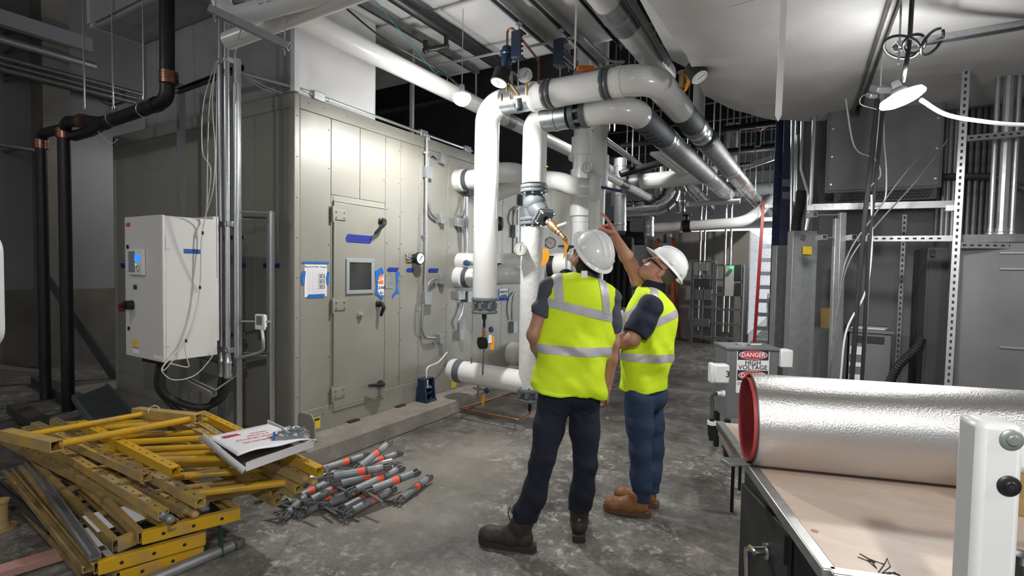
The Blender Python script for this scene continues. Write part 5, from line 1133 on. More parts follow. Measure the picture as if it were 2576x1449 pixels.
# ------------------------------------------------------------------ heap of grey scaffold braces
def make_brace():
    t = thing('scaffold_brace', 'brace', 'scaffold brace', (0, 0, 0), 'grey scaffold braces heaped on the floor')
    L = .40; r = .0265
    M().cyl((-L/2, 0, 0), (L/2, 0, 0), r, n=16).build('tube', 'brace_grey', t)
    b = M().lathe((-.01, 0, 0), (1, 0, 0), [(0, r), (0, r*1.03), (.06, r*1.03), (.06, r)], 16).build('orange_sticker', 'orange_sticker', t)
    M().lathe((.05, 0, 0), (1, 0, 0), [(0, r), (0, r*1.025), (.022, r*1.025), (.022, r)], 16).build('dark_sticker', 'stencil_cloth', t)
    for s in (-1, 1):
        m_ = M()
        for w_ in (-1, 1): m_.prism([(0, -.018), (.05, -.022), (.075, -.012), (.078, .01), (.05, .024), (0, .02)], (s*L/2 if s > 0 else -L/2, w_*.017-.006, 0), (s, 0, 0), (0, 0, 1), -.012*s)
        m_.build('clamp_jaw', 'brace_dark', t, bevel=.003)
    M().cyl((-L/2-.05, -.04, 0), (-L/2-.05, .04, 0), .007, n=8).build('jaw_pin', 'galv_dull', t)
    m_ = M().bar((-L/2-.05, .03, .0), (-L/2-.03, .17, -.008), .022, .007); m_.build('wedge_bar', 'brace_dark', t, bevel=.002)
    return t
br = make_brace()
K = lambda x, y: (690+x/6.283, 1100+y/6.283)
pile = [((150, 1270), (640, 760), .03, 0, 'front left grey brace pointing at the yellow frames, wedge bar out to the right'),
 ((300, 980), (760, 760), .05, 1, 'grey brace crossing under the front left one'),
 ((560, 1140), (1050, 900), .03, 0, 'grey brace low at the front with its jaw on the dust'),
 ((640, 960), (1130, 720), .09, 1, 'grey brace in mid heap left, just above the front one'),
 ((1100, 720), (1730, 560), .13, 0, 'grey brace in mid heap with its orange sticker near the far end'),
 ((930, 620), (1720, 480), .20, 0, 'topmost shiny grey brace with a black jaw at its left end'),
 ((760, 500), (1400, 300), .10, 1, 'rear grey brace next to the concrete pad'),
 ((1330, 480), (1790, 110), .16, 0, 'grey brace tilted up at the back with its jaw highest'),
 ((1180, 880), (2010, 490), .14, 0, 'grey brace in the right middle of the heap ending at a small knuckle'),
 ((1600, 800), (2130, 600), .13, 1, 'grey brace at the right edge of the heap with pale sticker'),
 ((960, 1010), (1500, 830), .05, 1, 'grey brace half buried at the centre front'),
 ((1180, 1190), (1850, 830), .05, 0, 'front right grey brace with faded sticker and a wedge bar'),
 ((1140, 1100), (1640, 830), .035, 1, 'grey brace tucked behind the front right one'),
 ((1990, 990), (2430, 650), .03, 0, 'lone grey brace lying apart at the far right'),
 ((1280, 760), (1900, 480), .08, 1, 'buried grey brace visible only at its far knuckle'),
 ((1420, 430), (1840, 300), .06, 0, 'short looking grey brace end at the back of the heap')]
for i, (a, b, z, fl, lb) in enumerate(pile):
    A, B = G(*K(*a), z), G(*K(*b), z+.01 if i != 7 else z+.06); o = br if i == 0 else copy_tree(br); o['label'] = lb
    c_ = (A+B)/2; d = nrm(B-A); x = d; y = nrm(np.cross((0, 0, 1), x)); zz_ = np.cross(x, y); rr = random.uniform(-.5, .5)
    if fl: y, zz_ = -y, -zz_
    y2 = y*math.cos(rr*.4)+zz_*math.sin(rr*.4); z2 = np.cross(x, y2)
    mm_ = Matrix(((x[0], y2[0], z2[0], c_[0]), (x[1], y2[1], z2[1], c_[1]), (x[2], y2[2], z2[2], max(c_[2], .03)), (0, 0, 0, 1)))
    s_ = np.linalg.norm(B-A)/.51; s_ = min(1.25, max(.8, s_)); o.matrix_world = mm_ @ Matrix.Diagonal((s_, 1, 1, 1))
A, B = G(655, 1246, .045), G(920, 1158, .05); t = thing('steel_tube', 'bright galvanized tube running from under the yellow frames into the brace heap', 'tube', (A+B)/2)
M().hollow(A, B, .024, .020).build('tube', 'galv', t)
A, B = G(700, 1215, .04), G(985, 1160, .04); t = thing('steel_tube', 'dull galvanized tube behind the bright one reaching the back of the heap', 'tube', (A+B)/2); M().hollow(A, B, .026, .02).build('tube', 'galv_dull', t)
# ------------------------------------------------------------------ struts, sprinkler pipe and hangers under the supply duct
ZS = 3.80
for i, (x_, y0, y1, mt, lb) in enumerate(((-2.33, .6, 5.2, 'galv_dull', 'long steel strut under the supply duct above the pressure gauge'), (-2.06, .6, 5.3, 'galv_dull', 'long steel strut under the supply duct carrying the right spring hanger'), (-3.37, .6, 4.85, 'galv_dark', 'long steel strut under the supply duct nearest the plenum'), (-1.72, .6, 5.0, 'galv_dark', 'long steel strut beside the sleeved overhead pipe'))):
    t = thing('overhead_strut', lb, 'strut', (x_, 3, ZS), 'struts under the supply duct')
    strut(t, (x_, y0, ZS), (x_, y1, ZS), (0, 0, -1), .075 if i < 2 else .05, mt)
    for y in (y0+.6, y1-.15): M().cyl((x_, y, ZS), (x_, y, 6.2), .006, n=6).build('threaded_rod', 'galv', t)
t = thing('sprinkler_pipe', 'black sprinkler pipe with a short drop under the white duct', 'pipe', (-3.05, 3, 3.78))
M().cyl((-3.05, .6, 3.80), (-3.05, 5.6, 3.80), .055, n=18).build('main', 'iron', t)
q = on(1123, 78, x=-3.05); a = on(1122, 95, y=q[1]); b = on(1068, 128, y=q[1]+.02); 
a = vec((-3.05, q[1], 3.66)); b = on(1070, 127, z=3.60)
M().tube(fillet([(-3.05, q[1], 3.80), a, b, b+vec((0, 0, .09))], .03, 4), .022, 12).build('drop', 'iron', t)
for p_ in (a, b): M().ell(p_, (.03, .03, .03), n=12, m=8).build('elbow', 'iron', t)
M().lathe(a*.5+b*.5-nrm(b-a)*.02, b-a, [(0, .026), (.04, .026)], 12).build('coupling', 'iron', t)
M().lathe(b+vec((0, 0, .08)), (0, 0, 1), [(0, .012), (.02, .018), (.03, .006)], 10).build('sprinkler_head', 'brass', t)
A, B = on(1085, 167, z=3.70), on(1440, 95, z=3.70)
t = thing('overhead_conduit', 'thin grey conduit crossing below the overhead struts', 'conduit', A); M().cyl(A, B, .013, n=10).build('conduit', 'galv_dull', t); M().lathe(B-nrm(B-A)*.05, B-A, [(0, .018), (.08, .018)], 10).build('coupling', 'galv', t)
A, B = on(860, 12, z=3.75), on(1110, 180, z=3.45); t = thing('hanging_cable', 'black cable sagging diagonally above the white overhead pipe', 'cable', A); M().tube(spline([A, A*.6+B*.4-vec((0, 0, .05)), B, L1+vec((0, 0, .08))], 6), .008, 6).build('cable', 'black', t)
A, B = on(942, 0, z=3.85), on(1108, 200, x=-3.31); t = thing('tie_wire', 'thin green tie wire holding the white overhead pipe', 'wire', A); M().tube([A, B], .003, 5).build('wire', 'cyan_tape', t); M().torus(B, (0, 1, 0), .09, .003, 20, 5).build('wire_loop', 'cyan_tape', t)
# spring hangers
for i, (px, py, x_, lb) in enumerate(((1305, 115, -2.33, 'left dark blue spring hanger box above the air vent'), (1410, 135, -2.06, 'right dark blue spring hanger box above the white pipe'))):
    c_ = on(px, py, x=x_); t = thing('spring_hanger', lb, 'spring hanger', c_, 'spring hangers'); h_ = .22; w_ = .10
    m_ = M(); m_.box(c_+vec((0, -.045, 0)), (w_, .012, h_)); m_.box(c_+vec((0, 0, h_/2)), (w_, .10, .014)); m_.box(c_+vec((0, 0, -h_/2)), (w_, .10, .014)); m_.box(c_+vec((-.045, 0, 0)), (.012, .10, h_)); m_.build('housing', 'blue_enamel', t, bevel=.004)
    M().tube([c_+vec((.005+.032*math.cos(a), .032*math.sin(a), -.09+.0085*a/1.3)) for a in np.linspace(0, 25, 90)], .006, 6).build('coil_spring', 'black', t)
    M().cyl(c_+vec((0, 0, h_/2)), (c_[0], c_[1], ZS), .007, n=8).build('upper_rod', 'galv', t)
    M().lathe((c_[0], c_[1], ZS-.06), (0, 0, 1), [(0, .03), (.008, .03), (.01, .012), (.03, .012)], 12).build('washer', 'galv', t)
    M().cyl(c_-vec((0, 0, h_/2)), (c_[0], c_[1], 3.20), .007, n=8).build('lower_rod', 'galv', t)
# air vent bottle with copper discharge
c_ = atd(1275, 150, 4.72); t = thing('air_vent', 'dark blue automatic air vent with a copper tube bent over', 'air vent', c_)
M().lathe(c_-vec((0, 0, .16)), (0, 0, 1), [(0, .022), (.03, .03), (.04, .045), (.11, .045), (.12, .052), (.20, .052), (.21, .062), (.235, .062), (.24, .05), (.27, .045), (.29, .02)], 20).build('body', 'blue_enamel', t)
M().tube(fillet([c_+vec((0, 0, .12)), c_+vec((0, 0, .27)), c_+vec((.06, .0, .27)), on(1355, 152, y=c_[1]+.1), on(1355, 212, y=c_[1]+.1)], [.03, .03, .03], 4), .011, 10).build('copper_tube', 'copper', t)
M().lathe(c_-vec((0, 0, .23)), (0, 0, 1), [(0, .012), (.03, .012), (.03, .018), (.07, .018)], 10).build('nipple', 'black', t)
M().cyl(c_-vec((0, 0, .17)), (c_[0], c_[1]+.05, 3.3), .008, n=8).build('stem', 'bronze', t)
gq = atd(1320, 190, 4.65); gauge(gq, CC-gq+vec((.3, 0, .6)), .065, None, 'white faced pressure gauge on top of the white pipe', rot=.5)
M().cyl(gq-vec((0, -.04, .05)), gq-vec((0, -.06, .16)), .01, n=8).build('gauge_stem', 'brass', bpy.data.objects['dial_gauge.001'] if 'dial_gauge.001' in bpy.data.objects else None)
gq = atd(1256, 200, 4.6); gauge(gq+vec((0, 0, -.02)), (-.1, -.35, -1), .075, None, 'black gauge seen from below left of the air vent', back=.11, mt='black_matte', rot=.4)
gq = atd(1758, 192, 4.0); t = gauge(gq, (.5, -.25, -.85), .068, None, 'black gauge with an orange tag at the pipe elbow', back=.11, mt='black_matte', rot=.4)
M().lathe(atd(1716, 205, 4.25), (0, 0, 1), [(-.05, .02), (.0, .026), (.06, .026), (.07, .04), (.08, .042)], 14).build('gauge_cock', 'bronze', t)
M().cyl(atd(1722, 200, 4.25), gq+vec((-.0, 0, .03)), .014, n=8).build('gauge_pipe', 'bronze', t)
o_ = atd(1726, 195, 4.2); M().prism([(-.01, .02), (.035, .02), (.04, -.03), (.01, -.10), (-.02, -.13), (.005, -.03)], o_, AR, (0, 0, 1), .001).build('orange_tag', 'orange_tag', t)
# sensor head on the left zinc sleeve and drop arm
c_ = atd(1306, 262, 4.6); t = thing('temperature_sensor', 'small grey sensor head with brass ball valve on the metal pipe sleeve', 'sensor', c_)
M().lathe(c_, (0, -.3, 1), [(-.04, .03), (-.03, .038), (.0, .03), (.05, .03)], 14).build('sensor_head', 'grey_valve', t)
M().lathe(c_-vec((0, 0, .06)), (0, -.3, 1), [(0, .034), (.015, .036)], 14).build('sensor_cap', 'navy_handle', t)
M().tube([atd(1306, 240, 4.6), atd(1295, 225, 4.6), atd(1280, 205, 4.62)], .012, 8).build('arm', 'bronze', t)
M().bar(atd(1285, 180, 4.7), atd(1287, 250, 4.66), .035, .006, AF).build('hanger_strap', 'galv', t)
for px, py in ((1276, 222), (1262, 246)): q = atd(px, py, 4.55); M().lathe(q, (0, 0, 1), [(-.03, .008), (-.01, .012), (.02, .012), (.04, .006)], 8).build('brass_cock', 'brass', t)
# orange valve actuator and its flexible conduit
c_ = atd(1472, 176, 4.6); t = thing('valve_actuator', 'orange and grey valve actuator on the upper white pipe', 'actuator', c_)
Rq = np.array([nrm(AR*vec((1, 1, 0))), nrm(AF*vec((1, 1, 0))), (0, 0, 1)]).T
M().box(c_, (.15, .10, .05), Rq).build('motor_cover', 'orange', t, bevel=.008); M().box(c_+vec((-.05, -.02, -.045)), (.10, .10, .05), Rq).build('base', 'grey_box', t, bevel=.006)
M().box(c_+vec((.0, .0, .027)), (.05, .06, .003), Rq).build('label_plate', 'paper', t)
f = M(); flex(f, [c_+vec((.08, .04, 0)), atd(1568, 155, 4.7), atd(1530, 150, 4.9), atd(1468, 92, 4.9)], .012); f.build('flexible_conduit', 'galv_dull', t)
c_ = atd(1533, 288, 5.9); t = thing('valve_actuator', 'small orange actuator beside the brightly lit plastic stack', 'actuator', c_); M().box(c_, (.06, .08, .05), Rq).build('motor_cover', 'orange', t, bevel=.006); M().box(c_+vec((-.03, 0, -.06)), (.05, .08, .10), Rq).build('base', 'plastic_white', t, bevel=.006)
# slotted angle along the return duct edge
A, B = on(1585, 0, z=3.55), on(1682, 160, z=3.55); d = (B-A)
t = thing('slotted_angle', 'dark slotted steel angle between the sleeved pipe and the return duct', 'angle iron', A); strut(t, A-d*1.0, B, (-1, 0, -1), .05, 'galv_dark', slots=1)
d_ = nrm(d); pl_ = [on(1650, 0, z=3.36), on(1700, 75, z=3.36), on(1766, 190, z=3.36), on(1690, 152, z=3.46), on(1610, 0, z=3.46)]
M().add(pl_+[p+vec((0, 0, .03)) for p in pl_], [(0, 1, 2, 3, 4), (5, 6, 7, 8, 9)]+[(j, (j+1) % 5, 5+(j+1) % 5, 5+j) for j in range(5)]).build('foil_flap', 'duct_wrap_bright', bpy.data.objects['return_duct']).parent = None if False else bpy.data.objects['return_duct']
# hanging flat white straps
for px0, py0, px1, py1, dep, lb, w_ in ((1450, 0, 1445, 178, 3.9, 'thin white strap hanging above the orange actuator', .014), (1972, 0, 1957, 306, 2.6, 'flat white strap hanging from the return duct', .032)):
    A, B = atd(px0, py0, dep), atd(px1, py1, dep); A2 = A+(A-B)*(.3); t = thing('hanging_strap', lb, 'strap', B, 'white straps')
    x = AR; t_ = nrm(A2-B); M().prism([(0, 0), (-w_/2, .03), (-w_/2, np.linalg.norm(A2-B)), (w_/2, np.linalg.norm(A2-B)), (w_/2, .03)], B, x, t_, .0025).build('strap', 'strap_white', t)
# green arrow label on the pipe behind
t = thing('service_pipe', 'slim white pipe with a green arrow label between the two main runs', 'pipe', (-1.42, 6, 3.42)); xg, zg = -1.40, 3.38
M().cyl((xg, 4.9, zg), (xg, 12, zg), .05, n=16).build('pipe', 'pvc_white', t)
mat('green_label', (.02, .22, .10), .5)
yg = on(1648, 262, x=xg)[1]; M().lathe((xg, yg-.25, zg), (0, 1, 0), [(0, .05), (0, .0515), (.45, .0515), (.45, .05)], 16).build('green_label', 'green_label', t)
t = thing('service_pipe', 'vertical white pipe rising beside the black gauge at the elbow', 'pipe', (-.95, 5.5, 3)); q = atd(1759, 240, 6.2); M().cyl((q[0], q[1], q[2]-.35), (q[0], q[1], 6.2), .07, n=16).build('pipe', 'pvc_white', t)
# lamp cords
t = thing('power_cord', 'bright white lamp cord sagging to the right from the disc lamp', 'cord', L2); M().tube(spline([L2+vec((.09, .03, -.012)), atd(2380, 288, 3.0), atd(2470, 305, 2.95), atd(2576, 314, 2.9), atd(2760, 310, 2.8)], 8), .012, 8).build('cord', 'plastic_white', t)
t = thing('cord_coil', 'coiled black cable tied above the disc lamp', 'cable', atd(2290, 110, 3.0))
M().tube(spline([atd(2298, -60, 2.9), atd(2292, 40, 2.9), atd(2288, 100, 2.9), atd(2280, 160, 2.9), L2+vec((0, 0, .10))], 8), .012, 8).build('cable', 'black', t)
for k, (cx, cy, rx, ry, tl) in enumerate(((2268, 118, 46, 28, .1), (2300, 110, 30, 22, -.5), (2345, 105, 40, 18, -.9))):
    pts = []
    for a in np.linspace(.2, 6.0, 26):
        u, v = rx*math.cos(a), ry*math.sin(a); pts.append(atd(cx+u*math.cos(tl)-v*math.sin(tl), cy+u*math.sin(tl)+v*math.cos(tl), 2.9+.08*math.sin(a)))
    M().tube(pts, .008, 7).build('cable_loop', 'black', t)
A, B = atd(2252, 118, 2.95), atd(2576, 62, 3.05); t = thing('trapeze_strut', 'slotted galvanized strut hung under the return duct near the disc lamp', 'strut', A); B2 = A+(B-A)*1.6
strut(t, A, B2, (0, -.5, -1), .041, 'galv', slots=1); M().cyl(A+(B-A)*.03-vec((0, 0, .1)), A+(B-A)*.03+vec((0, 0, .6)), .006, n=6).build('threaded_rod', 'galv', t)
A, B = on(2250, 0, z=3.14), on(2150, 290, z=3.14); t = thing('duct_strap', 'dark steel strap strut running along the return duct underside', 'strut', A); A2 = A+(A-B)*.2
strut(t, A2-vec((0, 0, .0)), B, (0, 0, -1), .06, 'galv_dark', slots=1)
c_ = atd(2215, 225, 3.6); t = thing('ceiling_box', 'open steel box hanging crooked under the return duct', 'electrical box', c_); Rz = rotz(.5)@rotx(.5)
M().box(c_, (.10, .10, .04), Rz).build('box_body', 'galv_dull', t, bevel=.004); M().box(c_+vec((-.05, 0, -.035)), (.05, .06, .03), Rz).build('box_plug', 'galv', t, bevel=.004)
M().tube(spline([c_+vec((0, 0, -.02)), atd(2172, 240, 3.3), atd(2165, 262, 3.3), atd(2205, 275, 3.3)], 5), .0025, 5).build('wire', 'galv_dark', t); M().cyl(c_, c_+vec((0, 0, .3)), .005, n=6).build('hanger_wire', 'galv', t)
# ------------------------------------------------------------------ workbench with foil roll
mat('bench_board', (.60, .48, .40), .55, col2=(.54, .425, .35), scale=3, bump=.06, bscale=14, col3=(.64, .53, .45), scale3=4, lo3=.5, hi3=.7, stretch=(1, 3, 1))
mat('bench_edge', (.52, .53, .53), .35, .8, col2=(.40, .41, .41), scale=20)
mat('foil', (.66, .65, .64), .30, 1.0, bump=.2, bscale=170)
mat('foil_red', (.50, .10, .10), .55, col2=(.48, .06, .065), scale=6)
mat('white_enamel', (.72, .73, .73), .3, col2=(.68, .69, .69), scale=5, coat=.2)
mat('bolt_green', (.30, .34, .31), .4, .5)
mat('blue_column', (.045, .06, .14), .6, col2=(.07, .08, .15), scale=6, col3=(.12, .11, .11), scale3=3, lo3=.55, hi3=.6)
BZ = .90
e2 = nrm(vec((.9593, .2822, 0))); e1 = nrm(vec((e2[1], -e2[0], 0)))
K0 = on(1935, 1178, z=BZ); Kf = on(2088, 1438, z=BZ)
Lf = float((Kf-K0)@e1); sh_ = float((Kf-K0)@e2)
def Bp(u, v, z=BZ): return vec((K0[0], K0[1], z))+e2*u+e1*v      # u to the right, v towards the photographer
b = thing('workbench', 'dark steel workbench with a pale metal edged board top', 'workbench', Bp(.7, .2, 0))
dl = sh_/Lf                                                     # left edge runs slightly askew
top = [(-.10-.55*dl, -.55), (sh_, Lf), (2.2, Lf), (2.2, -.55)]
pv = [Bp(u, v, z) for z in (BZ-.03, BZ) for u, v in top]
M().add(pv, [(3, 2, 1, 0), (4, 5, 6, 7)]+[(j, (j+1) % 4, 4+(j+1) % 4, 4+j) for j in range(4)]).build('board_top', 'bench_board', b, bevel=.002)
M().bar(Bp(*top[0], BZ-.012), Bp(*top[1], BZ-.012), .035, .035).build('metal_edge', 'bench_edge', b, bevel=.004)
M().bar(Bp(*top[1], BZ-.012), Bp(2.2, Lf, BZ-.012), .035, .035).build('metal_edge', 'bench_edge', b, bevel=.004)
# cabinet body under the board, its door towards the aisle
cl = lambda v: -.04+.02*v
W0, W1 = on(1876, 1180, z=BZ-.06), None
bx0 = -.085; vb0, vb1 = -.12, .42
ca = [(-.06, -.113), (.016, .284), (1.9, .284), (1.9, -.113)]
pv = [Bp(u, v, z) for z in (.06, BZ-.035) for u, v in ca]
M().add(pv, [(3, 2, 1, 0), (4, 5, 6, 7)]+[(j, (j+1) % 4, 4+(j+1) % 4, 4+j) for j in range(4)]).build('cabinet_body', 'dark_cabinet', b, bevel=.004)
pa, pb = Bp(*ca[0], 0), Bp(*ca[1], 0); dd = nrm(pb-pa); nn = nrm(vec((-dd[1], dd[0], 0))); nn = nn if nn@e2 < 0 else -nn
Ld = np.linalg.norm(pb-pa)
for k0, k1, nm in ((.03, .97, 'cabinet_door'),):
    dpt = M().prism([(k0*Ld, .12), (k1*Ld, .12), (k1*Ld, BZ-.10), (k0*Ld, BZ-.10)], pa+nn*.001, dd, (0, 0, 1), -.014 if np.cross(dd, (0, 0, 1))@nn < 0 else .014).build(nm, 'dark_cabinet', b, bevel=.003)
hp = pa+dd*Ld*.62+nn*.02+vec((0, 0, .665))
M().lathe(hp-nn*.01, nn, [(0, .028), (.012, .028), (.016, .016), (.05, .014)], 16).build('handle_base', 'chrome', dpt)
M().tube([hp+nn*.035+dd*.01, hp+nn*.04-dd*.02, hp+nn*.045-dd*.04+vec((0, 0, -.02)), hp+nn*.04-dd*.042+vec((0, 0, -.13))], [.010, .010, .011, .008], 10).build('handle', 'chrome', dpt)
for z in (.70, .25): M().bar(pa+dd*Ld*.95+nn*.016+vec((0, 0, z)), pa+dd*Ld*.95+nn*.016+vec((0, 0, z+.09)), .014, .014).build('door_hinge', 'black', dpt)
for u, v in ((.02, Lf-.06), (2.1, Lf-.06), (2.1, -.5), (.55, -.48)): 
    q = Bp(u+(sh_ if v > .2 else -.1), v, 0); M().bar(q, q+vec((0, 0, BZ-.03)), .05, .05).build('leg', 'dark_cabinet', b)
M().lathe(Bp(*[float((on(2049, 1336, z=BZ)-Bp(0, 0))@e) for e in (e2, e1)], BZ), (0, 0, 1), [(0, .010), (.0008, .010)], 14).build('board_hole', 'lumber_pink', b)
sg = M()
for pts in ([(2163, 1393), (2200, 1415), (2182, 1410), (2205, 1430), (2190, 1408), (2225, 1420), (2210, 1440)], [(2225, 1420), (2232, 1405), (2240, 1425), (2226, 1436), (2218, 1443), (2240, 1440), (2262, 1447), (2250, 1440), (2228, 1446)], [(2158, 1401), (2180, 1410)]):
    sg.tube([on(*p, z=BZ+.0008) for p in pts], .0013, 5)
sg.build('handwriting', 'ink', b)
M().bar(on(1825, 1164, z=BZ+.01), on(1893, 1160, z=BZ+.01), .05, .012).build('steel_offcut', 'galv_dull', None, 'grey steel offcut projecting past the end of the foil roll', 'offcut', bevel=.002)
# foil roll
RR = .163; c0 = on(1884, 1052, z=BZ+RR+.002); ax_ = e2
r = thing('foil_roll', 'large roll of embossed silver jacketing with red inner face on the bench', 'roll', c0-vec((0, 0, RR)))
x_, y_, z_ = frame(ax_); th0 = 2.2
def spir(L0, L1, turns, r0, r1, off, n=110):
    vs = []; 
    for k in range(n+1):
        a = th0+turns*2*math.pi*k/n; rr = r0+(r1-r0)*k/n; d = x_*math.cos(a)+y_*math.sin(a)
        vs += [c0+ax_*L0+d*rr, c0+ax_*L1+d*rr]
    return M().add(vs, [(2*k, 2*k+1, 2*k+3, 2*k+2) for k in range(n)])
sp_ = spir(0, 1.9, 1.0, RR, RR, 0, 96).build('outer_wrap', 'foil', r, ang=60)
for k, (off, ra, rb) in enumerate(((.0, RR-.003, RR-.006), (-.012, RR-.010, RR-.016), (.012, RR-.022, RR-.034))):
    spir(off, 1.88, 1.0, ra, rb, 0, 96).build('inner_wrap', 'foil_red', r, ang=60)
M().lathe(c0, ax_, [(0, RR-.004), (0, RR+.0005), (.004, RR+.0005)], 96, caps=False).build('foil_lip', 'galv_dark', r)
# box peeking out behind
q = on(2560, 1290, z=BZ); M().box(q+vec((.08, .1, .07)), (.25, .2, .14), rotz(.3)).build('wooden_box', 'yellow_old', None, 'brown box on the bench behind the white post', 'box', bevel=.005)
# ------------------------------------------------------------------ white lift post in the foreground
dpz = .90; q = atd(2481, 1250, dpz); zt_ = atd(2485, 1050, dpz)[2]
ps = thing('lift_guard_post', 'white square guard rail post with two bolts in the right foreground', 'post', (q[0], q[1], 0))
fa = nrm(vec((1, .30, 0))); fb = nrm(vec((fa[1], -fa[0], 0))); Rp = np.array([fa, -fb, (0, 0, 1)]).T
wl_ = .066
M().box((q[0], q[1], zt_/2), (wl_, wl_, zt_), Rp).build('post_tube', 'white_enamel', ps, bevel=.012)
fcn = fb
for py, mt in ((1106, 'bolt_green'), (1224, 'black')):
    c_ = on(2515, py, y=q[1]); zz_ = atd(2512, py, dpz-.04)[2]; bc = vec((q[0], q[1], zz_))+fcn*(wl_/2)+fa*.012
    bo = M().lathe(bc, fcn, [(0, .0175), (.002, .0175), (.004, .015), (.0045, .0105), (.0065, .0095), (.008, .0075)], 22).build('bolt', mt, ps)
    M().lathe(bc+fcn*.0078, fcn, [(0, .0045), (.0006, .0045)], 6).build('bolt_socket', 'black_matte' if mt == 'black' else 'bolt_green', bo)
M().box(vec((q[0], q[1], zt_-.055))+fa*.45+fb*(-.005), (.86, .045, .075), Rp).build('top_rail', 'white_enamel', ps, bevel=.018)
M().tube([vec((q[0], q[1], .2))+fa*.0, vec((q[0], q[1], .2))+fa*.8], .02, 12).build('low_rail', 'white_enamel', ps)
kq = on(2572, 1432, z=BZ+.03); M().lathe(kq-vec((0, 0, .03)), (0, 0, 1), [(0, .02), (.012, .02), (.02, .03), (.05, .034), (.065, .025), (.07, .01)], 18).build('black_knob', 'black', None, 'black round knob on the bench at the right edge', 'knob')
# ------------------------------------------------------------------ danger switch box on a stand
dD = 4.45; A0, A1 = atd(1832, 880, dD), atd(1960, 880, dD-.02)
fx = nrm(vec((A1[0]-A0[0], A1[1]-A0[1], 0))); fn = nrm(vec((fx[1], -fx[0], 0))); Wd = float(np.linalg.norm((A1-A0)[:2])); zT = A0[2]; zB = atd(1890, 1056, dD)[2]
Rd = np.array([fx, -fn, (0, 0, 1)]).T; cen = vec(((A0[0]+A1[0])/2, (A0[1]+A1[1])/2, 0))-fn*.16
db = thing('switch_box', 'grey electrical switch box on a stand with a high voltage sign', 'electrical box', cen)
M().box(cen+vec((0, 0, (zT+zB)/2)), (Wd, .30, zT-zB), Rd).build('enclosure', 'grey_cabinet', db, bevel=.006)
M().box(cen+vec((0, 0, zT+.012)), (Wd+.03, .33, .024), Rd).build('lid', 'grey_cabinet', db, bevel=.005)
s0, s1 = atd(1856, 880, dD-.01), atd(1936, 880, dD-.01); sc = (s0+s1)/2; sc = vec((sc[0], sc[1], 0))+fn*.006; hw = float(np.linalg.norm((s1-s0)[:2]))/2; zs1 = zT-.01; zs0 = atd(1890, 990, dD)[2]
FP = cen+fn*.152; u0 = float((sc-FP)@fx); 
def SP(u, z, d=0): return vec((FP[0], FP[1], 0))+fx*(u0+u)+vec((0, 0, z))+fn*d
sgn = M().prism([(-hw, zs0), (hw, zs0), (hw, zs1), (-hw, zs1)], SP(0, 0, 0), fx, (0, 0, 1), .003).build('danger_sign', 'paper', db)
def sign_block(zc_, h_):
    M().prism([(-hw*.95, zc_-h_/2), (hw*.95, zc_-h_/2), (hw*.95, zc_+h_/2), (-hw*.95, zc_+h_/2)], SP(0, 0, .003), fx, (0, 0, 1), .0006).build('sign_field', 'ink', sgn)
    for s_, mt, d_ in ((1.0, 'paper', .0037), (.94, 'red_enamel', .0043)): M().prism([(hw*.88*s_*math.cos(t), zc_+h_*.44*s_*math.sin(t)) for t in np.linspace(0, 2*math.pi, 32, endpoint=False)], SP(0, 0, d_), fx, (0, 0, 1), .0005).build('sign_oval', mt, sgn)
    text('DANGER', h_*.62, SP(0, zc_, .0055), fx, (0, 0, 1), 'paper', sgn, bold=.02, sx=.9)
z1_ = atd(1893, 893, dD)[2]; hh = (atd(1893, 880, dD)[2]-atd(1893, 906, dD)[2]); sign_block(z1_, hh)
text('HIGH', hh*.62, SP(0, atd(1893, 913, dD)[2], .004), fx, (0, 0, 1), 'ink', sgn, bold=.01); text('VOLTAGE', hh*.62, SP(0, atd(1893, 925, dD)[2], .004), fx, (0, 0, 1), 'ink', sgn, bold=.01)
sign_block(atd(1893, 945, dD)[2], hh)
text('CONFINED SPACE', hh*.35, SP(0, atd(1893, 966, dD)[2], .004), fx, (0, 0, 1), 'ink', sgn, bold=.01)
ob = atd(1805, 938, dD-.05); o1 = M().box(ob+vec((.02, 0, 0)), (.13, .10, .16), Rd).build('outlet_cover', 'plastic_white', db, bevel=.015); M().box(ob-fx*.045, (.05, .09, .17), Rd).build('hinged_flap', 'plastic_white', db, bevel=.015)
text('3', .075, ob+fx*.065+fn*.06, fx, (0, 0, 1), 'ink', db, bold=.02)
q = atd(1972, 900, dD); M().box(q, (.10, .12, .15), Rd).build('outlet_box', 'plastic_white', db, bevel=.008)
for (px, py) in ((1832, 1080), (1945, 1080)):
    for dp in (0, .26):
        q = atd(px, 1000, dD); q = vec((q[0], q[1], 0))-fn*dp; M().bar(q, q+vec((0, 0, zB)), .04, .04, fx).build('leg', 'black', db)
M().bar(atd(1820, 1110, dD+.2)*vec((1, 1, 0))+vec((0, 0, .03)), atd(1880, 1170, dD-.2)*vec((1, 1, 0))+vec((0, 0, .03)), .04, .03).build('foot_bar', 'galv_dark', db)
pl_ = atd(1822, 990, dD-.03); pe = atd(1790, 1090, dD-.1); M().lathe(pl_, -fx, [(0, .03), (.02, .03), (.03, .022), (.06, .02)], 12).build('cord_grip', 'plastic_white', db)
M().tube(spline([pl_-fx*.05, pl_-fx*.10+vec((0, 0, -.02)), atd(1792, 1020, dD-.05), pe+vec((0, 0, .12))], 6), .014, 10).build('power_cord', 'rubber', db)
M().lathe(pe+vec((0, 0, -.06)), (0, 0, 1), [(0, .02), (.03, .022), (.035, .03), (.12, .034), (.125, .036), (.15, .036), (.155, .025), (.18, .02)], 14).build('plug', 'black', db); M().lathe(pe+vec((0, 0, .075)), (0, 0, 1), [(0, .038), (.03, .038)], 14).build('plug_collar', 'plastic_white', db)
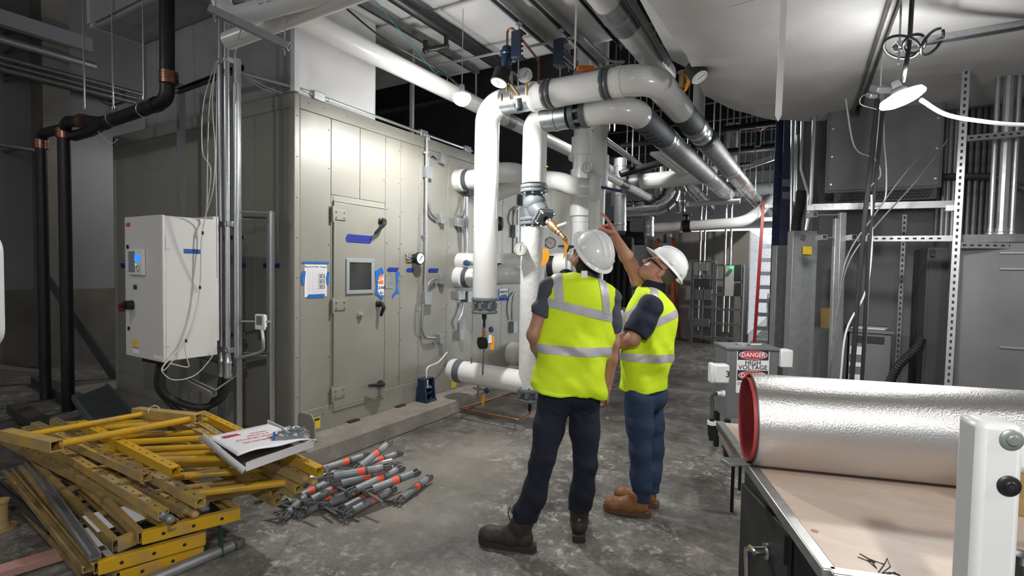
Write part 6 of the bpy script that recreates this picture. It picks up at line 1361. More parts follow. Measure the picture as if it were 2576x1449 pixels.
q = cen+vec((0, 0, zT+.024)); M().prism([(0, 0), (.10, .02), (.13, .07), (.05, .05), (.02, .04)], q+fx*.04, fx, -fn, .006).build('paper_scrap', 'cream', None, 'cream paper scrap on top of the danger switch box', 'paper'); M().lathe(q-fx*.03, (0, 0, 1), [(0, .06), (.015, .058)], 14).build('tape_roll', 'galv_dull', None, 'flat roll on top of the danger switch box', 'roll')
# small green and red bits behind the roll
M().box(on(1842, 1090, z=.445), (.10, .05, .025), rotz(.7)).build('green_glove', 'green_label', None, 'green cloth on the stand beside the foil roll', 'cloth', bevel=.01)
t = thing('side_shelf', 'low steel shelf with red sheet behind the foil roll end', 'shelf', on(1850, 1130, z=.5)); q = on(1856, 1110, z=.42); M().box(q, (.16, .5, .02), rotz(.3)).build('red_sheet', 'foil_red', t); M().box(q-vec((0, 0, .03)), (.18, .52, .03), rotz(.3)).build('shelf_board', 'galv_dull', t)
for k in (-1, 1): M().bar(vec((q[0], q[1]+.2*k, 0)), vec((q[0], q[1]+.2*k, q[2])), .02, .02).build('leg', 'black', t)
# ------------------------------------------------------------------ blue column and galvanized raceways
t = thing('steel_column', 'blue painted steel column behind the tall galvanized raceways', 'column', (0, 0, 0)); q0, q1 = atd(1957, 450, 6.6), atd(1999, 450, 6.6); cx, cy = (q0[0]+q1[0])/2, (q0[1]+q1[1])/2; t.location = (cx, cy, 0); t['_o'] = (cx, cy, 0.)
wq = float(np.linalg.norm(q1-q0)); dxy = nrm(vec((q1[0]-q0[0], q1[1]-q0[1], 0))); dn = vec((dxy[1], -dxy[0], 0)); Rc = np.array([dxy, -dn, (0, 0, 1)]).T
for s in (-1, 1): M().box(vec((cx, cy, 3.1))+dn*s*.10, (wq, .014, 6.2), Rc).build('column_flange', 'blue_column', t)
M().box((cx, cy, 3.1), (.012, .2, 6.2), Rc).build('column_web', 'blue_column', t)
for py in (460, 492): q = atd(1978, py, 6.45); M().box(q, (.09, .01, .09), Rc).build('weld_plate', 'galv_dull', t)
def raceway(px0, px1, pyt, dep, label, sticker=False):
    a, b_ = atd(px0, pyt, dep), atd(px1, pyt, dep); d = nrm(vec((b_[0]-a[0], b_[1]-a[1], 0))); n_ = vec((d[1], -d[0], 0)); R_ = np.array([d, -n_, (0, 0, 1)]).T; w_ = float(np.linalg.norm((b_-a)[:2])); c_ = (a+b_)/2; t = thing('wire_raceway', label, 'raceway', (c_[0], c_[1], 0))
    M().box((c_[0]-n_[0]*.05, c_[1]-n_[1]*.05, a[2]/2), (w_, .10, a[2]), R_).build('trough', 'galv_dull', t, bevel=.003); M().box(vec((c_[0], c_[1], a[2]/2-.004))+n_*.002, (w_+.004, .006, a[2]-.03), R_).build('cover', 'galv_dull', t, bevel=.002)
    if sticker:
        q = atd(2031, 630, dep-.02); st = M().box(q, (.085, .002, .075), R_).build('yellow_sticker', 'yellow_label', t); q = atd(2022, 597, dep-.02); M().box(q, (.04, .002, .05), R_@roty(.3)).build('grey_sticker', 'galv_dark', t)
    return t
raceway(1955, 2006, 617, 5.3, 'shorter galvanized wire raceway beside the blue column'); raceway(1996, 2057, 580, 4.9, 'tall galvanized wire raceway with a yellow sticker', True)
# conduits by the column
for i, (pts, dep, r_) in enumerate(([[(1990, 290), (1990, 620)], 6.0, .02], [[(2018, 290), (2016, 425), (2035, 490), (2030, 580)], 5.6, .022], [[(2050, 290), (2040, 500), (2028, 580)], 5.2, .022], [[(1999, 420), (1998, 510), (2015, 530)], 5.8, .015], [[(2000, 520), (1998, 900)], 5.8, .02])):
    P_ = [atd(*p, dep) for p in pts]; P_[0] = P_[0]+vec((0, 0, .8)); t = thing('conduit', ('steel conduit hugging the blue column', 'steel conduit with two bends above the tall raceway', 'straight steel conduit entering the tall raceway', 'short curved conduit between column and raceway', 'thin steel conduit beside the shorter raceway')[i], 'conduit', P_[-1], 'conduits by the column'); M().tube(fillet(P_, .06, 4), r_, 10).build('tube', 'galv', t)
f = M(); flex(f, [atd(2015, 480, 5.3), atd(2012, 520, 5.3), atd(2003, 560, 5.3), atd(2002, 600, 5.25)], .045, 12); t = thing('flexible_hose', 'thick black ribbed hose behind the tall raceway', 'hose', atd(2003, 600, 5.25)); f.build('hose', 'rubber', t)
# ------------------------------------------------------------------ strut frame on the right
sf = thing('strut_stand', 'tall slotted strut frame with crossbars in front of the electrical wall', 'strut frame', atd(2395, 960, 4.0)*vec((1, 1, 0)))
def sline(a, b_, da, db_, w_, mt='galv_dull', slots=1, up=None, nm='strut'):
    A, B = atd(*a, da), atd(*b_, db_); return strut(sf, A, B, up if up is not None else -(CC-A)*vec((1, 1, 0)), w_, mt, nm, slots)
A = atd(2425, 280, 4.0); B = atd(2386, 960, 4.0); B = B+(B-A)/(A[2]-B[2])*B[2]; A = A+(A-B)*.2
strut(sf, A, B, -(CC-A)*vec((1, 1, 0)), .048, 'galv_dull', slots=1)
sline((2428, 350), (2600, 334), 4.0, 3.9, .045); sline((2410, 617), (2600, 619), 4.0, 3.9, .045); sline((2140, 601), (2395, 600), 4.45, 4.05, .045)
sline((2040, 522), (2400, 514), 4.55, 4.1, .055, slots=0); sline((2276, 540), (2255, 960), 4.9, 4.9, .035, 'galv_dark')
for px, w_ in ((2119, .055), (2105, .045)):
    A = atd(px, 535 if px > 2110 else 550, 4.45); B = atd(px-14, 955, 4.45); B = B+(B-A)/(A[2]-B[2])*B[2]; M().bar(A, B, w_, .04, AF).build('strut', 'galv_dull', sf, bevel=.004)
for px, py, dep in ((2042, 541, 4.5), (2066, 598, 4.45), (2140, 598, 4.4)): q = atd(px, py, dep); M().sqtube(q-AF*.05, q+AF*.05, .045, .045, .005).build('strut_end', 'galv', sf)
for px in (2040, 2390): q = atd(px, 524, 4.5 if px < 2100 else 4.1); M().box(q, (.06, .06, .05)).build('strut_cap', 'plastic_white', sf, bevel=.008)
M().cyl(atd(2045, 541, 4.5), atd(2130, 540, 4.45), .006, n=6).build('threaded_rod', 'galv', sf); M().cyl(atd(2066, 598, 4.45), atd(2112, 598, 4.45), .006, n=6).build('threaded_rod', 'galv', sf)
# ------------------------------------------------------------------ electrical gear on the wall
ob = thing('panel_board', 'big grey electrical cabinet high on the wall with perforated underside', 'cabinet', (.5, 6.2, 2.4))
x0, x1 = on(2078, 400, y=6.0)[0], on(2372, 400, y=6.0)[0]; z0, z1 = on(2200, 480, y=6.0)[2], 3.9
M().bb((x0, 6.0, z0), (x1, 6.55, z1)).build('enclosure', 'grey_cabinet', ob, bevel=.006); M().bb((x0+.02, 5.985, z0+.02), (x1-.02, 6.0, z1)).build('front_cover', 'grey_cabinet', ob, bevel=.003)
for x in (x0+.05, x1-.05):
    for z in np.arange(z0+.08, 3.2, .27): M().lathe((x, 5.985, z), (0, -1, 0), [(0, .012), (.006, .01)], 8).build('cover_screw', 'galv', ob)
gr = M().bb((x0+.08, 6.0, z0-.10), (x1-.03, 6.5, z0)).build('vent_base', 'dark_cabinet', ob); vs_ = M()
for i in range(24):
    for j in range(3): vs_.bar((x0+.12+i*(x1-x0-.2)/24+j*.01, 5.998, z0-.085+j*.028), (x0+.15+i*(x1-x0-.2)/24+j*.01, 5.998, z0-.065+j*.028), .012, .003, (0, 1, 0))
vs_.build('vent_slots', 'black_matte', gr)
tr = thing('transformer', 'grey floor transformer with louvred top and white labels', 'transformer', (.5, 6.1, 0)); x0, x1 = on(2135, 900, y=5.9)[0], on(2240, 900, y=5.9)[0]; zt_ = on(2190, 838, y=5.9)[2]
M().bb((x0, 5.9, .1), (x1, 6.4, zt_)).build('enclosure', 'grey_cabinet', tr, bevel=.005); M().bb((x0-.02, 5.88, zt_), (x1+.02, 6.42, zt_+.03)).build('lid', 'grey_cabinet', tr, bevel=.004); vs_ = M()
for i in range(20): x = x0+.05+i*(x1-x0-.1)/20; vs_.bb((x, 5.897, zt_-.10), (x+.009, 5.9, zt_-.03))
vs_.build('vent_slots', 'black_matte', tr)
for pa_, pb_ in (((2138, 870), (2170, 893)), ((2136, 910), (2166, 923)), ((2135, 940), (2170, 960))): a, b_ = on(*pa_, y=5.895), on(*pb_, y=5.895); M().bb((a[0], 5.893, b_[2]), (b_[0], 5.9, a[2])).build('rating_label', 'paper', tr)
for k in (0, 1):
    for s in (0, 1): M().bb((x0+k*(x1-x0-.06), 5.92+s*.4, 0), (x0+k*(x1-x0-.06)+.06, 5.98+s*.4, .1)).build('foot', 'black', tr)
q = vec(((x0+x1)/2, 6.1, zt_+.03)); M().prism([(-.15, -.1), (.12, -.12), (.17, .08), (-.05, .12)], q, (1, 0, 0), (0, 1, 0), .008).build('loose_papers', 'paper', None, 'loose papers on top of the floor transformer', 'paper')
q = on(2088, 800, y=6.2); M().box(q, (.16, .2, .2)).build('cardboard_box', 'yellow_old', None, 'small brown cardboard box behind the strut posts', 'box', bevel=.004); M().bb((q[0]-.25, 5.95, 0), (q[0]+.15, 6.4, q[2]-.1)).build('side_cabinet', 'grey_cabinet', None, 'plain grey cabinet under the cardboard box', 'cabinet', bevel=.006)
dc = thing('dark_cabinet', 'narrow dark switch cabinet left of the galvanized enclosure', 'cabinet', (.9, 6.0, 0)); x0, x1 = on(2325, 800, y=5.75)[0], on(2384, 800, y=5.75)[0]+.1; zt_ = on(2350, 622, y=5.75)[2]
M().bb((x0, 5.75, 0), (x1, 6.5, zt_)).build('enclosure', 'dark_cabinet', dc, bevel=.005); M().bb((x0+.02, 5.735, .1), (x1, 5.75, zt_-.03)).build('door', 'dark_cabinet', dc, bevel=.004); M().bar((x0+.03, 5.72, zt_-.08), (x0+.03, 5.72, zt_-.02), .03, .03).build('latch', 'black', dc)
ge = thing('galvanized_enclosure', 'large dull galvanized enclosure behind the strut frame at right', 'enclosure', (1.8, 5.6, 0)); x0 = on(2412, 700, y=5.3)[0]; zt_ = on(2480, 590, y=5.3)[2]
ZGE = zt_; M().bb((x0, 5.3, 0), (3.2, 6.4, zt_)).build('body', 'galv_dark', ge, bevel=.006); ge.children[0].data.materials[0] = mat('dull_sheet', (.22, .225, .23), .5, .55, col2=(.17, .175, .18), scale=1.5, rvar=.1)
M().bb((x0-.01, 5.28, zt_-.06), (3.2, 5.3, zt_)).build('top_lip', 'galv_dark', ge)
for py in (636, 676, 873): a = on(2515, py, y=5.285); M().bb((a[0], 5.285, a[2]-.006), (3.0, 5.30, a[2]+.006)).build('seam_slot', 'galv_dull', ge)
lb = ['thin vertical conduit', 'thick vertical conduit']
for i, (px, dep, r_, mt) in enumerate(((2496, 5.0, .018, 'galv_dull'), (2523, 5.0, .034, 'galv_dull'), (2549, 5.0, .018, 'galv_dull'), (2420, 6.3, .02, 'galv_dark'), (2436, 6.3, .02, 'galv_dark'), (2452, 6.3, .025, 'galv_dark'), (2468, 6.3, .02, 'galv_dark'), (2483, 6.3, .02, 'galv_dark'), (2384, 6.3, .02, 'galv_dull'), (2372, 6.3, .02, 'galv_dull'), (2398, 6.3, .02, 'galv_dull'), (2358, 6.35, .02, 'galv_dark'))):
    q = on(px, 500, y=5.55 if i < 3 else 6.46); zb_ = (ZGE if i < 3 else ZGE-.4) if px > 2400 else 1.6
    t = thing('conduit', ('left of the three bright conduits on the galvanized enclosure', 'thick middle one of the three bright conduits on the enclosure', 'right of the three bright conduits on the galvanized enclosure')[i] if i < 3 else {3: 'first dim wall conduit right of the slotted strut', 4: 'second dim wall conduit right of the slotted strut', 5: 'third and thickest dim wall conduit right of the slotted strut', 6: 'fourth dim wall conduit right of the slotted strut', 7: 'fifth dim wall conduit right of the slotted strut', 8: 'second dim wall conduit left of the slotted strut', 9: 'third dim wall conduit left of the slotted strut', 10: 'first dim wall conduit left of the slotted strut', 11: 'fourth dim wall conduit left of the slotted strut'}[i], 'conduit', (q[0], q[1], zb_), 'vertical conduits at right')
    M().cyl((q[0], q[1], zb_), (q[0], q[1], 6.2), r_, n=10).build('tube', mt, t); M().lathe((q[0], q[1], zb_), (0, 0, 1), [(0, r_*1.5), (.03, r_*1.5), (.035, r_*1.2), (.06, r_*1.2)], 10).build('connector', mt, t)
f = M(); flex(f, [on(2360, 445, y=6.38), on(2450, 443, y=6.36), on(2510, 448, y=6.3), on(2576, 475, y=6.2), on(2640, 500, y=6.1)], .03, 10); t = thing('flexible_hose', 'ribbed steel hose crossing in front of the dim conduits', 'hose', on(2450, 443, y=6.36)); f.build('hose', 'galv_dark', t)
f = M(); flex(f, [on(2318, 850, y=5.72), on(2302, 880, y=5.7), on(2260, 920, y=5.72), on(2240, 960, y=5.8)], .035, 10); t = thing('flexible_hose', 'ribbed black hose curving beside the transformer', 'hose', on(2260, 920, y=5.72)); f.build('hose', 'rubber', t)
for i, (pts, r_, mt, lb_) in enumerate(((((2205, 300), (2190, 420), (2168, 620), (2142, 960)), .017, 'black_matte', 'left of two black straps hanging in front of the wall'), (((2222, 300), (2205, 430), (2185, 640), (2168, 960)), .013, 'black_matte', 'right of two black straps hanging in front of the wall'), (((2125, 300), (2150, 370), (2200, 400), (2215, 440), (2190, 470), (2183, 500), (2195, 520), (2225, 505), (2230, 440), (2225, 370), (2212, 280)), .006, 'galv_dull', 'steel wire cable looping over the grey wall cabinet'), (((2370, 340), (2290, 420), (2200, 540), (2130, 650), (2105, 800), (2088, 950)), .006, 'galv_dark', 'thin cable slanting down to the strut posts'), (((2385, 350), (2310, 450), (2210, 560), (2140, 650), (2110, 760), (2085, 950)), .006, 'galv_dark', 'second thin cable slanting beside the first'), (((2190, 540), (2192, 640), (2175, 740), (2130, 830), (2115, 950)), .007, 'wire_white', 'pale cable hanging between the black straps'))):
    dep = 3.9; P_ = [atd(*p, dep) for p in pts]; P_.append(P_[-1]*vec((1, 1, 0))+vec((-.03, .02, .02))); t = thing('hanging_cable', lb_, 'cable', P_[-1], 'cables in front of the electrical wall')
    P_[0] = P_[0]+vec((0, 0, .15)) if i not in (3, 4) else P_[0]
    M().tube(spline(P_, 8), r_, 8).build('cable', mt, t)
# ------------------------------------------------------------------ far end of the aisle
mat('bright_panel', (.70, .72, .75), .3, .1)
mat('fiberglass_red', (.42, .035, .03), .45)
mat('ladder_orange', (.55, .11, .03), .5)
YB = 12.5
en = thing('block_enclosure', 'far concrete enclosure with a bright riveted metal side', 'enclosure', (-4.5, 15, 0))
M().bb((-9.2, YB, 0), (-1.32, 19.5, 2.52)).build('block_body', 'far_concrete', en)
for k in range(6):
    y0 = YB+.02+k*1.15; M().bb((-1.32, y0, .22), (-1.29, y0+1.12, 2.5)).build('side_panel', 'bright_panel', en, bevel=.003)
    rv = M()
    for z in np.arange(.35, 2.45, .22):
        for y in (y0+.06, y0+1.06): rv.lathe((-1.29, y, z), (1, 0, 0), [(0, .014), (.006, .01)], 6)
    rv.build('rivets', 'galv_dark', en)
M().bb((-1.33, YB-.02, 0), (-1.27, 19.5, .22)).build('side_base', 'wall_grey', en)
q0, q1 = on(1700, 577, y=19.6), on(1860, 577, y=19.6)
wn = M().bb((q0[0]-2, 25.9, 2.9), (q1[0]+2, 25.98, 3.6)).build('window_1', mat('window_glow', (.85, .93, 1), .3, emit=2.2), None, kind='structure')
def bg(name, label, cat, pts, dep, r, mt, n=16, group=None, rad=.15, caps=True):
    P_ = [atd(p[0], p[1], d_) for p, d_ in zip(pts, dep if isinstance(dep, (list, tuple)) else [dep]*len(pts))]
    t = thing(name, label, cat, P_[0], group); M().tube(fillet(P_, rad, 6) if len(P_) > 2 else P_, r, n, caps).build('tube', mt, t); return t, P_
t, P_ = bg('cross_pipe', 'white insulated pipe crossing behind the twin stacks', 'pipe', [(1490, 470), (1805, 438)], [9.4, 8.6], .14, 'pvc_white'); band(P_[0]*.68+P_[1]*.32, P_[1]-P_[0], .14, .35, 'galv_dark', t, 'dark_collar')
M().bar(P_[0]*.72+P_[1]*.28+vec((0, -.15, -.2)), P_[0]*.72+P_[1]*.28+vec((0, -.15, .35)), .05, .05).build('hanger_post', 'galv_dark', t)
t, P_ = bg('service_pipe', 'white pipe slanting down behind the plastic stacks', 'pipe', [(1440, 395), (1632, 497)], [6.6, 9.0], .06, 'pvc_white'); band(P_[0]*.4+P_[1]*.6, P_[1]-P_[0], .06, .3, 'galv_dark', t, 'coupling'); M().cyl(P_[1], P_[1]+(P_[1]-P_[0])*.25, .07, n=14).build('grey_end', 'galv_dark', t)
t, P_ = bg('service_pipe', 'dark steel pipe with a red end slanting behind the stacks', 'pipe', [(1522, 352), (1628, 428)], [7.2, 9.5], .045, 'galv_dull'); M().cyl(P_[1], P_[1]+(P_[1]-P_[0])*.08, .05, n=12).build('red_end', 'red_enamel', t)
t, P_ = bg('service_pipe', 'short silver pipe going away below the main run', 'pipe', [(1715, 445), (1785, 520)], [9.0, 12.5], .12, 'jacket')
band(P_[0]*.6+P_[1]*.4, P_[1]-P_[0], .12, .1, 'galv', t, 'jacket_strap')
t, P_ = bg('cross_pipe', 'slim light pipe crossing under the silver jacketed runs', 'pipe', [(1680, 517), (1862, 506)], [10.2, 9.6], .05, 'pvc_white')
t, P_ = bg('cross_pipe', 'thick pale pipe with a black valve low in the background', 'pipe', [(1648, 574), (1870, 560), (1912, 530), (1935, 500)], [11.5, 10.6, 11.0, 11.6], .115, 'pvc_white', rad=.4); q = P_[0]*.62+P_[1]*.38; band(q, P_[1]-P_[0], .115, .16, 'black', t, 'valve_ring', ext=1.15); M().lathe(q+vec((0, 0, .1)), (0, 0, 1), [(0, .03), (.12, .03), (.12, .10), (.15, .10)], 14).build('hand_wheel', 'black', t); M().bar(P_[0]*.35+P_[1]*.65+vec((0, -.2, .2)), P_[0]*.3+P_[1]*.7+vec((0, -.2, .2)), .06, .04).build('valve_lever', 'navy_handle', t)
# stainless exhaust ducts
ex = thing('exhaust_duct', 'shiny stainless exhaust duct with segmented elbow', 'duct', atd(1600, 525, 9.2)); A, B = atd(1572, 528, 9.2), atd(1648, 524, 9.2)
M().cyl(A, B, .15, n=24).build('duct_section', 'chrome', ex)
seg = [B, atd(1668, 516, 9.2), atd(1683, 502, 9.2), atd(1690, 484, 9.2), atd(1690, 400, 9.2)]
for k in range(4): M().tube([seg[k], seg[k+1]], .16 if k < 3 else .11, 24).build('elbow_gore', 'chrome', ex)
for k in range(5): band(A+(B-A)*k/4, B-A, .15, .025, 'chrome', ex, 'duct_band', ext=1.06)
for i, (px, y0, y1, dep, r_) in enumerate(((1665, 405, 498, 9.6, .12), (1712, 480, 535, 10.0, .09), (1560, 400, 582, 8.8, .105), (1632, 545, 596, 9.6, .095), (1680, 590, 640, 12.0, .10))):
    A, B = atd(px, y0, dep), atd(px, y1, dep); t = thing('exhaust_stack', ('vertical stainless stack with a white reflection', 'short stainless stack end right of the elbow', 'vertical galvanized round duct behind the pointing hand', 'short hanging galvanized duct in the dark', 'galvanized duct stub by the orange ladder')[i], 'duct', B, 'vertical round ducts'); M().cyl(A, B, r_, n=22).build('duct', 'chrome' if i < 2 else 'galv_dull', t)
    for k in (.1, .5, .9): band(A+(B-A)*k, B-A, r_, .03, 'galv', t, 'duct_band', ext=1.05)
# dark plant behind the people
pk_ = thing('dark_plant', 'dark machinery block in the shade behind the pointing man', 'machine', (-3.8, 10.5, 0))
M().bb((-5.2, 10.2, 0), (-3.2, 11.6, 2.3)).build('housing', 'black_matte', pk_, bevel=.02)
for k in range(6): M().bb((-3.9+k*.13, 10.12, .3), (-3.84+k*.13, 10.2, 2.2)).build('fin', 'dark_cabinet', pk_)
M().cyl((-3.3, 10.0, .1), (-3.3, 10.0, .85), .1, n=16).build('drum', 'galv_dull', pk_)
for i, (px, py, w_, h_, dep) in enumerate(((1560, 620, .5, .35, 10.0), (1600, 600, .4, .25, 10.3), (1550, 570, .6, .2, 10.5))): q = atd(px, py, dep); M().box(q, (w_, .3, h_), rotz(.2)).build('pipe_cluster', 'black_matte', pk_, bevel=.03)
# ladders
def ladder(label, A, B, wdt, d, mt, n=11, spread=None):
    t = thing('step_ladder', label, 'ladder', A); A, B = vec(A), vec(B); x = nrm(vec(d)); 
    for s in (0, 1): M().bar(A+x*wdt*s*(1), B+x*wdt*s*(.72), .06, .03, np.cross(B-A, x)).build('side_rail', mt, t)
    for k in range(n): p = A+(B-A)*(k+.6)/n; M().bar(p, p+x*wdt*(1-.28*(k+.6)/n), .08, .022, np.cross(B-A, x)).build('rung', 'galv_dull', t)
    if spread is not None:
        for s in (0, 1): M().bar(A+vec(spread)+x*wdt*s, B+x*wdt*s*.72, .045, .025, np.cross(B-A, x)).build('rear_leg', mt, t)
    return t
A = on(1898, 868, z=0); B = atd(1930, 512, 10.2); A = atd(1897, 868, 10.6)*vec((1, 1, 0)); ladder('tall red fibreglass ladder at the bright end of the aisle', A, (A[0]+.05, A[1]+.35, 3.1), .55, (1, .25, 0), 'fiberglass_red', 11)
A = atd(1690, 840, 11.5)*vec((1, 1, 0)); ladder('orange step ladder in the shade behind the pointing man', A, (A[0]-.1, A[1]+.3, 2.35), .5, (-1, .1, 0), 'ladder_orange', 6, (.0, .8, 0))
q = on(1715, 828, z=0); M().ell(q+vec((0, 0, .06)), (.35, .2, .1)).build('orange_tarp', 'orange_tag', None, 'crumpled orange cover on the floor near the far racks', 'cover')
# far electrical racks
def rack(label, px0, px1, pyt, pyb, dep, boxes, mt='galv_dull'):
    a, b_ = on(px0, pyb, z=0), on(px1, pyb, z=0); y = min(a[1], 12.0); a, b_ = on(px0, 700, y=y), on(px1, 700, y=y); zt_ = on(px0, pyt, y=y)[2]; t = thing('equipment_rack', label, 'rack', ((a[0]+b_[0])/2, y, 0), 'far racks')
    for x in (a[0], b_[0]): strut(t, (x, y, 0), (x, y, zt_), (0, -1, 0), .06, mt, slots=1)
    for z in np.linspace(.15, zt_-.02, 6): strut(t, (a[0], y-.03, z), (b_[0], y-.03, z), (0, -1, 0), .05, mt)
    for (p0_, p1_, m_) in boxes:
        u, v = on(*p0_, y=y-.06), on(*p1_, y=y-.06); M().bb((u[0], y-.16, v[2]), (v[0], y-.06, u[2])).build('device_box', m_, t, bevel=.006)
    for k in (.35, .55): M().cyl((a[0]+(b_[0]-a[0])*k, y-.1, .3), (a[0]+(b_[0]-a[0])*k, y-.1, 4.5), .022, n=8).build('conduit', 'galv', t)
    return t
rack('far strut rack with grey boxes and conduits', 1742, 1797, 655, 850, 12, [((1760, 662), (1782, 682), 'grey_box'), ((1750, 728), (1770, 755), 'grey_cabinet'), ((1772, 728), (1792, 755), 'grey_cabinet'), ((1746, 800), (1786, 822), 'grey_cabinet'), ((1748, 700), (1788, 722), 'dark_cabinet')])
rk2 = rack('far strut rack with a white drive showing a green light', 1800, 1868, 665, 845, 12.2, [((1826, 668), (1846, 745), 'vfd'), ((1850, 668), (1866, 705), 'dark_cabinet'), ((1850, 712), (1866, 745), 'dark_cabinet')])
q = on(1841, 673, y=11.75); M().bb((q[0]-.03, 11.70, q[2]-.02), (q[0]+.03, 11.80, q[2]+.02)).build('status_display', 'led_green', rk2)
# strip light fixture, unlit
A, B = atd(1650, 385, 7.0), atd(1740, 452, 9.4); t = thing('strip_light', 'unlit white strip light under the silver jacketed pipe', 'light fixture', A); M().bar(A, B, .16, .05).build('reflector', 'plastic_white', t, bevel=.01); M().bar(A-vec((0, 0, .035)), B-vec((0, 0, .035)), .09, .03).build('diffuser', 'paper', t, bevel=.01)
# dark cross pipes near the ceiling
for i, (p0_, p1_, dep, r_) in enumerate((((1560, 368), (1680, 352), 9.0, .05), ((1560, 438), (1680, 405), 8.5, .06), ((1790, 330), (1960, 308), 9.0, .06), ((1815, 385), (1970, 368), 9.5, .07), ((1830, 420), (1970, 405), 10, .05), ((1280, 95), (1560, 60), 7.5, .05), ((950, 285), (1180, 240), 9.0, .08), ((1830, 480), (1990, 470), 14.5, .18), ((1860, 505), (2000, 500), 13, .06))):
    t, P_ = bg('ceiling_pipe', ('black pipe crossing above the strip light', 'dark pipe just above the white cross pipe', 'upper black pipe right of the silver runs', 'middle black pipe right of the silver runs', 'lower black pipe right of the silver runs', 'dark pipe glimpsed behind the spring hangers', 'dark pipe in the gap behind the plenum duct', 'grey wrapped pipe near the blue column', 'thin pipe below the grey wrapped one')[i], 'pipe', [p0_, p1_], dep, r_, 'iron' if i < 7 else 'duct_wrap_grey', group='dark ceiling pipes')
t, P_ = bg('ceiling_pipe', 'black drain branch with copper bands under the dark ceiling', 'pipe', [(1905, 368), (1908, 325), (1930, 312), (1945, 300)], 9.2, .055, 'iron', group='dark ceiling pipes', rad=.1)
for px, py in ((1904, 322), (1921, 303)): q = atd(px, py, 9.15); M().lathe(q-vec((.06, 0, 0)), (1, .3, 0), [(0, .07), (.12, .07)], 14).build('coupling', 'copper_band', t)
rs = np.random.RandomState(11)
for k, (px, y1, dep) in enumerate([(1575, 440, 9), (1590, 420, 8.5), (1606, 450, 9), (1622, 430, 10), (1640, 360, 9), (1660, 370, 9.5), (1795, 350, 8), (1808, 420, 8.5), (1826, 430, 9), (1840, 470, 9.5), (1858, 440, 9), (1872, 470, 10), (1886, 450, 10.5), (1900, 480, 10), (1918, 460, 11), (1936, 470, 11), (1948, 430, 10), (1300, 130, 6.5), (1355, 160, 7), (1430, 180, 7.5), (1197, 245, 6), (1520, 170, 7), (1545, 330, 8), (1470, 330, 8)]):
    q = atd(px, y1, dep); M().cyl((q[0], q[1], q[2]), (q[0], q[1], 6.2), .011, n=6).build('hanger_rod', 'galv', None, 'thin steel hanger rod among the dark ceiling pipework', 'rod', 'thin hanger rods')
# wire cable trays
for i, (p0_, p1_, d0, d1) in enumerate((((1660, 350), (1880, 500), 6.8, 12.5), ((1880, 425), (1970, 395), 9, 9))):
    A, B = atd(*p0_, d0), atd(*p1_, d1); t = thing('cable_tray', ('wire cable tray going away between the silver jacketed runs', 'wire cable tray near the blue column')[i], 'cable tray', A); x, y, z = frame(B-A)
    for s in (-.15, 0, .15): M().cyl(A+x*s, B+x*s, .006, n=5).build('long_wire', 'galv', t)
    n_ = 16
    for k in (.2, .8): q = A+(B-A)*k; M().cyl(q, (q[0], q[1], 6.2), .008, n=5).build('hanger_rod', 'galv', t)
    for k in range(n_): q = A+(B-A)*k/(n_-1); M().tube([q+x*.15+vec((0, 0, .1)), q+x*.15, q-x*.15, q-x*.15+vec((0, 0, .1))], .005, 5).build('cross_wire', 'galv', t)
# deck joists of the dark ceiling
for k, y in enumerate(np.arange(5.5, 20, 1.6)): t = M().bb((-7, y, 5.75), (4.5, y+.12, 6.2)).build('ceiling_joist', 'ceil_dark', None, ('nearest', 'second', 'third', 'fourth', 'fifth', 'sixth', 'seventh', 'eighth', 'ninth', 'tenth')[k]+' dark steel joist under the roof deck counting from the lamps', 'joist', 'roof joists')
# thing glimpsed past the ladder: shelf clutter at the bright end
t = thing('far_cart', 'cluttered low cart in daylight beyond the red ladder', 'cart', on(1925, 790, z=0)); q = on(1925, 790, z=.0)
q = vec((-.9, 17.5, 0)); M().bb(q+vec((-.4, 0, .75)), q+vec((1.2, .7, .8))).build('shelf', 'galv_dull', t)
for k in range(4): M().bar(q+vec((-.35+1.5*(k % 2), .05+.6*(k//2), 0)), q+vec((-.35+1.5*(k % 2), .05+.6*(k//2), .8)), .04, .04).build('leg', 'galv_dark', t)
M().bb(q+vec((-.2, .1, .8)), q+vec((.25, .5, 1.0))).build('red_case', 'red_enamel', t, bevel=.02); M().bb(q+vec((.4, .1, .8)), q+vec((.8, .5, .98))).build('tan_case', 'yellow_dusty', t, bevel=.02)
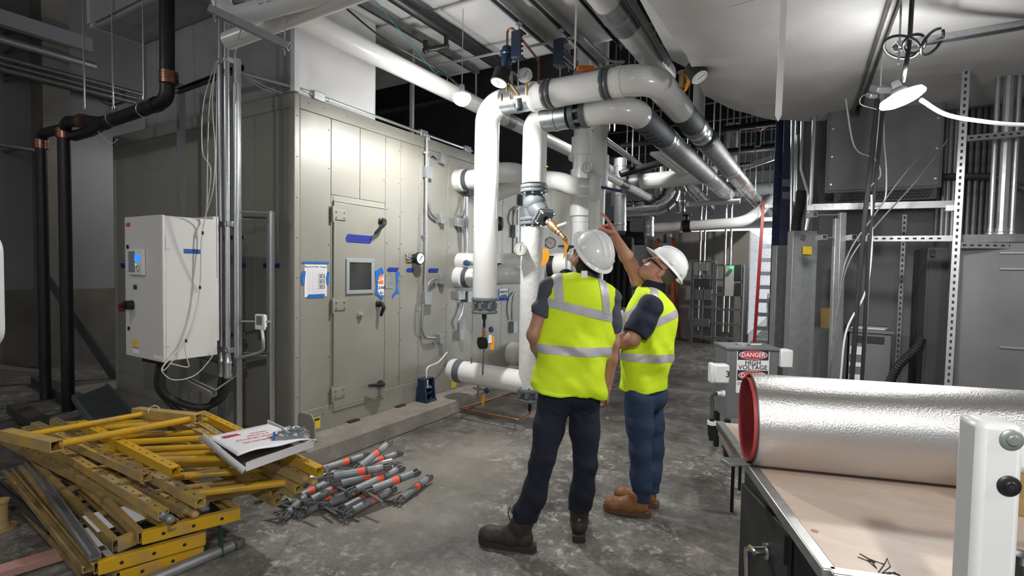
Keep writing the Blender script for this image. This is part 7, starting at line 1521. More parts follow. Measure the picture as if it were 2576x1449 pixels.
# ------------------------------------------------------------------ people: distance-field bodies meshed as one surface each
def surface_nets(f, org, h):
    ins = f < 0
    bb_ = [np.where(ins.any(axis=tuple(q for q in range(3) if q != i)))[0][[0, -1]] for i in range(3)]; lo_ = [max(0, b[0]-2) for b in bb_]; sl = tuple(slice(lo_[i], bb_[i][1]+3) for i in range(3)); f = np.ascontiguousarray(f[sl]); ins = np.ascontiguousarray(ins[sl]); org = org+np.array(lo_)*h; nx, ny, nz = f.shape
    ins8 = ins.view(np.int8); c = ins8[:-1, :-1, :-1].copy()
    for dx in (0, 1):
        for dy in (0, 1):
            for dz in (0, 1):
                if dx or dy or dz: c += ins8[dx:nx-1+dx, dy:ny-1+dy, dz:nz-1+dz]
    cells = np.argwhere((c > 0) & (c < 8)); idx = -np.ones(c.shape, np.int32); idx[tuple(cells.T)] = np.arange(len(cells))
    acc = np.zeros((len(cells), 3)); cnt = np.zeros(len(cells)); corners = [(a, b, d) for a in (0, 1) for b in (0, 1) for d in (0, 1)]
    for a in corners:
        for b in corners:
            if sum(abs(a[i]-b[i]) for i in range(3)) == 1 and a < b:
                fa = f[tuple((cells+a).T)]; fb = f[tuple((cells+b).T)]; mk = (fa < 0) != (fb < 0); t = np.where(mk, fa/np.where(mk, fa-fb, 1), 0)
                acc += np.where(mk[:, None], np.array(a)+t[:, None]*(np.array(b)-np.array(a)), 0); cnt += mk
    V_ = (cells+acc/cnt[:, None])*h+org; F_ = []
    for ax in range(3):
        sl0 = [slice(None)]*3; sl1 = [slice(None)]*3; sl0[ax] = slice(0, -1); sl1[ax] = slice(1, None)
        e = np.argwhere(ins[tuple(sl0)] != ins[tuple(sl1)]); u, v = [(1, 2), (2, 0), (0, 1)][ax]
        e = e[(e[:, u] > 0) & (e[:, v] > 0) & (e[:, u] < f.shape[u]-1) & (e[:, v] < f.shape[v]-1)]
        du = np.zeros(3, int); du[u] = 1; dv = np.zeros(3, int); dv[v] = 1
        q = np.stack([idx[tuple(e.T)], idx[tuple((e-du).T)], idx[tuple((e-du-dv).T)], idx[tuple((e-dv).T)]], 1)
        fl = ins[tuple(e.T)]; q = np.where(fl[:, None], q, q[:, ::-1]); F_.append(q)
    F_ = np.concatenate(F_); F_ = F_[(F_ >= 0).all(1)]; return V_, F_
class SDF:
    def __init__(s, lo, hi, h): s.o = vec(lo); s.h = h; n = np.ceil((vec(hi)-s.o)/h).astype(int)+1; s.f = np.full(n, .25, np.float32)
    def win(s, lo, hi):
        a = np.maximum(np.floor((lo-s.o)/s.h).astype(int), 0); b = np.minimum(np.ceil((hi-s.o)/s.h).astype(int)+1, s.f.shape); return a, b
    def pts(s, a, b):
        g = [s.o[i]+s.h*np.arange(a[i], b[i]) for i in range(3)]; return np.stack(np.meshgrid(*g, indexing='ij'), -1).astype(np.float32)
    def put(s, a, b, d, k, op='u'):
        sl = tuple(slice(a[i], b[i]) for i in range(3)); f = s.f[sl]; k = np.float32(k)
        if op == 'u':
            h_ = np.clip(.5+.5*(f-d)/k, 0, 1); s.f[sl] = f*(1-h_)+d*h_-k*h_*(1-h_)
        else:                                             # smooth subtract
            d = -d; h_ = np.clip(.5-.5*(f-d)/k, 0, 1); s.f[sl] = f*(1-h_)+d*h_+k*h_*(1-h_)
    def cone(s, a, b, r1, r2, k=.03, sq=None, op='u'):
        a, b = vec(a), vec(b); R_ = max(r1, r2)*(1 if sq is None else 1/1)+max(.03, k+.02); lo, hi = np.minimum(a, b)-R_, np.maximum(a, b)+R_; i, j = s.win(lo, hi)
        if (j <= i).any(): return s
        P = s.pts(i, j)
        a = a.astype(np.float32); b = b.astype(np.float32); P = P-a; b = b-a
        if sq is not None:
            ax, fc = nrm(sq[0]).astype(np.float32), np.float32(1/sq[1]-1); P = P+(P@ax)[..., None]*(ax*fc); b = b+ax*((b@ax)*fc)
        t = np.clip((P@b)/np.float32(b@b+1e-9), 0, 1); P -= t[..., None]*b; d = np.sqrt(np.einsum('...i,...i', P, P))-(r1+(r2-r1)*t); s.put(i, j, d.astype(np.float32), k, op); return s
    def chain(s, pts, rs, k=.03, sq=None):
        for q in range(len(pts)-1): s.cone(pts[q], pts[q+1], rs[q], rs[q+1], k, sq)
        return s
    def ell(s, c, r, R=None, k=.03, op='u'):
        c = vec(c); R = np.eye(3) if R is None else R; m_ = max(r)+max(.03, k+.02); i, j = s.win(c-m_, c+m_)
        if (j <= i).any(): return s
        q = (s.pts(i, j)-c.astype(np.float32))@R.astype(np.float32); r = vec(r).astype(np.float32); k0 = np.linalg.norm(q/r, axis=-1); k1 = np.linalg.norm(q/(r*r), axis=-1); d = k0*(k0-1)/np.maximum(k1, 1e-6); s.put(i, j, d.astype(np.float32), k, op); return s
    def plane(s, p, n, k=.004):                           # keep the side opposite to n
        a = np.zeros(3, int); b = np.array(s.f.shape); g = [s.o[i]+s.h*np.arange(b[i]) for i in range(3)]; n = nrm(n)
        d = (g[0]*n[0])[:, None, None]+(g[1]*n[1])[None, :, None]+(g[2]*n[2])[None, None, :]-float(vec(p)@n); s.f = np.maximum(s.f, d.astype(np.float32)); return s
    def wrinkle(s, fn):
        mk = np.abs(s.f) < .05; ii = np.argwhere(mk); P = s.o+ii*s.h; s.f[mk] += fn(P).astype(np.float32); return s
    def build(s, name, mt, parent, off, smooth=2):
        V_, F_ = surface_nets(s.f, s.o, s.h); me = bpy.data.meshes.new(name); me.from_pydata((V_-vec(off)).tolist(), [], F_.tolist()); me.update()
        for p in me.polygons: p.use_smooth = True
        me.materials.append(MAT[mt]); o = bpy.data.objects.new(name, me); COL.objects.link(o)
        if smooth: md = o.modifiers.new('smooth', 'SMOOTH'); md.factor = .5; md.iterations = smooth
        if parent is not None: o.parent = parent
        o['_o'] = tuple(map(float, off)); return o
def folds(P, seed, amp, freq, dirv):
    rs = np.random.RandomState(seed); u = P@nrm(dirv); out = 0
    for q in range(4):
        w_ = rs.randn(3)*freq*.45; out = out+np.sin(u*freq*(1+.35*q)+np.sin(P@w_+rs.rand()*6)*1.6+rs.rand()*6)/(1+.6*q)
    return amp*out/1.8
mat('skin_a', (.42, .21, .135), .5, col2=(.37, .18, .115), scale=8); mat('skin_b', (.52, .27, .19), .5, col2=(.45, .22, .15), scale=8, col3=(.55, .22, .17), scale3=5)
mat('hivis', (.66, .86, .008), .75, col2=(.61, .80, .008), scale=5, bump=.25, bscale=160)
mat('piping', (.66, .95, .02), .6)
mat('reflective', (.46, .46, .49), .45, .15, col2=(.42, .42, .45), scale=12, bump=.1, bscale=60)
mat('jeans_dark', (.005, .0072, .018), .85, col2=(.008, .012, .028), scale=5, bump=.3, bscale=140)
mat('jeans_blue', (.011, .027, .066), .85, col2=(.018, .042, .095), scale=4, bump=.3, bscale=140, col3=(.045, .085, .15), scale3=3, lo3=.58, hi3=.75)
mat('shirt_grey', (.052, .060, .078), .85, bump=.2, bscale=180); mat('shirt_navy', (.008, .013, .034), .85, bump=.2, bscale=180)
mat('boot_brown', (.040, .030, .024), .6, col2=(.028, .021, .017), scale=9, bump=.25, bscale=50); mat('boot_tan', (.27, .115, .04), .5, col2=(.20, .08, .028), scale=7, bump=.15, bscale=40)
mat('sole_dark', (.03, .026, .023), .8); mat('sole_tan', (.11, .06, .035), .8)
mat('helmet', (.82, .83, .84), .18, coat=.4); mat('hair_dark', (.008, .006, .005), .55, bump=.6, bscale=70, stretch=(1, 1, .25)); mat('hair_grey', (.10, .085, .07), .6, bump=.6, bscale=80, stretch=(1, 1, .25)); mat('lens', (.03, .035, .035), .1, spec=.7); mat('lips', (.38, .14, .11), .5); mat('eye_white', (.7, .68, .65), .3); mat('eye_dark', (.02, .014, .01), .2)
def basis(fwd, up=(0, 0, 1)):
    f = nrm(fwd); r = nrm(np.cross(f, up)); return r, f, np.cross(r, f)     # right, forward, up
def head(sd, c, r, f, u, s=1.0):
    R_ = np.array([r, f, u]).T; P = lambda a, b, d: vec(c)+s*(r*a+f*b+u*d)
    sd.ell(P(0, -.012, .035), (.077*s, .098*s, .092*s), R_, .03); sd.ell(P(0, .03, -.03), (.062*s, .068*s, .085*s), R_, .03)
    sd.ell(P(0, .072, -.085), (.030*s, .026*s, .026*s), R_, .03)                                  # chin
    for q in (-1, 1):
        sd.cone(P(q*.052, .0, -.055), P(q*.02, .07, -.09), .022*s, .02*s, .03)                    # jaw
        sd.ell(P(q*.042, .068, -.012), (.022*s, .018*s, .016*s), R_, .02)                         # cheek bone
        sd.ell(P(q*.030, .086, .018), (.024*s, .014*s, .010*s), R_, .012)                         # brow
        sd.ell(P(q*.031, .094, -.001), (.016*s, .012*s, .011*s), R_, .006, op='s')                # eye socket
        e = P(q*.078, -.012, -.012); sd.ell(e, (.010*s, .020*s, .033*s), R_, .006); sd.ell(P(q*.090, -.006, -.008), (.006*s, .010*s, .017*s), R_, .004, op='s'); sd.ell(P(q*.079, -.004, -.036), (.008*s, .010*s, .010*s), R_, .006)
    sd.cone(P(0, .088, .012), P(0, .112, -.030), .009*s, .014*s, .010); sd.ell(P(.012, .100, -.034), (.008*s, .010*s, .008*s), R_, .006); sd.ell(P(-.012, .100, -.034), (.008*s, .010*s, .008*s), R_, .006)
    sd.ell(P(0, .090, -.056), (.024*s, .012*s, .007*s), R_, .006); sd.ell(P(0, .088, -.069), (.021*s, .012*s, .008*s), R_, .006); sd.ell(P(0, .101, -.0625), (.022*s, .006*s, .0022*s), R_, .003, op='s')
    return P
def hand(sd, w, d, n, sp, fing, thumb, s=1.0):
    # w wrist, d hand direction, n palm normal, sp towards the thumb side; fing = curl of index..little (0 straight, 1 fist)
    d, n = nrm(d), nrm(n); sp = nrm(np.cross(n, d))*(1 if np.cross(n, d)@vec(sp) > 0 else -1)
    for k in range(4):
        o_ = (.030-.020*k)*s; sd.cone(w+d*.012*s+sp*o_*.6, w+d*.085*s+sp*o_, .015*s, .0125*s, .014)
    Ls = [(.042, .026, .021), (.046, .029, .022), (.043, .027, .021), (.034, .021, .018)]
    for k in range(4):
        p = w+d*.086*s+sp*(.030-.020*k)*s; ang = 0; fan = sp*(.10-.07*k)
        dd = nrm(d+fan); cu = fing[k]; rr = (.0098, .0088, .0080, .0072)
        for q, L_ in enumerate(Ls[k]):
            ang += cu*(1.35, 1.65, 1.0)[q]+.08; q_ = nrm(dd*math.cos(ang)+n*math.sin(ang)); e = p+q_*L_*s; sd.cone(p, e, rr[q]*s, rr[q+1]*s, .004); p = e
    p = w+d*.028*s+sp*.026*s; t1, t2 = thumb
    for L_, dr_, a, b in ((.045, t1, .0145, .0115), (.034, t2, .0112, .0098), (.026, t2*.7+n*.4, .0098, .0085)):
        e = p+nrm(dr_)*L_*s; sd.cone(p, e, a*s, b*s, .008); p = e
def hard_hat(parent, off, c, r, f, u, s=1.0):
    c = vec(c); ph = lambda a: (math.cos(a), math.sin(a))
    m_ = M(); nA, nB = 48, 14; rx, ry, rz = .108*s, .136*s, .118*s
    def dome(a, t, ex=0): return c+r*(rx+ex)*math.cos(a)*math.cos(t)+f*(ry+ex)*math.sin(a)*math.cos(t)+u*(rz+ex)*math.sin(t)
    vs = [dome(2*math.pi*j/nA, math.pi/2*i/nB) for i in range(nB) for j in range(nA)]+[dome(0, math.pi/2)]
    fs = [(i*nA+j, i*nA+(j+1) % nA, (i+1)*nA+(j+1) % nA, (i+1)*nA+j) for i in range(nB-1) for j in range(nA)]+[((nB-1)*nA+j, (nB-1)*nA+(j+1) % nA, nB*nA) for j in range(nA)]
    m_.add(vs, fs); h = m_.build('hard_hat', 'helmet', parent, ang=60)
    br = M(); prof = [(0, .004), (.35, .0), (1, -.008), (1.0, -.013), (.3, -.008), (-.08, -.002)]; vs = []
    for j in range(nA):
        a = 2*math.pi*j/nA; fw = max(0, math.sin(a)); w_ = (.012+.034*fw**2.5+.004*max(0, -math.sin(a)))*s
        for t, z in prof: vs.append(c+r*(rx+w_*t)*math.cos(a)+f*(ry+w_*t)*math.sin(a)+u*(z*s-.006*fw*t*s))
    k = len(prof); br.add(vs, [(j*k+q, j*k+(q+1) % k, ((j+1) % nA)*k+(q+1) % k, ((j+1) % nA)*k+q) for j in range(nA) for q in range(k)]); br.build('brim', 'helmet', h, ang=50)
    for x in (-.034, 0, .034):
        pts = []
        for t in np.linspace(.55, 2.45, 20):
            yy = math.cos(t); zz_ = math.sin(t); sc = math.sqrt(max(0, 1-(x/.108)**2)); pts.append(c+r*x*s+f*ry*yy*sc+u*rz*zz_*sc)
        M().tube(pts, [.003*s+.0065*s*math.sin(math.pi*i/19)**.5 for i in range(20)], 8).build('ridge', 'helmet', h)
    for q in (-1, 1):
        for a0 in (.05, -.75):
            a = a0 if q > 0 else math.pi-a0; p = dome(a, .18); n_ = nrm(p-c); tx = nrm(np.cross(n_, u)); R_ = np.array([tx, n_, np.cross(tx, n_)]).T; M().box(p, (.030*s, .008*s, .018*s), R_).build('accessory_slot', 'helmet', h, bevel=.003)
    M().torus(c+u*.006, u, .092*s, .006, 32, 6).build('suspension_band', 'black', h)
    return h
def strip_from(vest, parent, planes, mt='reflective', name='reflective_stripe', lift=.0025):
    me = vest.data.copy(); bm = bmesh.new(); bm.from_mesh(me); off = vec(vest['_o'])
    for q in range(2): bmesh.ops.smooth_vert(bm, verts=bm.verts[:], factor=.5, use_axis_x=True, use_axis_y=True, use_axis_z=True)
    for p, n in planes:
        g = bm.verts[:]+bm.edges[:]+bm.faces[:]; bmesh.ops.bisect_plane(bm, geom=g, plane_co=tuple(vec(p)-off), plane_no=tuple(nrm(n)), clear_outer=True)
    bm.normal_update()
    for v in bm.verts: v.co += v.normal*lift
    bm.to_mesh(me); bm.free(); me.materials.clear(); me.materials.append(MAT[mt]); o = bpy.data.objects.new(name, me); COL.objects.link(o); o.parent = parent; return o
def boot(parent, off, heel, toe_dir, mt, sole_mt, shaft_top, L=.30, s=1.0, lace=True, tie=True):
    heel = vec((heel[0], heel[1], 0)); f = nrm(vec((toe_dir[0], toe_dir[1], 0))); r = nrm(np.cross(f, (0, 0, 1))); P = lambda a, b, z: heel+f*a*s+r*b*s+vec((0, 0, z*s))
    pts = [P(a, b, 0) for a in (-.02, L+.03) for b in (-.09, .09)]+[vec(shaft_top)+vec((x, y, .05)) for x in (-.1, .1) for y in (-.1, .1)]; pts = np.array(pts); sd = SDF(pts.min(0)-.06, pts.max(0)+.06, .0055)
    st = vec(shaft_top)
    sd.cone(P(.05, 0, .062), P(.13, 0, .062), .042*s, .046*s, .02); sd.cone(P(.13, 0, .058), P(L-.065, 0, .052), .050*s, .043*s, .03); sd.ell(P(L-.06, 0, .05), (.055*s, .048*s, .036*s), np.array([f, r, (0, 0, 1)]).T, .03)
    sd.cone(P(.065, 0, .07), P(.078, 0, .13), .045*s, .047*s, .02); sd.cone(P(.070, 0, .13), st, .050*s, .056*s, .02); sd.cone(P(.12, 0, .085), P(.095, 0, .14), .038*s, .036*s, .03)
    sd.plane(P(0, 0, .026), (0, 0, -1)); sd.plane(st+vec((0, 0, .01)), (0, 0, 1)); sd.wrinkle(lambda q: folds(q, 4, .0016, 75, f))
    b = sd.build('boot', mt, parent, off)
    oc = [(-.005, -.030), (.0, -.036), (.10, -.038), (.18, -.050), (.24, -.050), (.285, -.030), (.302, 0), (.285, .030), (.24, .050), (.18, .050), (.10, .038), (0, .036), (-.005, .030), (-.012, 0)]; oc = [(a*L/.30*s, q*s) for a, q in oc]
    so = M().prism(oc, P(0, 0, .0), f, -r, .030*s) if np.cross(f, -r)[2] > 0 else M().prism(oc, P(0, 0, .0), f, r, .030*s)
    so.build('sole', sole_mt, b, bevel=.004)
    M().prism([(a*1.0, q*1.01) for a, q in oc], P(0, 0, .027), f, -r if np.cross(f, -r)[2] > 0 else r, .008*s).build('welt', sole_mt, b)
    M().bar(P(-.004, 0, .010), P(.075, 0, .010), .070*s, .0198*s).build('heel_block', sole_mt, b, bevel=.003)
    if lace:
        for k in range(5): q = P(.165-.022*k, 0, .094+.019*k); M().tube([q-r*.022, q+f*.004+vec((0, 0, .007)), q+r*.022], .0028, 5).build('lace', 'black', b)
        if tie: q = P(.085, .0, .185); M().tube(spline([q+f*.045, q+f*.07+r*.03+vec((0, 0, .02)), q+f*.085+r*.05+vec((0, 0, -.03)), q+f*.07+r*.055+vec((0, 0, -.08))], 5), .0028, 5).build('lace_end', 'black', b)
    return b
# ================================================================== person seen from behind
def person_back():
    dp = 2.98; J = lambda px, py, d=0: atd(px, py, dp+d); hz = lambda v: nrm(v*vec((1, 1, 0)))
    rt, fw = hz(AR), hz(AF); up = vec((0, 0, 1)); br, bf, bu = basis(fw*.97-rt*.12)         # body faces away, a little to the left
    base = on(1400, 1380, z=0); off = vec((base[0], base[1], 0))
    hipL, hipR = J(1396, 1000, -.02), J(1468, 1002, .04); kneeL, kneeR = J(1364, 1158, -.08), J(1473, 1165, .03)
    hL = on(1344, 1388, z=0); hR = on(1456, 1364, z=0); toeL = on(1232, 1366, z=0)-hL; toeR = hz(ray(1452, 1364))
    ankL = hL+nrm(toeL)*.055+vec((0, 0, .12)); ankR = hR+nrm(toeR)*.05+vec((0, 0, .12))
    pel = J(1432, 955, .02); wst = J(1440, 890, .03); chest = J(1455, 770, .02); neck = J(1477, 700, .05); hd = J(1479, 647, .06)
    shL, shR = J(1386, 728, .0), J(1532, 752, .06); elL, elR = J(1343, 842, -.02), J(1540, 862, .05); wrL, wrR = J(1372, 925, .13), J(1527, 972, .10)
    ff = nrm(-rt*.40+fw*.64+up*.88); fr = nrm(np.cross(ff, up)); fu = np.cross(fr, ff)
    lo, hi = vec((-2.1, 2.25, -.02)), vec((-.75, 3.55, 2.0)); pts = np.array([elL, elR, wrL, wrR, hL, hR, hd, kneeL, shL, shR, hL+toeL]); lo = pts.min(0)-vec((.2, .2, 0)); lo[2] = -.02; hi = pts.max(0)+vec((.2, .2, .22))
    sd = SDF(lo, hi, .006); fl = (bf, .72)
    # skin body
    head(sd, hd, fr, ff, fu, 1.0); sd.cone(neck-up*.05, hd-ff*.02-fu*.04, .058, .054, .03)
    sd.cone(neck-up*.06, chest, .08, .135, .05, fl); sd.cone(chest, wst, .148, .128, .05, fl); sd.cone(wst, pel, .128, .15, .05, fl)
    sd.cone(shL, shR, .055, .055, .05)
    for a, b, c_ in ((shL, elL, wrL), (shR, elR, wrR)): sd.chain([a, a*.5+b*.5, b], [.056, .050, .041], .02); sd.chain([b, b*.65+c_*.35, c_], [.041, .042, .028], .02)
    hand(sd, wrL, nrm(fw*.8-up*.5+rt*.35), nrm(rt), up, (.35, .4, .45, .5), (fw, fw-up*.4)); hand(sd, wrR, nrm(-up+fw*.25), nrm(-rt), fw, (.25, .3, .35, .4), (nrm(fw-up), nrm(fw*.5-up)))
    for h_, k_, a_, t_ in ((hipL, kneeL, ankL, toeL), (hipR, kneeR, ankR, toeR)):
        sd.cone(pel-up*.03, h_, .10, .09, .05); sd.chain([h_, k_, k_*.25+a_*.75, a_], [.082, .052, .033, .030], .03); sd.cone(a_-up*.05, a_-up*.07+nrm(t_)*.15, .035, .03, .02)
    body = sd.build('person', 'skin_a', None, off); body.location = tuple(off)
    tag(body, 'man from behind in yellow vest, grey shirt, dark jeans and brown boots, looking up', 'person')
    # jeans
    sd = SDF(lo, vec((hi[0], hi[1], 1.12)), .007); sd.cone(wst-up*.02, pel, .142, .160, .04, fl); sd.cone(J(1405, 985, -.05), J(1462, 988, -.02), .098, .098, .05)
    for h_, k_, a_, hh in ((hipL, kneeL, ankL, hL), (hipR, kneeR, ankR, hR)):
        mid = k_*.5+a_*.5; sd.chain([h_, h_*.5+k_*.5, k_, mid-AF*.008, a_+up*.10, a_+up*.03], [.098, .086, .066, .068, .066, .066], .03)
    sd.plane(J(1432, 905), (0, 0, 1)); sd.plane((0, 0, .175), (0, 0, -1))
    def wj(P):
        z = P[:, 2]; kn = np.exp(-((z-.52)/.10)**2); cf = np.exp(-((z-.24)/.12)**2); tp = np.exp(-((z-.78)/.08)**2); return folds(P, 21, .0048, 40, up+rt*.75)*(kn*.9+cf*1.1+tp*.6+.12)
    sd.wrinkle(wj); jn = sd.build('jeans', 'jeans_dark', body, off)
    for q in (-1, 1):
        c_ = J(1405 if q < 0 else 1472, 1005, -.155 if q < 0 else -.11); pk_ = [c_+rt*x+up*z for x, z in ((-.055, .05), (.055, .05), (.052, -.05), (0, -.08), (-.052, -.05))]
        M().tube([p for p in pk_[1:]]+[pk_[0]], .002, 5).build('pocket_seam', 'shirt_navy', jn)
    # shirt: sleeves, collar, trunk
    sd = SDF(lo, hi, .006); sd.cone(neck-up*.07, chest, .09, .150, .05, fl); sd.cone(chest, wst, .160, .142, .05, fl); sd.cone(shL, shR, .068, .068, .05)
    for a, b, e in ((shL, elL, .60), (shR, elR, .80)): sd.chain([a, a*.5+b*.5, a*(1-e)+b*e], [.063, .061, .058], .03)
    sd.cone(neck-up*.045, neck+up*.012, .078, .070, .02)
    for a, b, e in ((shL, elL, .60), (shR, elR, .80)):
        c_ = a*(1-e)+b*e; d = nrm(b-a); i, j = sd.win(c_-.12, c_+.16); P = sd.pts(i, j); dd = (P-c_)@d; rad = np.linalg.norm(P-c_-dd[..., None]*d, axis=-1); sl = tuple(slice(i[q], j[q]) for q in range(3)); cut = np.where(rad < .12, dd, -1); sd.f[sl] = np.maximum(sd.f[sl], np.minimum(cut, .05).astype(np.float32))
    sd.plane(neck+up*.022-bf*.0, up*.9+bf*.35); sd.plane(wst, (0, 0, -1)); sd.wrinkle(lambda P: folds(P, 8, .0045, 40, up+rt*.5)); shd = sd.build('shirt', 'shirt_grey', body, off)
    M().box(J(1470, 690, -.075), (.034, .003, .04), np.array([rt, fw, up]).T@rotx(-.2)).build('care_tag', 'paper', shd)
    # vest
    sd = SDF(lo, hi, .006); sL, sR = shL*.88+shR*.12, shR*.92+shL*.08
    sd.cone(sL+up*.012, sR+up*.012, .073, .070, .04); sd.cone(neck-up*.09, chest, .10, .172, .05, fl); sd.cone(chest+up*.02, wst, .182, .180, .05, (bf, .80)); sd.cone(wst, J(1428, 975, -.0), .180, .212, .05, (bf, .80)); sd.cone(sL, J(1393, 850, .0), .07, .10, .06, (bf, .9)); sd.cone(sR, J(1512, 860, .04), .06, .085, .06, (bf, .9)); sd.cone(wst, J(1395, 985, -.02), .16, .13, .05); sd.cone(wst, J(1470, 1000, .0), .16, .12, .05)
    sd.cone(neck+up*.03, neck+up*.12, .085, .12, .015, op='s')                                        # neck opening
    nh = nrm(-up*.99-rt*.16); sd.plane(J(1430, 994, -.1), nh)
    def wv(P):
        z = P[:, 2]; return folds(P, 5, .012, 22, up*.5+rt*.9)*np.clip((1.45-z)/.35, .15, 1)+folds(P, 9, .004, 45, up+rt)*np.exp(-((z-1.12)/.12)**2)
    sd.wrinkle(wv); vs = sd.build('safety_vest', 'hivis', body, off)
    def hband(a, b, w_, name='reflective_stripe', front=None):
        A, B = J(*a, -.2), J(*b, -.2); n = nrm(np.cross(AF, B-A)); n = n if n[2] > 0 else -n; A_ = A; strip_from(vs, vs, [(A+n*w_/2, n), (A-n*w_/2, -n)]+([] if front is None else [front]), name=name)
    hband((1380, 762), (1530, 798), .050); hband((1370, 884), (1530, 893), .050)
    top = J(1450, 772, -.2); nT = nrm(np.cross(AF, J(1530, 798, -.2)-J(1380, 762, -.2))); nT = nT if nT[2] > 0 else -nT
    for xa in ((1405, 700), (1525, 745)):
        A = J(*xa, -.1); n = nrm(rt+up*.06) if xa[0] < 1450 else nrm(rt+up*.12); strip_from(vs, vs, [(A+n*.025, n), (A-n*.025, -n), (top, -nT)], lift=.0038)
    strip_from(vs, vs, [(J(1430, 992, -.1)-nh*.010, -nh), (J(1430, 992, -.1)+nh*.02, nh)], 'piping', 'hem_piping', .0035)
    # head gear
    hatc = hd+fu*.062-ff*.018; hard_hat(body, off, hatc, fr, ff, fu, 1.0)
    sh_ = SDF(hd-.2, hd+.2, .006); R_ = np.array([fr, ff, fu]).T; sh_.ell(hd-ff*.032+fu*.022, (.084, .092, .096), R_, .03); sh_.cone(hd-ff*.075-fu*.03, hd-ff*.055-fu*.085, .048, .04, .03); sh_.cone(hd-fr*.05-ff*.05-fu*.04, hd+fr*.05-ff*.05-fu*.04, .035, .035, .03); sh_.plane(hd+ff*.035, ff); sh_.plane(hd+fu*.07, fu); sh_.wrinkle(lambda P: folds(P, 3, .004, 120, fr)); sh_.build('hair', 'hair_dark', body, off)
    boot(body, off, hL, toeL, 'boot_brown', 'sole_dark', ankL+(kneeL-ankL)*(.115/(kneeL[2]-.12)), L=.32, s=1.06); boot(body, off, hR, toeR, 'boot_brown', 'sole_dark', ankR+(kneeR-ankR)*(.115/(kneeR[2]-.12)), L=.32, s=1.06)
    return body
person_back()
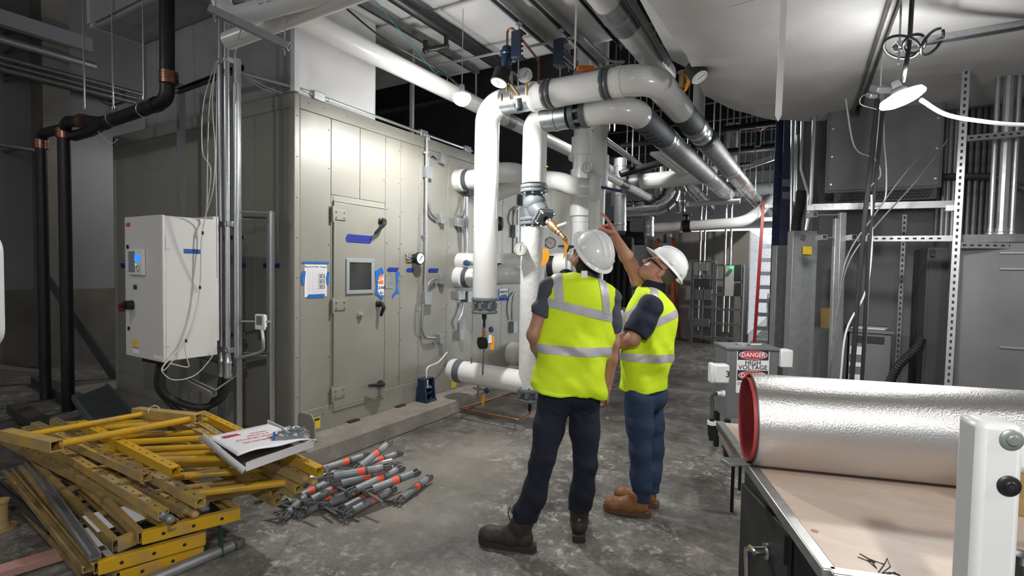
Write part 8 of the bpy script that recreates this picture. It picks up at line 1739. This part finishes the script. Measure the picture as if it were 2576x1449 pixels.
# ================================================================== person pointing
def person_point():
    dp = 3.48; J = lambda px, py, d=0: atd(px, py, dp+d); hz = lambda v: nrm(v*vec((1, 1, 0)))
    rt, fw = hz(AR), hz(AF); up = vec((0, 0, 1)); bf = nrm(-rt*.93+fw*.36); br = nrm(np.cross(bf, up))      # faces left and slightly away; his left side is near us
    base = on(1640, 1290, z=0); off = vec((base[0], base[1], 0))
    hN = on(1634, 1300, z=0); hF = on(1654, 1276, z=0); tN = on(1536, 1284, z=0)-hN; tF = tN*.9+fw*.03
    ankN = hN+nrm(tN)*.055+vec((0, 0, .12)); ankF = hF+nrm(tF)*.05+vec((0, 0, .12))
    hipN, hipF = J(1606, 1005, -.10), J(1632, 1000, .12); kneeN, kneeF = J(1611, 1135, -.12), J(1644, 1128, .06)
    pel = J(1620, 960, 0); wst = J(1622, 890, 0); chest = J(1630, 800, .02); neck = J(1643, 718, .03); hd = J(1659, 681, .03)
    shN, shF = J(1635, 775, -.16), J(1622, 738, .17); elN = J(1592, 852, -.20); wrN = J(1540, 868, -.02); elF = J(1588, 668, .10); wrF = J(1549, 598, -.02)
    ff = nrm(-rt*.78+fw*.10+up*.84); fr = nrm(np.cross(ff, up)); fu = np.cross(fr, ff)
    pts = np.array([elN, wrN, wrF+up*.2-rt*.12, hN, hF, hd, shN, shF, hN+tN, elF, kneeN, pel]); lo = pts.min(0)-vec((.2, .2, 0)); lo[2] = -.02; hi = pts.max(0)+vec((.2, .2, .16))
    sd = SDF(lo, hi, .005); fl = (bf, .72); sb = nrm(shF-shN)
    P = head(sd, hd, fr, ff, fu, 1.02); sd.cone(neck-up*.06, hd-ff*.03-fu*.03, .064, .058, .03)
    sd.cone(neck-up*.05, chest, .08, .14, .05, fl); sd.cone(chest, wst, .15, .135, .05, fl); sd.cone(wst, pel, .135, .15, .05, fl); sd.cone(shN, shF, .056, .056, .05)
    sd.chain([shN, shN*.5+elN*.5, elN], [.058, .052, .045], .02); sd.chain([elN, elN*.6+wrN*.4, wrN], [.046, .047, .030], .02)
    sd.chain([shF, shF*.5+elF*.5, elF], [.055, .052, .044], .02); sd.chain([elF, elF*.65+wrF*.35, wrF], [.044, .045, .029], .02)
    hd_ = nrm(J(1528, 563, -.02)-wrF); tip = J(1518, 542, -.02); pn = nrm(-rt*.75-fw*.25-up*.5); pn = nrm(pn-hd_*(pn@hd_))
    hand(sd, wrF, hd_, pn, -fw, (.02, .85, .95, .95), (nrm(pn*.8+hd_*.6-fw*.2), nrm(pn*.2+hd_*.3+fw*.1)), 1.12)
    hand(sd, wrN, nrm(-rt*.9+up*.25+fw*.2), nrm(fw), up, (.5, .55, .6, .65), (nrm(-rt*.5+up), nrm(-rt+up*.3+fw*.5)))
    for h_, k_, a_, t_ in ((hipN, kneeN, ankN, tN), (hipF, kneeF, ankF, tF)):
        sd.cone(pel-up*.03, h_, .10, .085, .05); sd.chain([h_, k_, k_*.25+a_*.75, a_], [.08, .050, .033, .030], .03); sd.cone(a_-up*.05, a_-up*.07+nrm(t_)*.15, .034, .028, .02)
    body = sd.build('person', 'skin_b', None, off); body.location = tuple(off)
    tag(body, 'man in yellow vest, navy shirt, blue jeans and tan boots, pointing up', 'person')
    # eyeballs and irises
    for q in (-1, 1):
        e = P(q*.031, .083, -.001); M().ell(e, (.0125, .0125, .0125), n=14, m=10).build('eye', 'eye_white', body); M().lathe(e+ff*.0108, ff, [(0, .0055), (.0022, .004)], 12).build('iris', 'eye_dark', body)
    # jeans
    sd = SDF(lo, vec((hi[0], hi[1], 1.15)), .0065); sd.cone(wst-up*.02, pel, .138, .152, .04, fl); sd.cone(hipN*.6+hipF*.4+up*.03-bf*.04, hipN*.4+hipF*.6+up*.03-bf*.04, .115, .115, .05)
    for h_, k_, a_ in ((hipN, kneeN, ankN), (hipF, kneeF, ankF)): mid = k_*.5+a_*.5; sd.chain([h_, h_*.5+k_*.5, k_, mid, a_+up*.10, a_+up*.0], [.098, .086, .068, .066, .060, .060], .03)
    sd.plane(J(1620, 925), (0, 0, 1)); sd.plane((0, 0, .10), (0, 0, -1))
    def wj(P_): z = P_[:, 2]; return folds(P_, 31, .0042, 40, up+rt*.7)*(np.exp(-((z-.52)/.10)**2)+np.exp(-((z-.2)/.10)**2)*1.1+np.exp(-((z-.80)/.07)**2)*.5+.12)
    sd.wrinkle(wj); jn = sd.build('jeans', 'jeans_blue', body, off)
    # shirt
    sd = SDF(lo, hi, .006); sd.cone(neck-up*.06, chest, .088, .150, .05, fl); sd.cone(chest, wst, .162, .15, .05, fl); sd.cone(shN, shF, .072, .070, .05)
    sd.chain([shN, shN*.5+elN*.5, shN*.10+elN*.90], [.078, .082, .078], .03); sd.chain([shF, shF*.55+elF*.45], [.072, .068], .03); sd.cone(neck-up*.04, neck+up*.015-bf*.01, .080, .073, .02)
    for a, b, e in ((shN, elN, .86), (shF, elF, .42)):
        c_ = a*(1-e)+b*e; d = nrm(b-a); i, j = sd.win(c_-.13, c_+.17); Q = sd.pts(i, j); dd = (Q-c_)@d; rad = np.linalg.norm(Q-c_-dd[..., None]*d, axis=-1); sl = tuple(slice(i[q], j[q]) for q in range(3)); cut = np.where(rad < .12, dd, -1); sd.f[sl] = np.maximum(sd.f[sl], np.minimum(cut, .05).astype(np.float32))
    sd.plane(neck+up*.03, up*.9-ff*.25); sd.plane(wst, (0, 0, -1)); sd.wrinkle(lambda Q: folds(Q, 18, .0055, 38, up+rt*.6)); sd.build('shirt', 'shirt_navy', body, off)
    # vest with deep arm hole
    sd = SDF(lo, hi, .006); sL, sR = shN*.72+shF*.28, shF*.76+shN*.24
    sd.cone(sL+up*.02, sR+up*.02, .078, .076, .04); sd.cone(neck-up*.09, chest, .10, .172, .05, fl); sd.cone(chest, wst, .182, .178, .05, (bf, .84)); sd.cone(wst, J(1618, 965, .0), .178, .186, .05, (bf, .84)); sd.cone(chest-bf*.03, wst-bf*.02, .165, .16, .04)
    c_ = shN*.62+elN*.38+br*(-.0); c_ = J(1618, 815, -.30); ln = nrm(elN-shN); sd.cone(J(1632, 745, -.36), J(1618, 862, -.36), .085, .105, .012, op='s'); sd.cone(J(1632, 745, -.22), J(1618, 858, -.24), .075, .095, .012, op='s')
    sd.cone(neck+up*.03, neck+up*.14, .088, .12, .015, op='s'); nh = nrm(-up*.995+rt*.05); sd.plane(J(1622, 984, -.1), nh)
    def wv(Q): z = Q[:, 2]; return folds(Q, 15, .011, 24, up*.4+rt*.9)*np.clip((1.40-z)/.3, .2, 1)+folds(Q, 19, .004, 46, up-rt)*np.exp(-((z-1.0)/.15)**2)
    sd.wrinkle(wv); vs = sd.build('safety_vest', 'hivis', body, off)
    def hband(a, b, w_):
        A, B = J(*a, -.2), J(*b, -.2); n = nrm(np.cross(AF, B-A)); n = n if n[2] > 0 else -n; strip_from(vs, vs, [(A+n*w_/2, n), (A-n*w_/2, -n)]); return A, n
    hband((1563, 902), (1680, 905), .052); A, n = hband((1650, 815), (1690, 800), .050)
    B = J(1650, 760, -.2); vn = nrm(rt*.96-up*.25); strip_from(vs, vs, [(B+vn*.028, vn), (B-vn*.026, -vn), (A, -n)])
    A = J(1600, 780, -.1); vn = nrm(rt*.75-up*.6); strip_from(vs, vs, [(A+vn*.022, vn), (A-vn*.022, -vn), (J(1610, 800), -up), (J(1625, 760, -.1), rt)])
    strip_from(vs, vs, [(J(1622, 982, -.1)-nh*.010, -nh), (J(1622, 982, -.1)+nh*.02, nh)], 'piping', 'hem_piping', .0035)
    q = J(1676, 975, -.02); M().tube(spline([q+up*.06, q, q-up*.05+rt*.012, q-up*.07, q-up*.04-rt*.008, q], 5), .0028, 5).build('drawcord', 'black', vs)
    # hair, hat, glasses, paper
    R_ = np.array([fr, ff, fu]).T; sh_ = SDF(hd-.2, hd+.2, .006); sh_.ell(hd-ff*.028+fu*.022, (.082, .090, .095), R_, .03); sh_.cone(hd-ff*.06-fu*.03, hd-ff*.05-fu*.06, .045, .04, .03); sh_.plane(hd-ff*.012, ff); sh_.plane(hd+fu*.07, fu); sh_.build('hair', 'hair_grey', body, off)
    hard_hat(body, off, hd+fu*.060-ff*.012, fr, ff, fu, 1.04)
    gl = M(); 
    for q in (-1, 1): gl.tube([P(q*.012, .112, .000), P(q*.060, .098, .006), P(q*.074, .06, .008), P(q*.080, .0, .010)], [.004, .006, .006, .004], 6)
    g_ = gl.build('safety_glasses', 'black', body)
    for q in (-1, 1): M().prism([(-.026, -.016), (.026, -.018), (.028, .012), (-.026, .014)], P(q*.034, .107, .0), nrm(fr*q*.0+fr), fu, .002).build('lens', 'lens', g_)
    for k in range(5): q = hd-ff*.085-fu*(.055+.006*k)+fr*.012*(k-2); M().tube([q, q-ff*.02-fu*.012, q-ff*.025-fu*.03], .006, 5).build('strap_fringe', 'black', body)
    boot(body, off, hN, tN, 'boot_tan', 'sole_tan', ankN+up*.03, L=.30, tie=False); boot(body, off, hF, tF, 'boot_tan', 'sole_tan', ankF+up*.03, L=.30, tie=False)
    q = J(1562, 818, -.12); M().prism([(-.05, -.09), (.05, -.08), (.045, .06), (.01, .10), (-.04, .07)], q, nrm(rt*.8+fw*.5), nrm(up+fw*.1), .003).build('paper_sheet', 'paper', None, 'folded white paper held at the chest of the pointing man', 'paper')
    return body
person_point()
for o in list(bpy.data.objects):
    if '_o' in o: del o['_o']
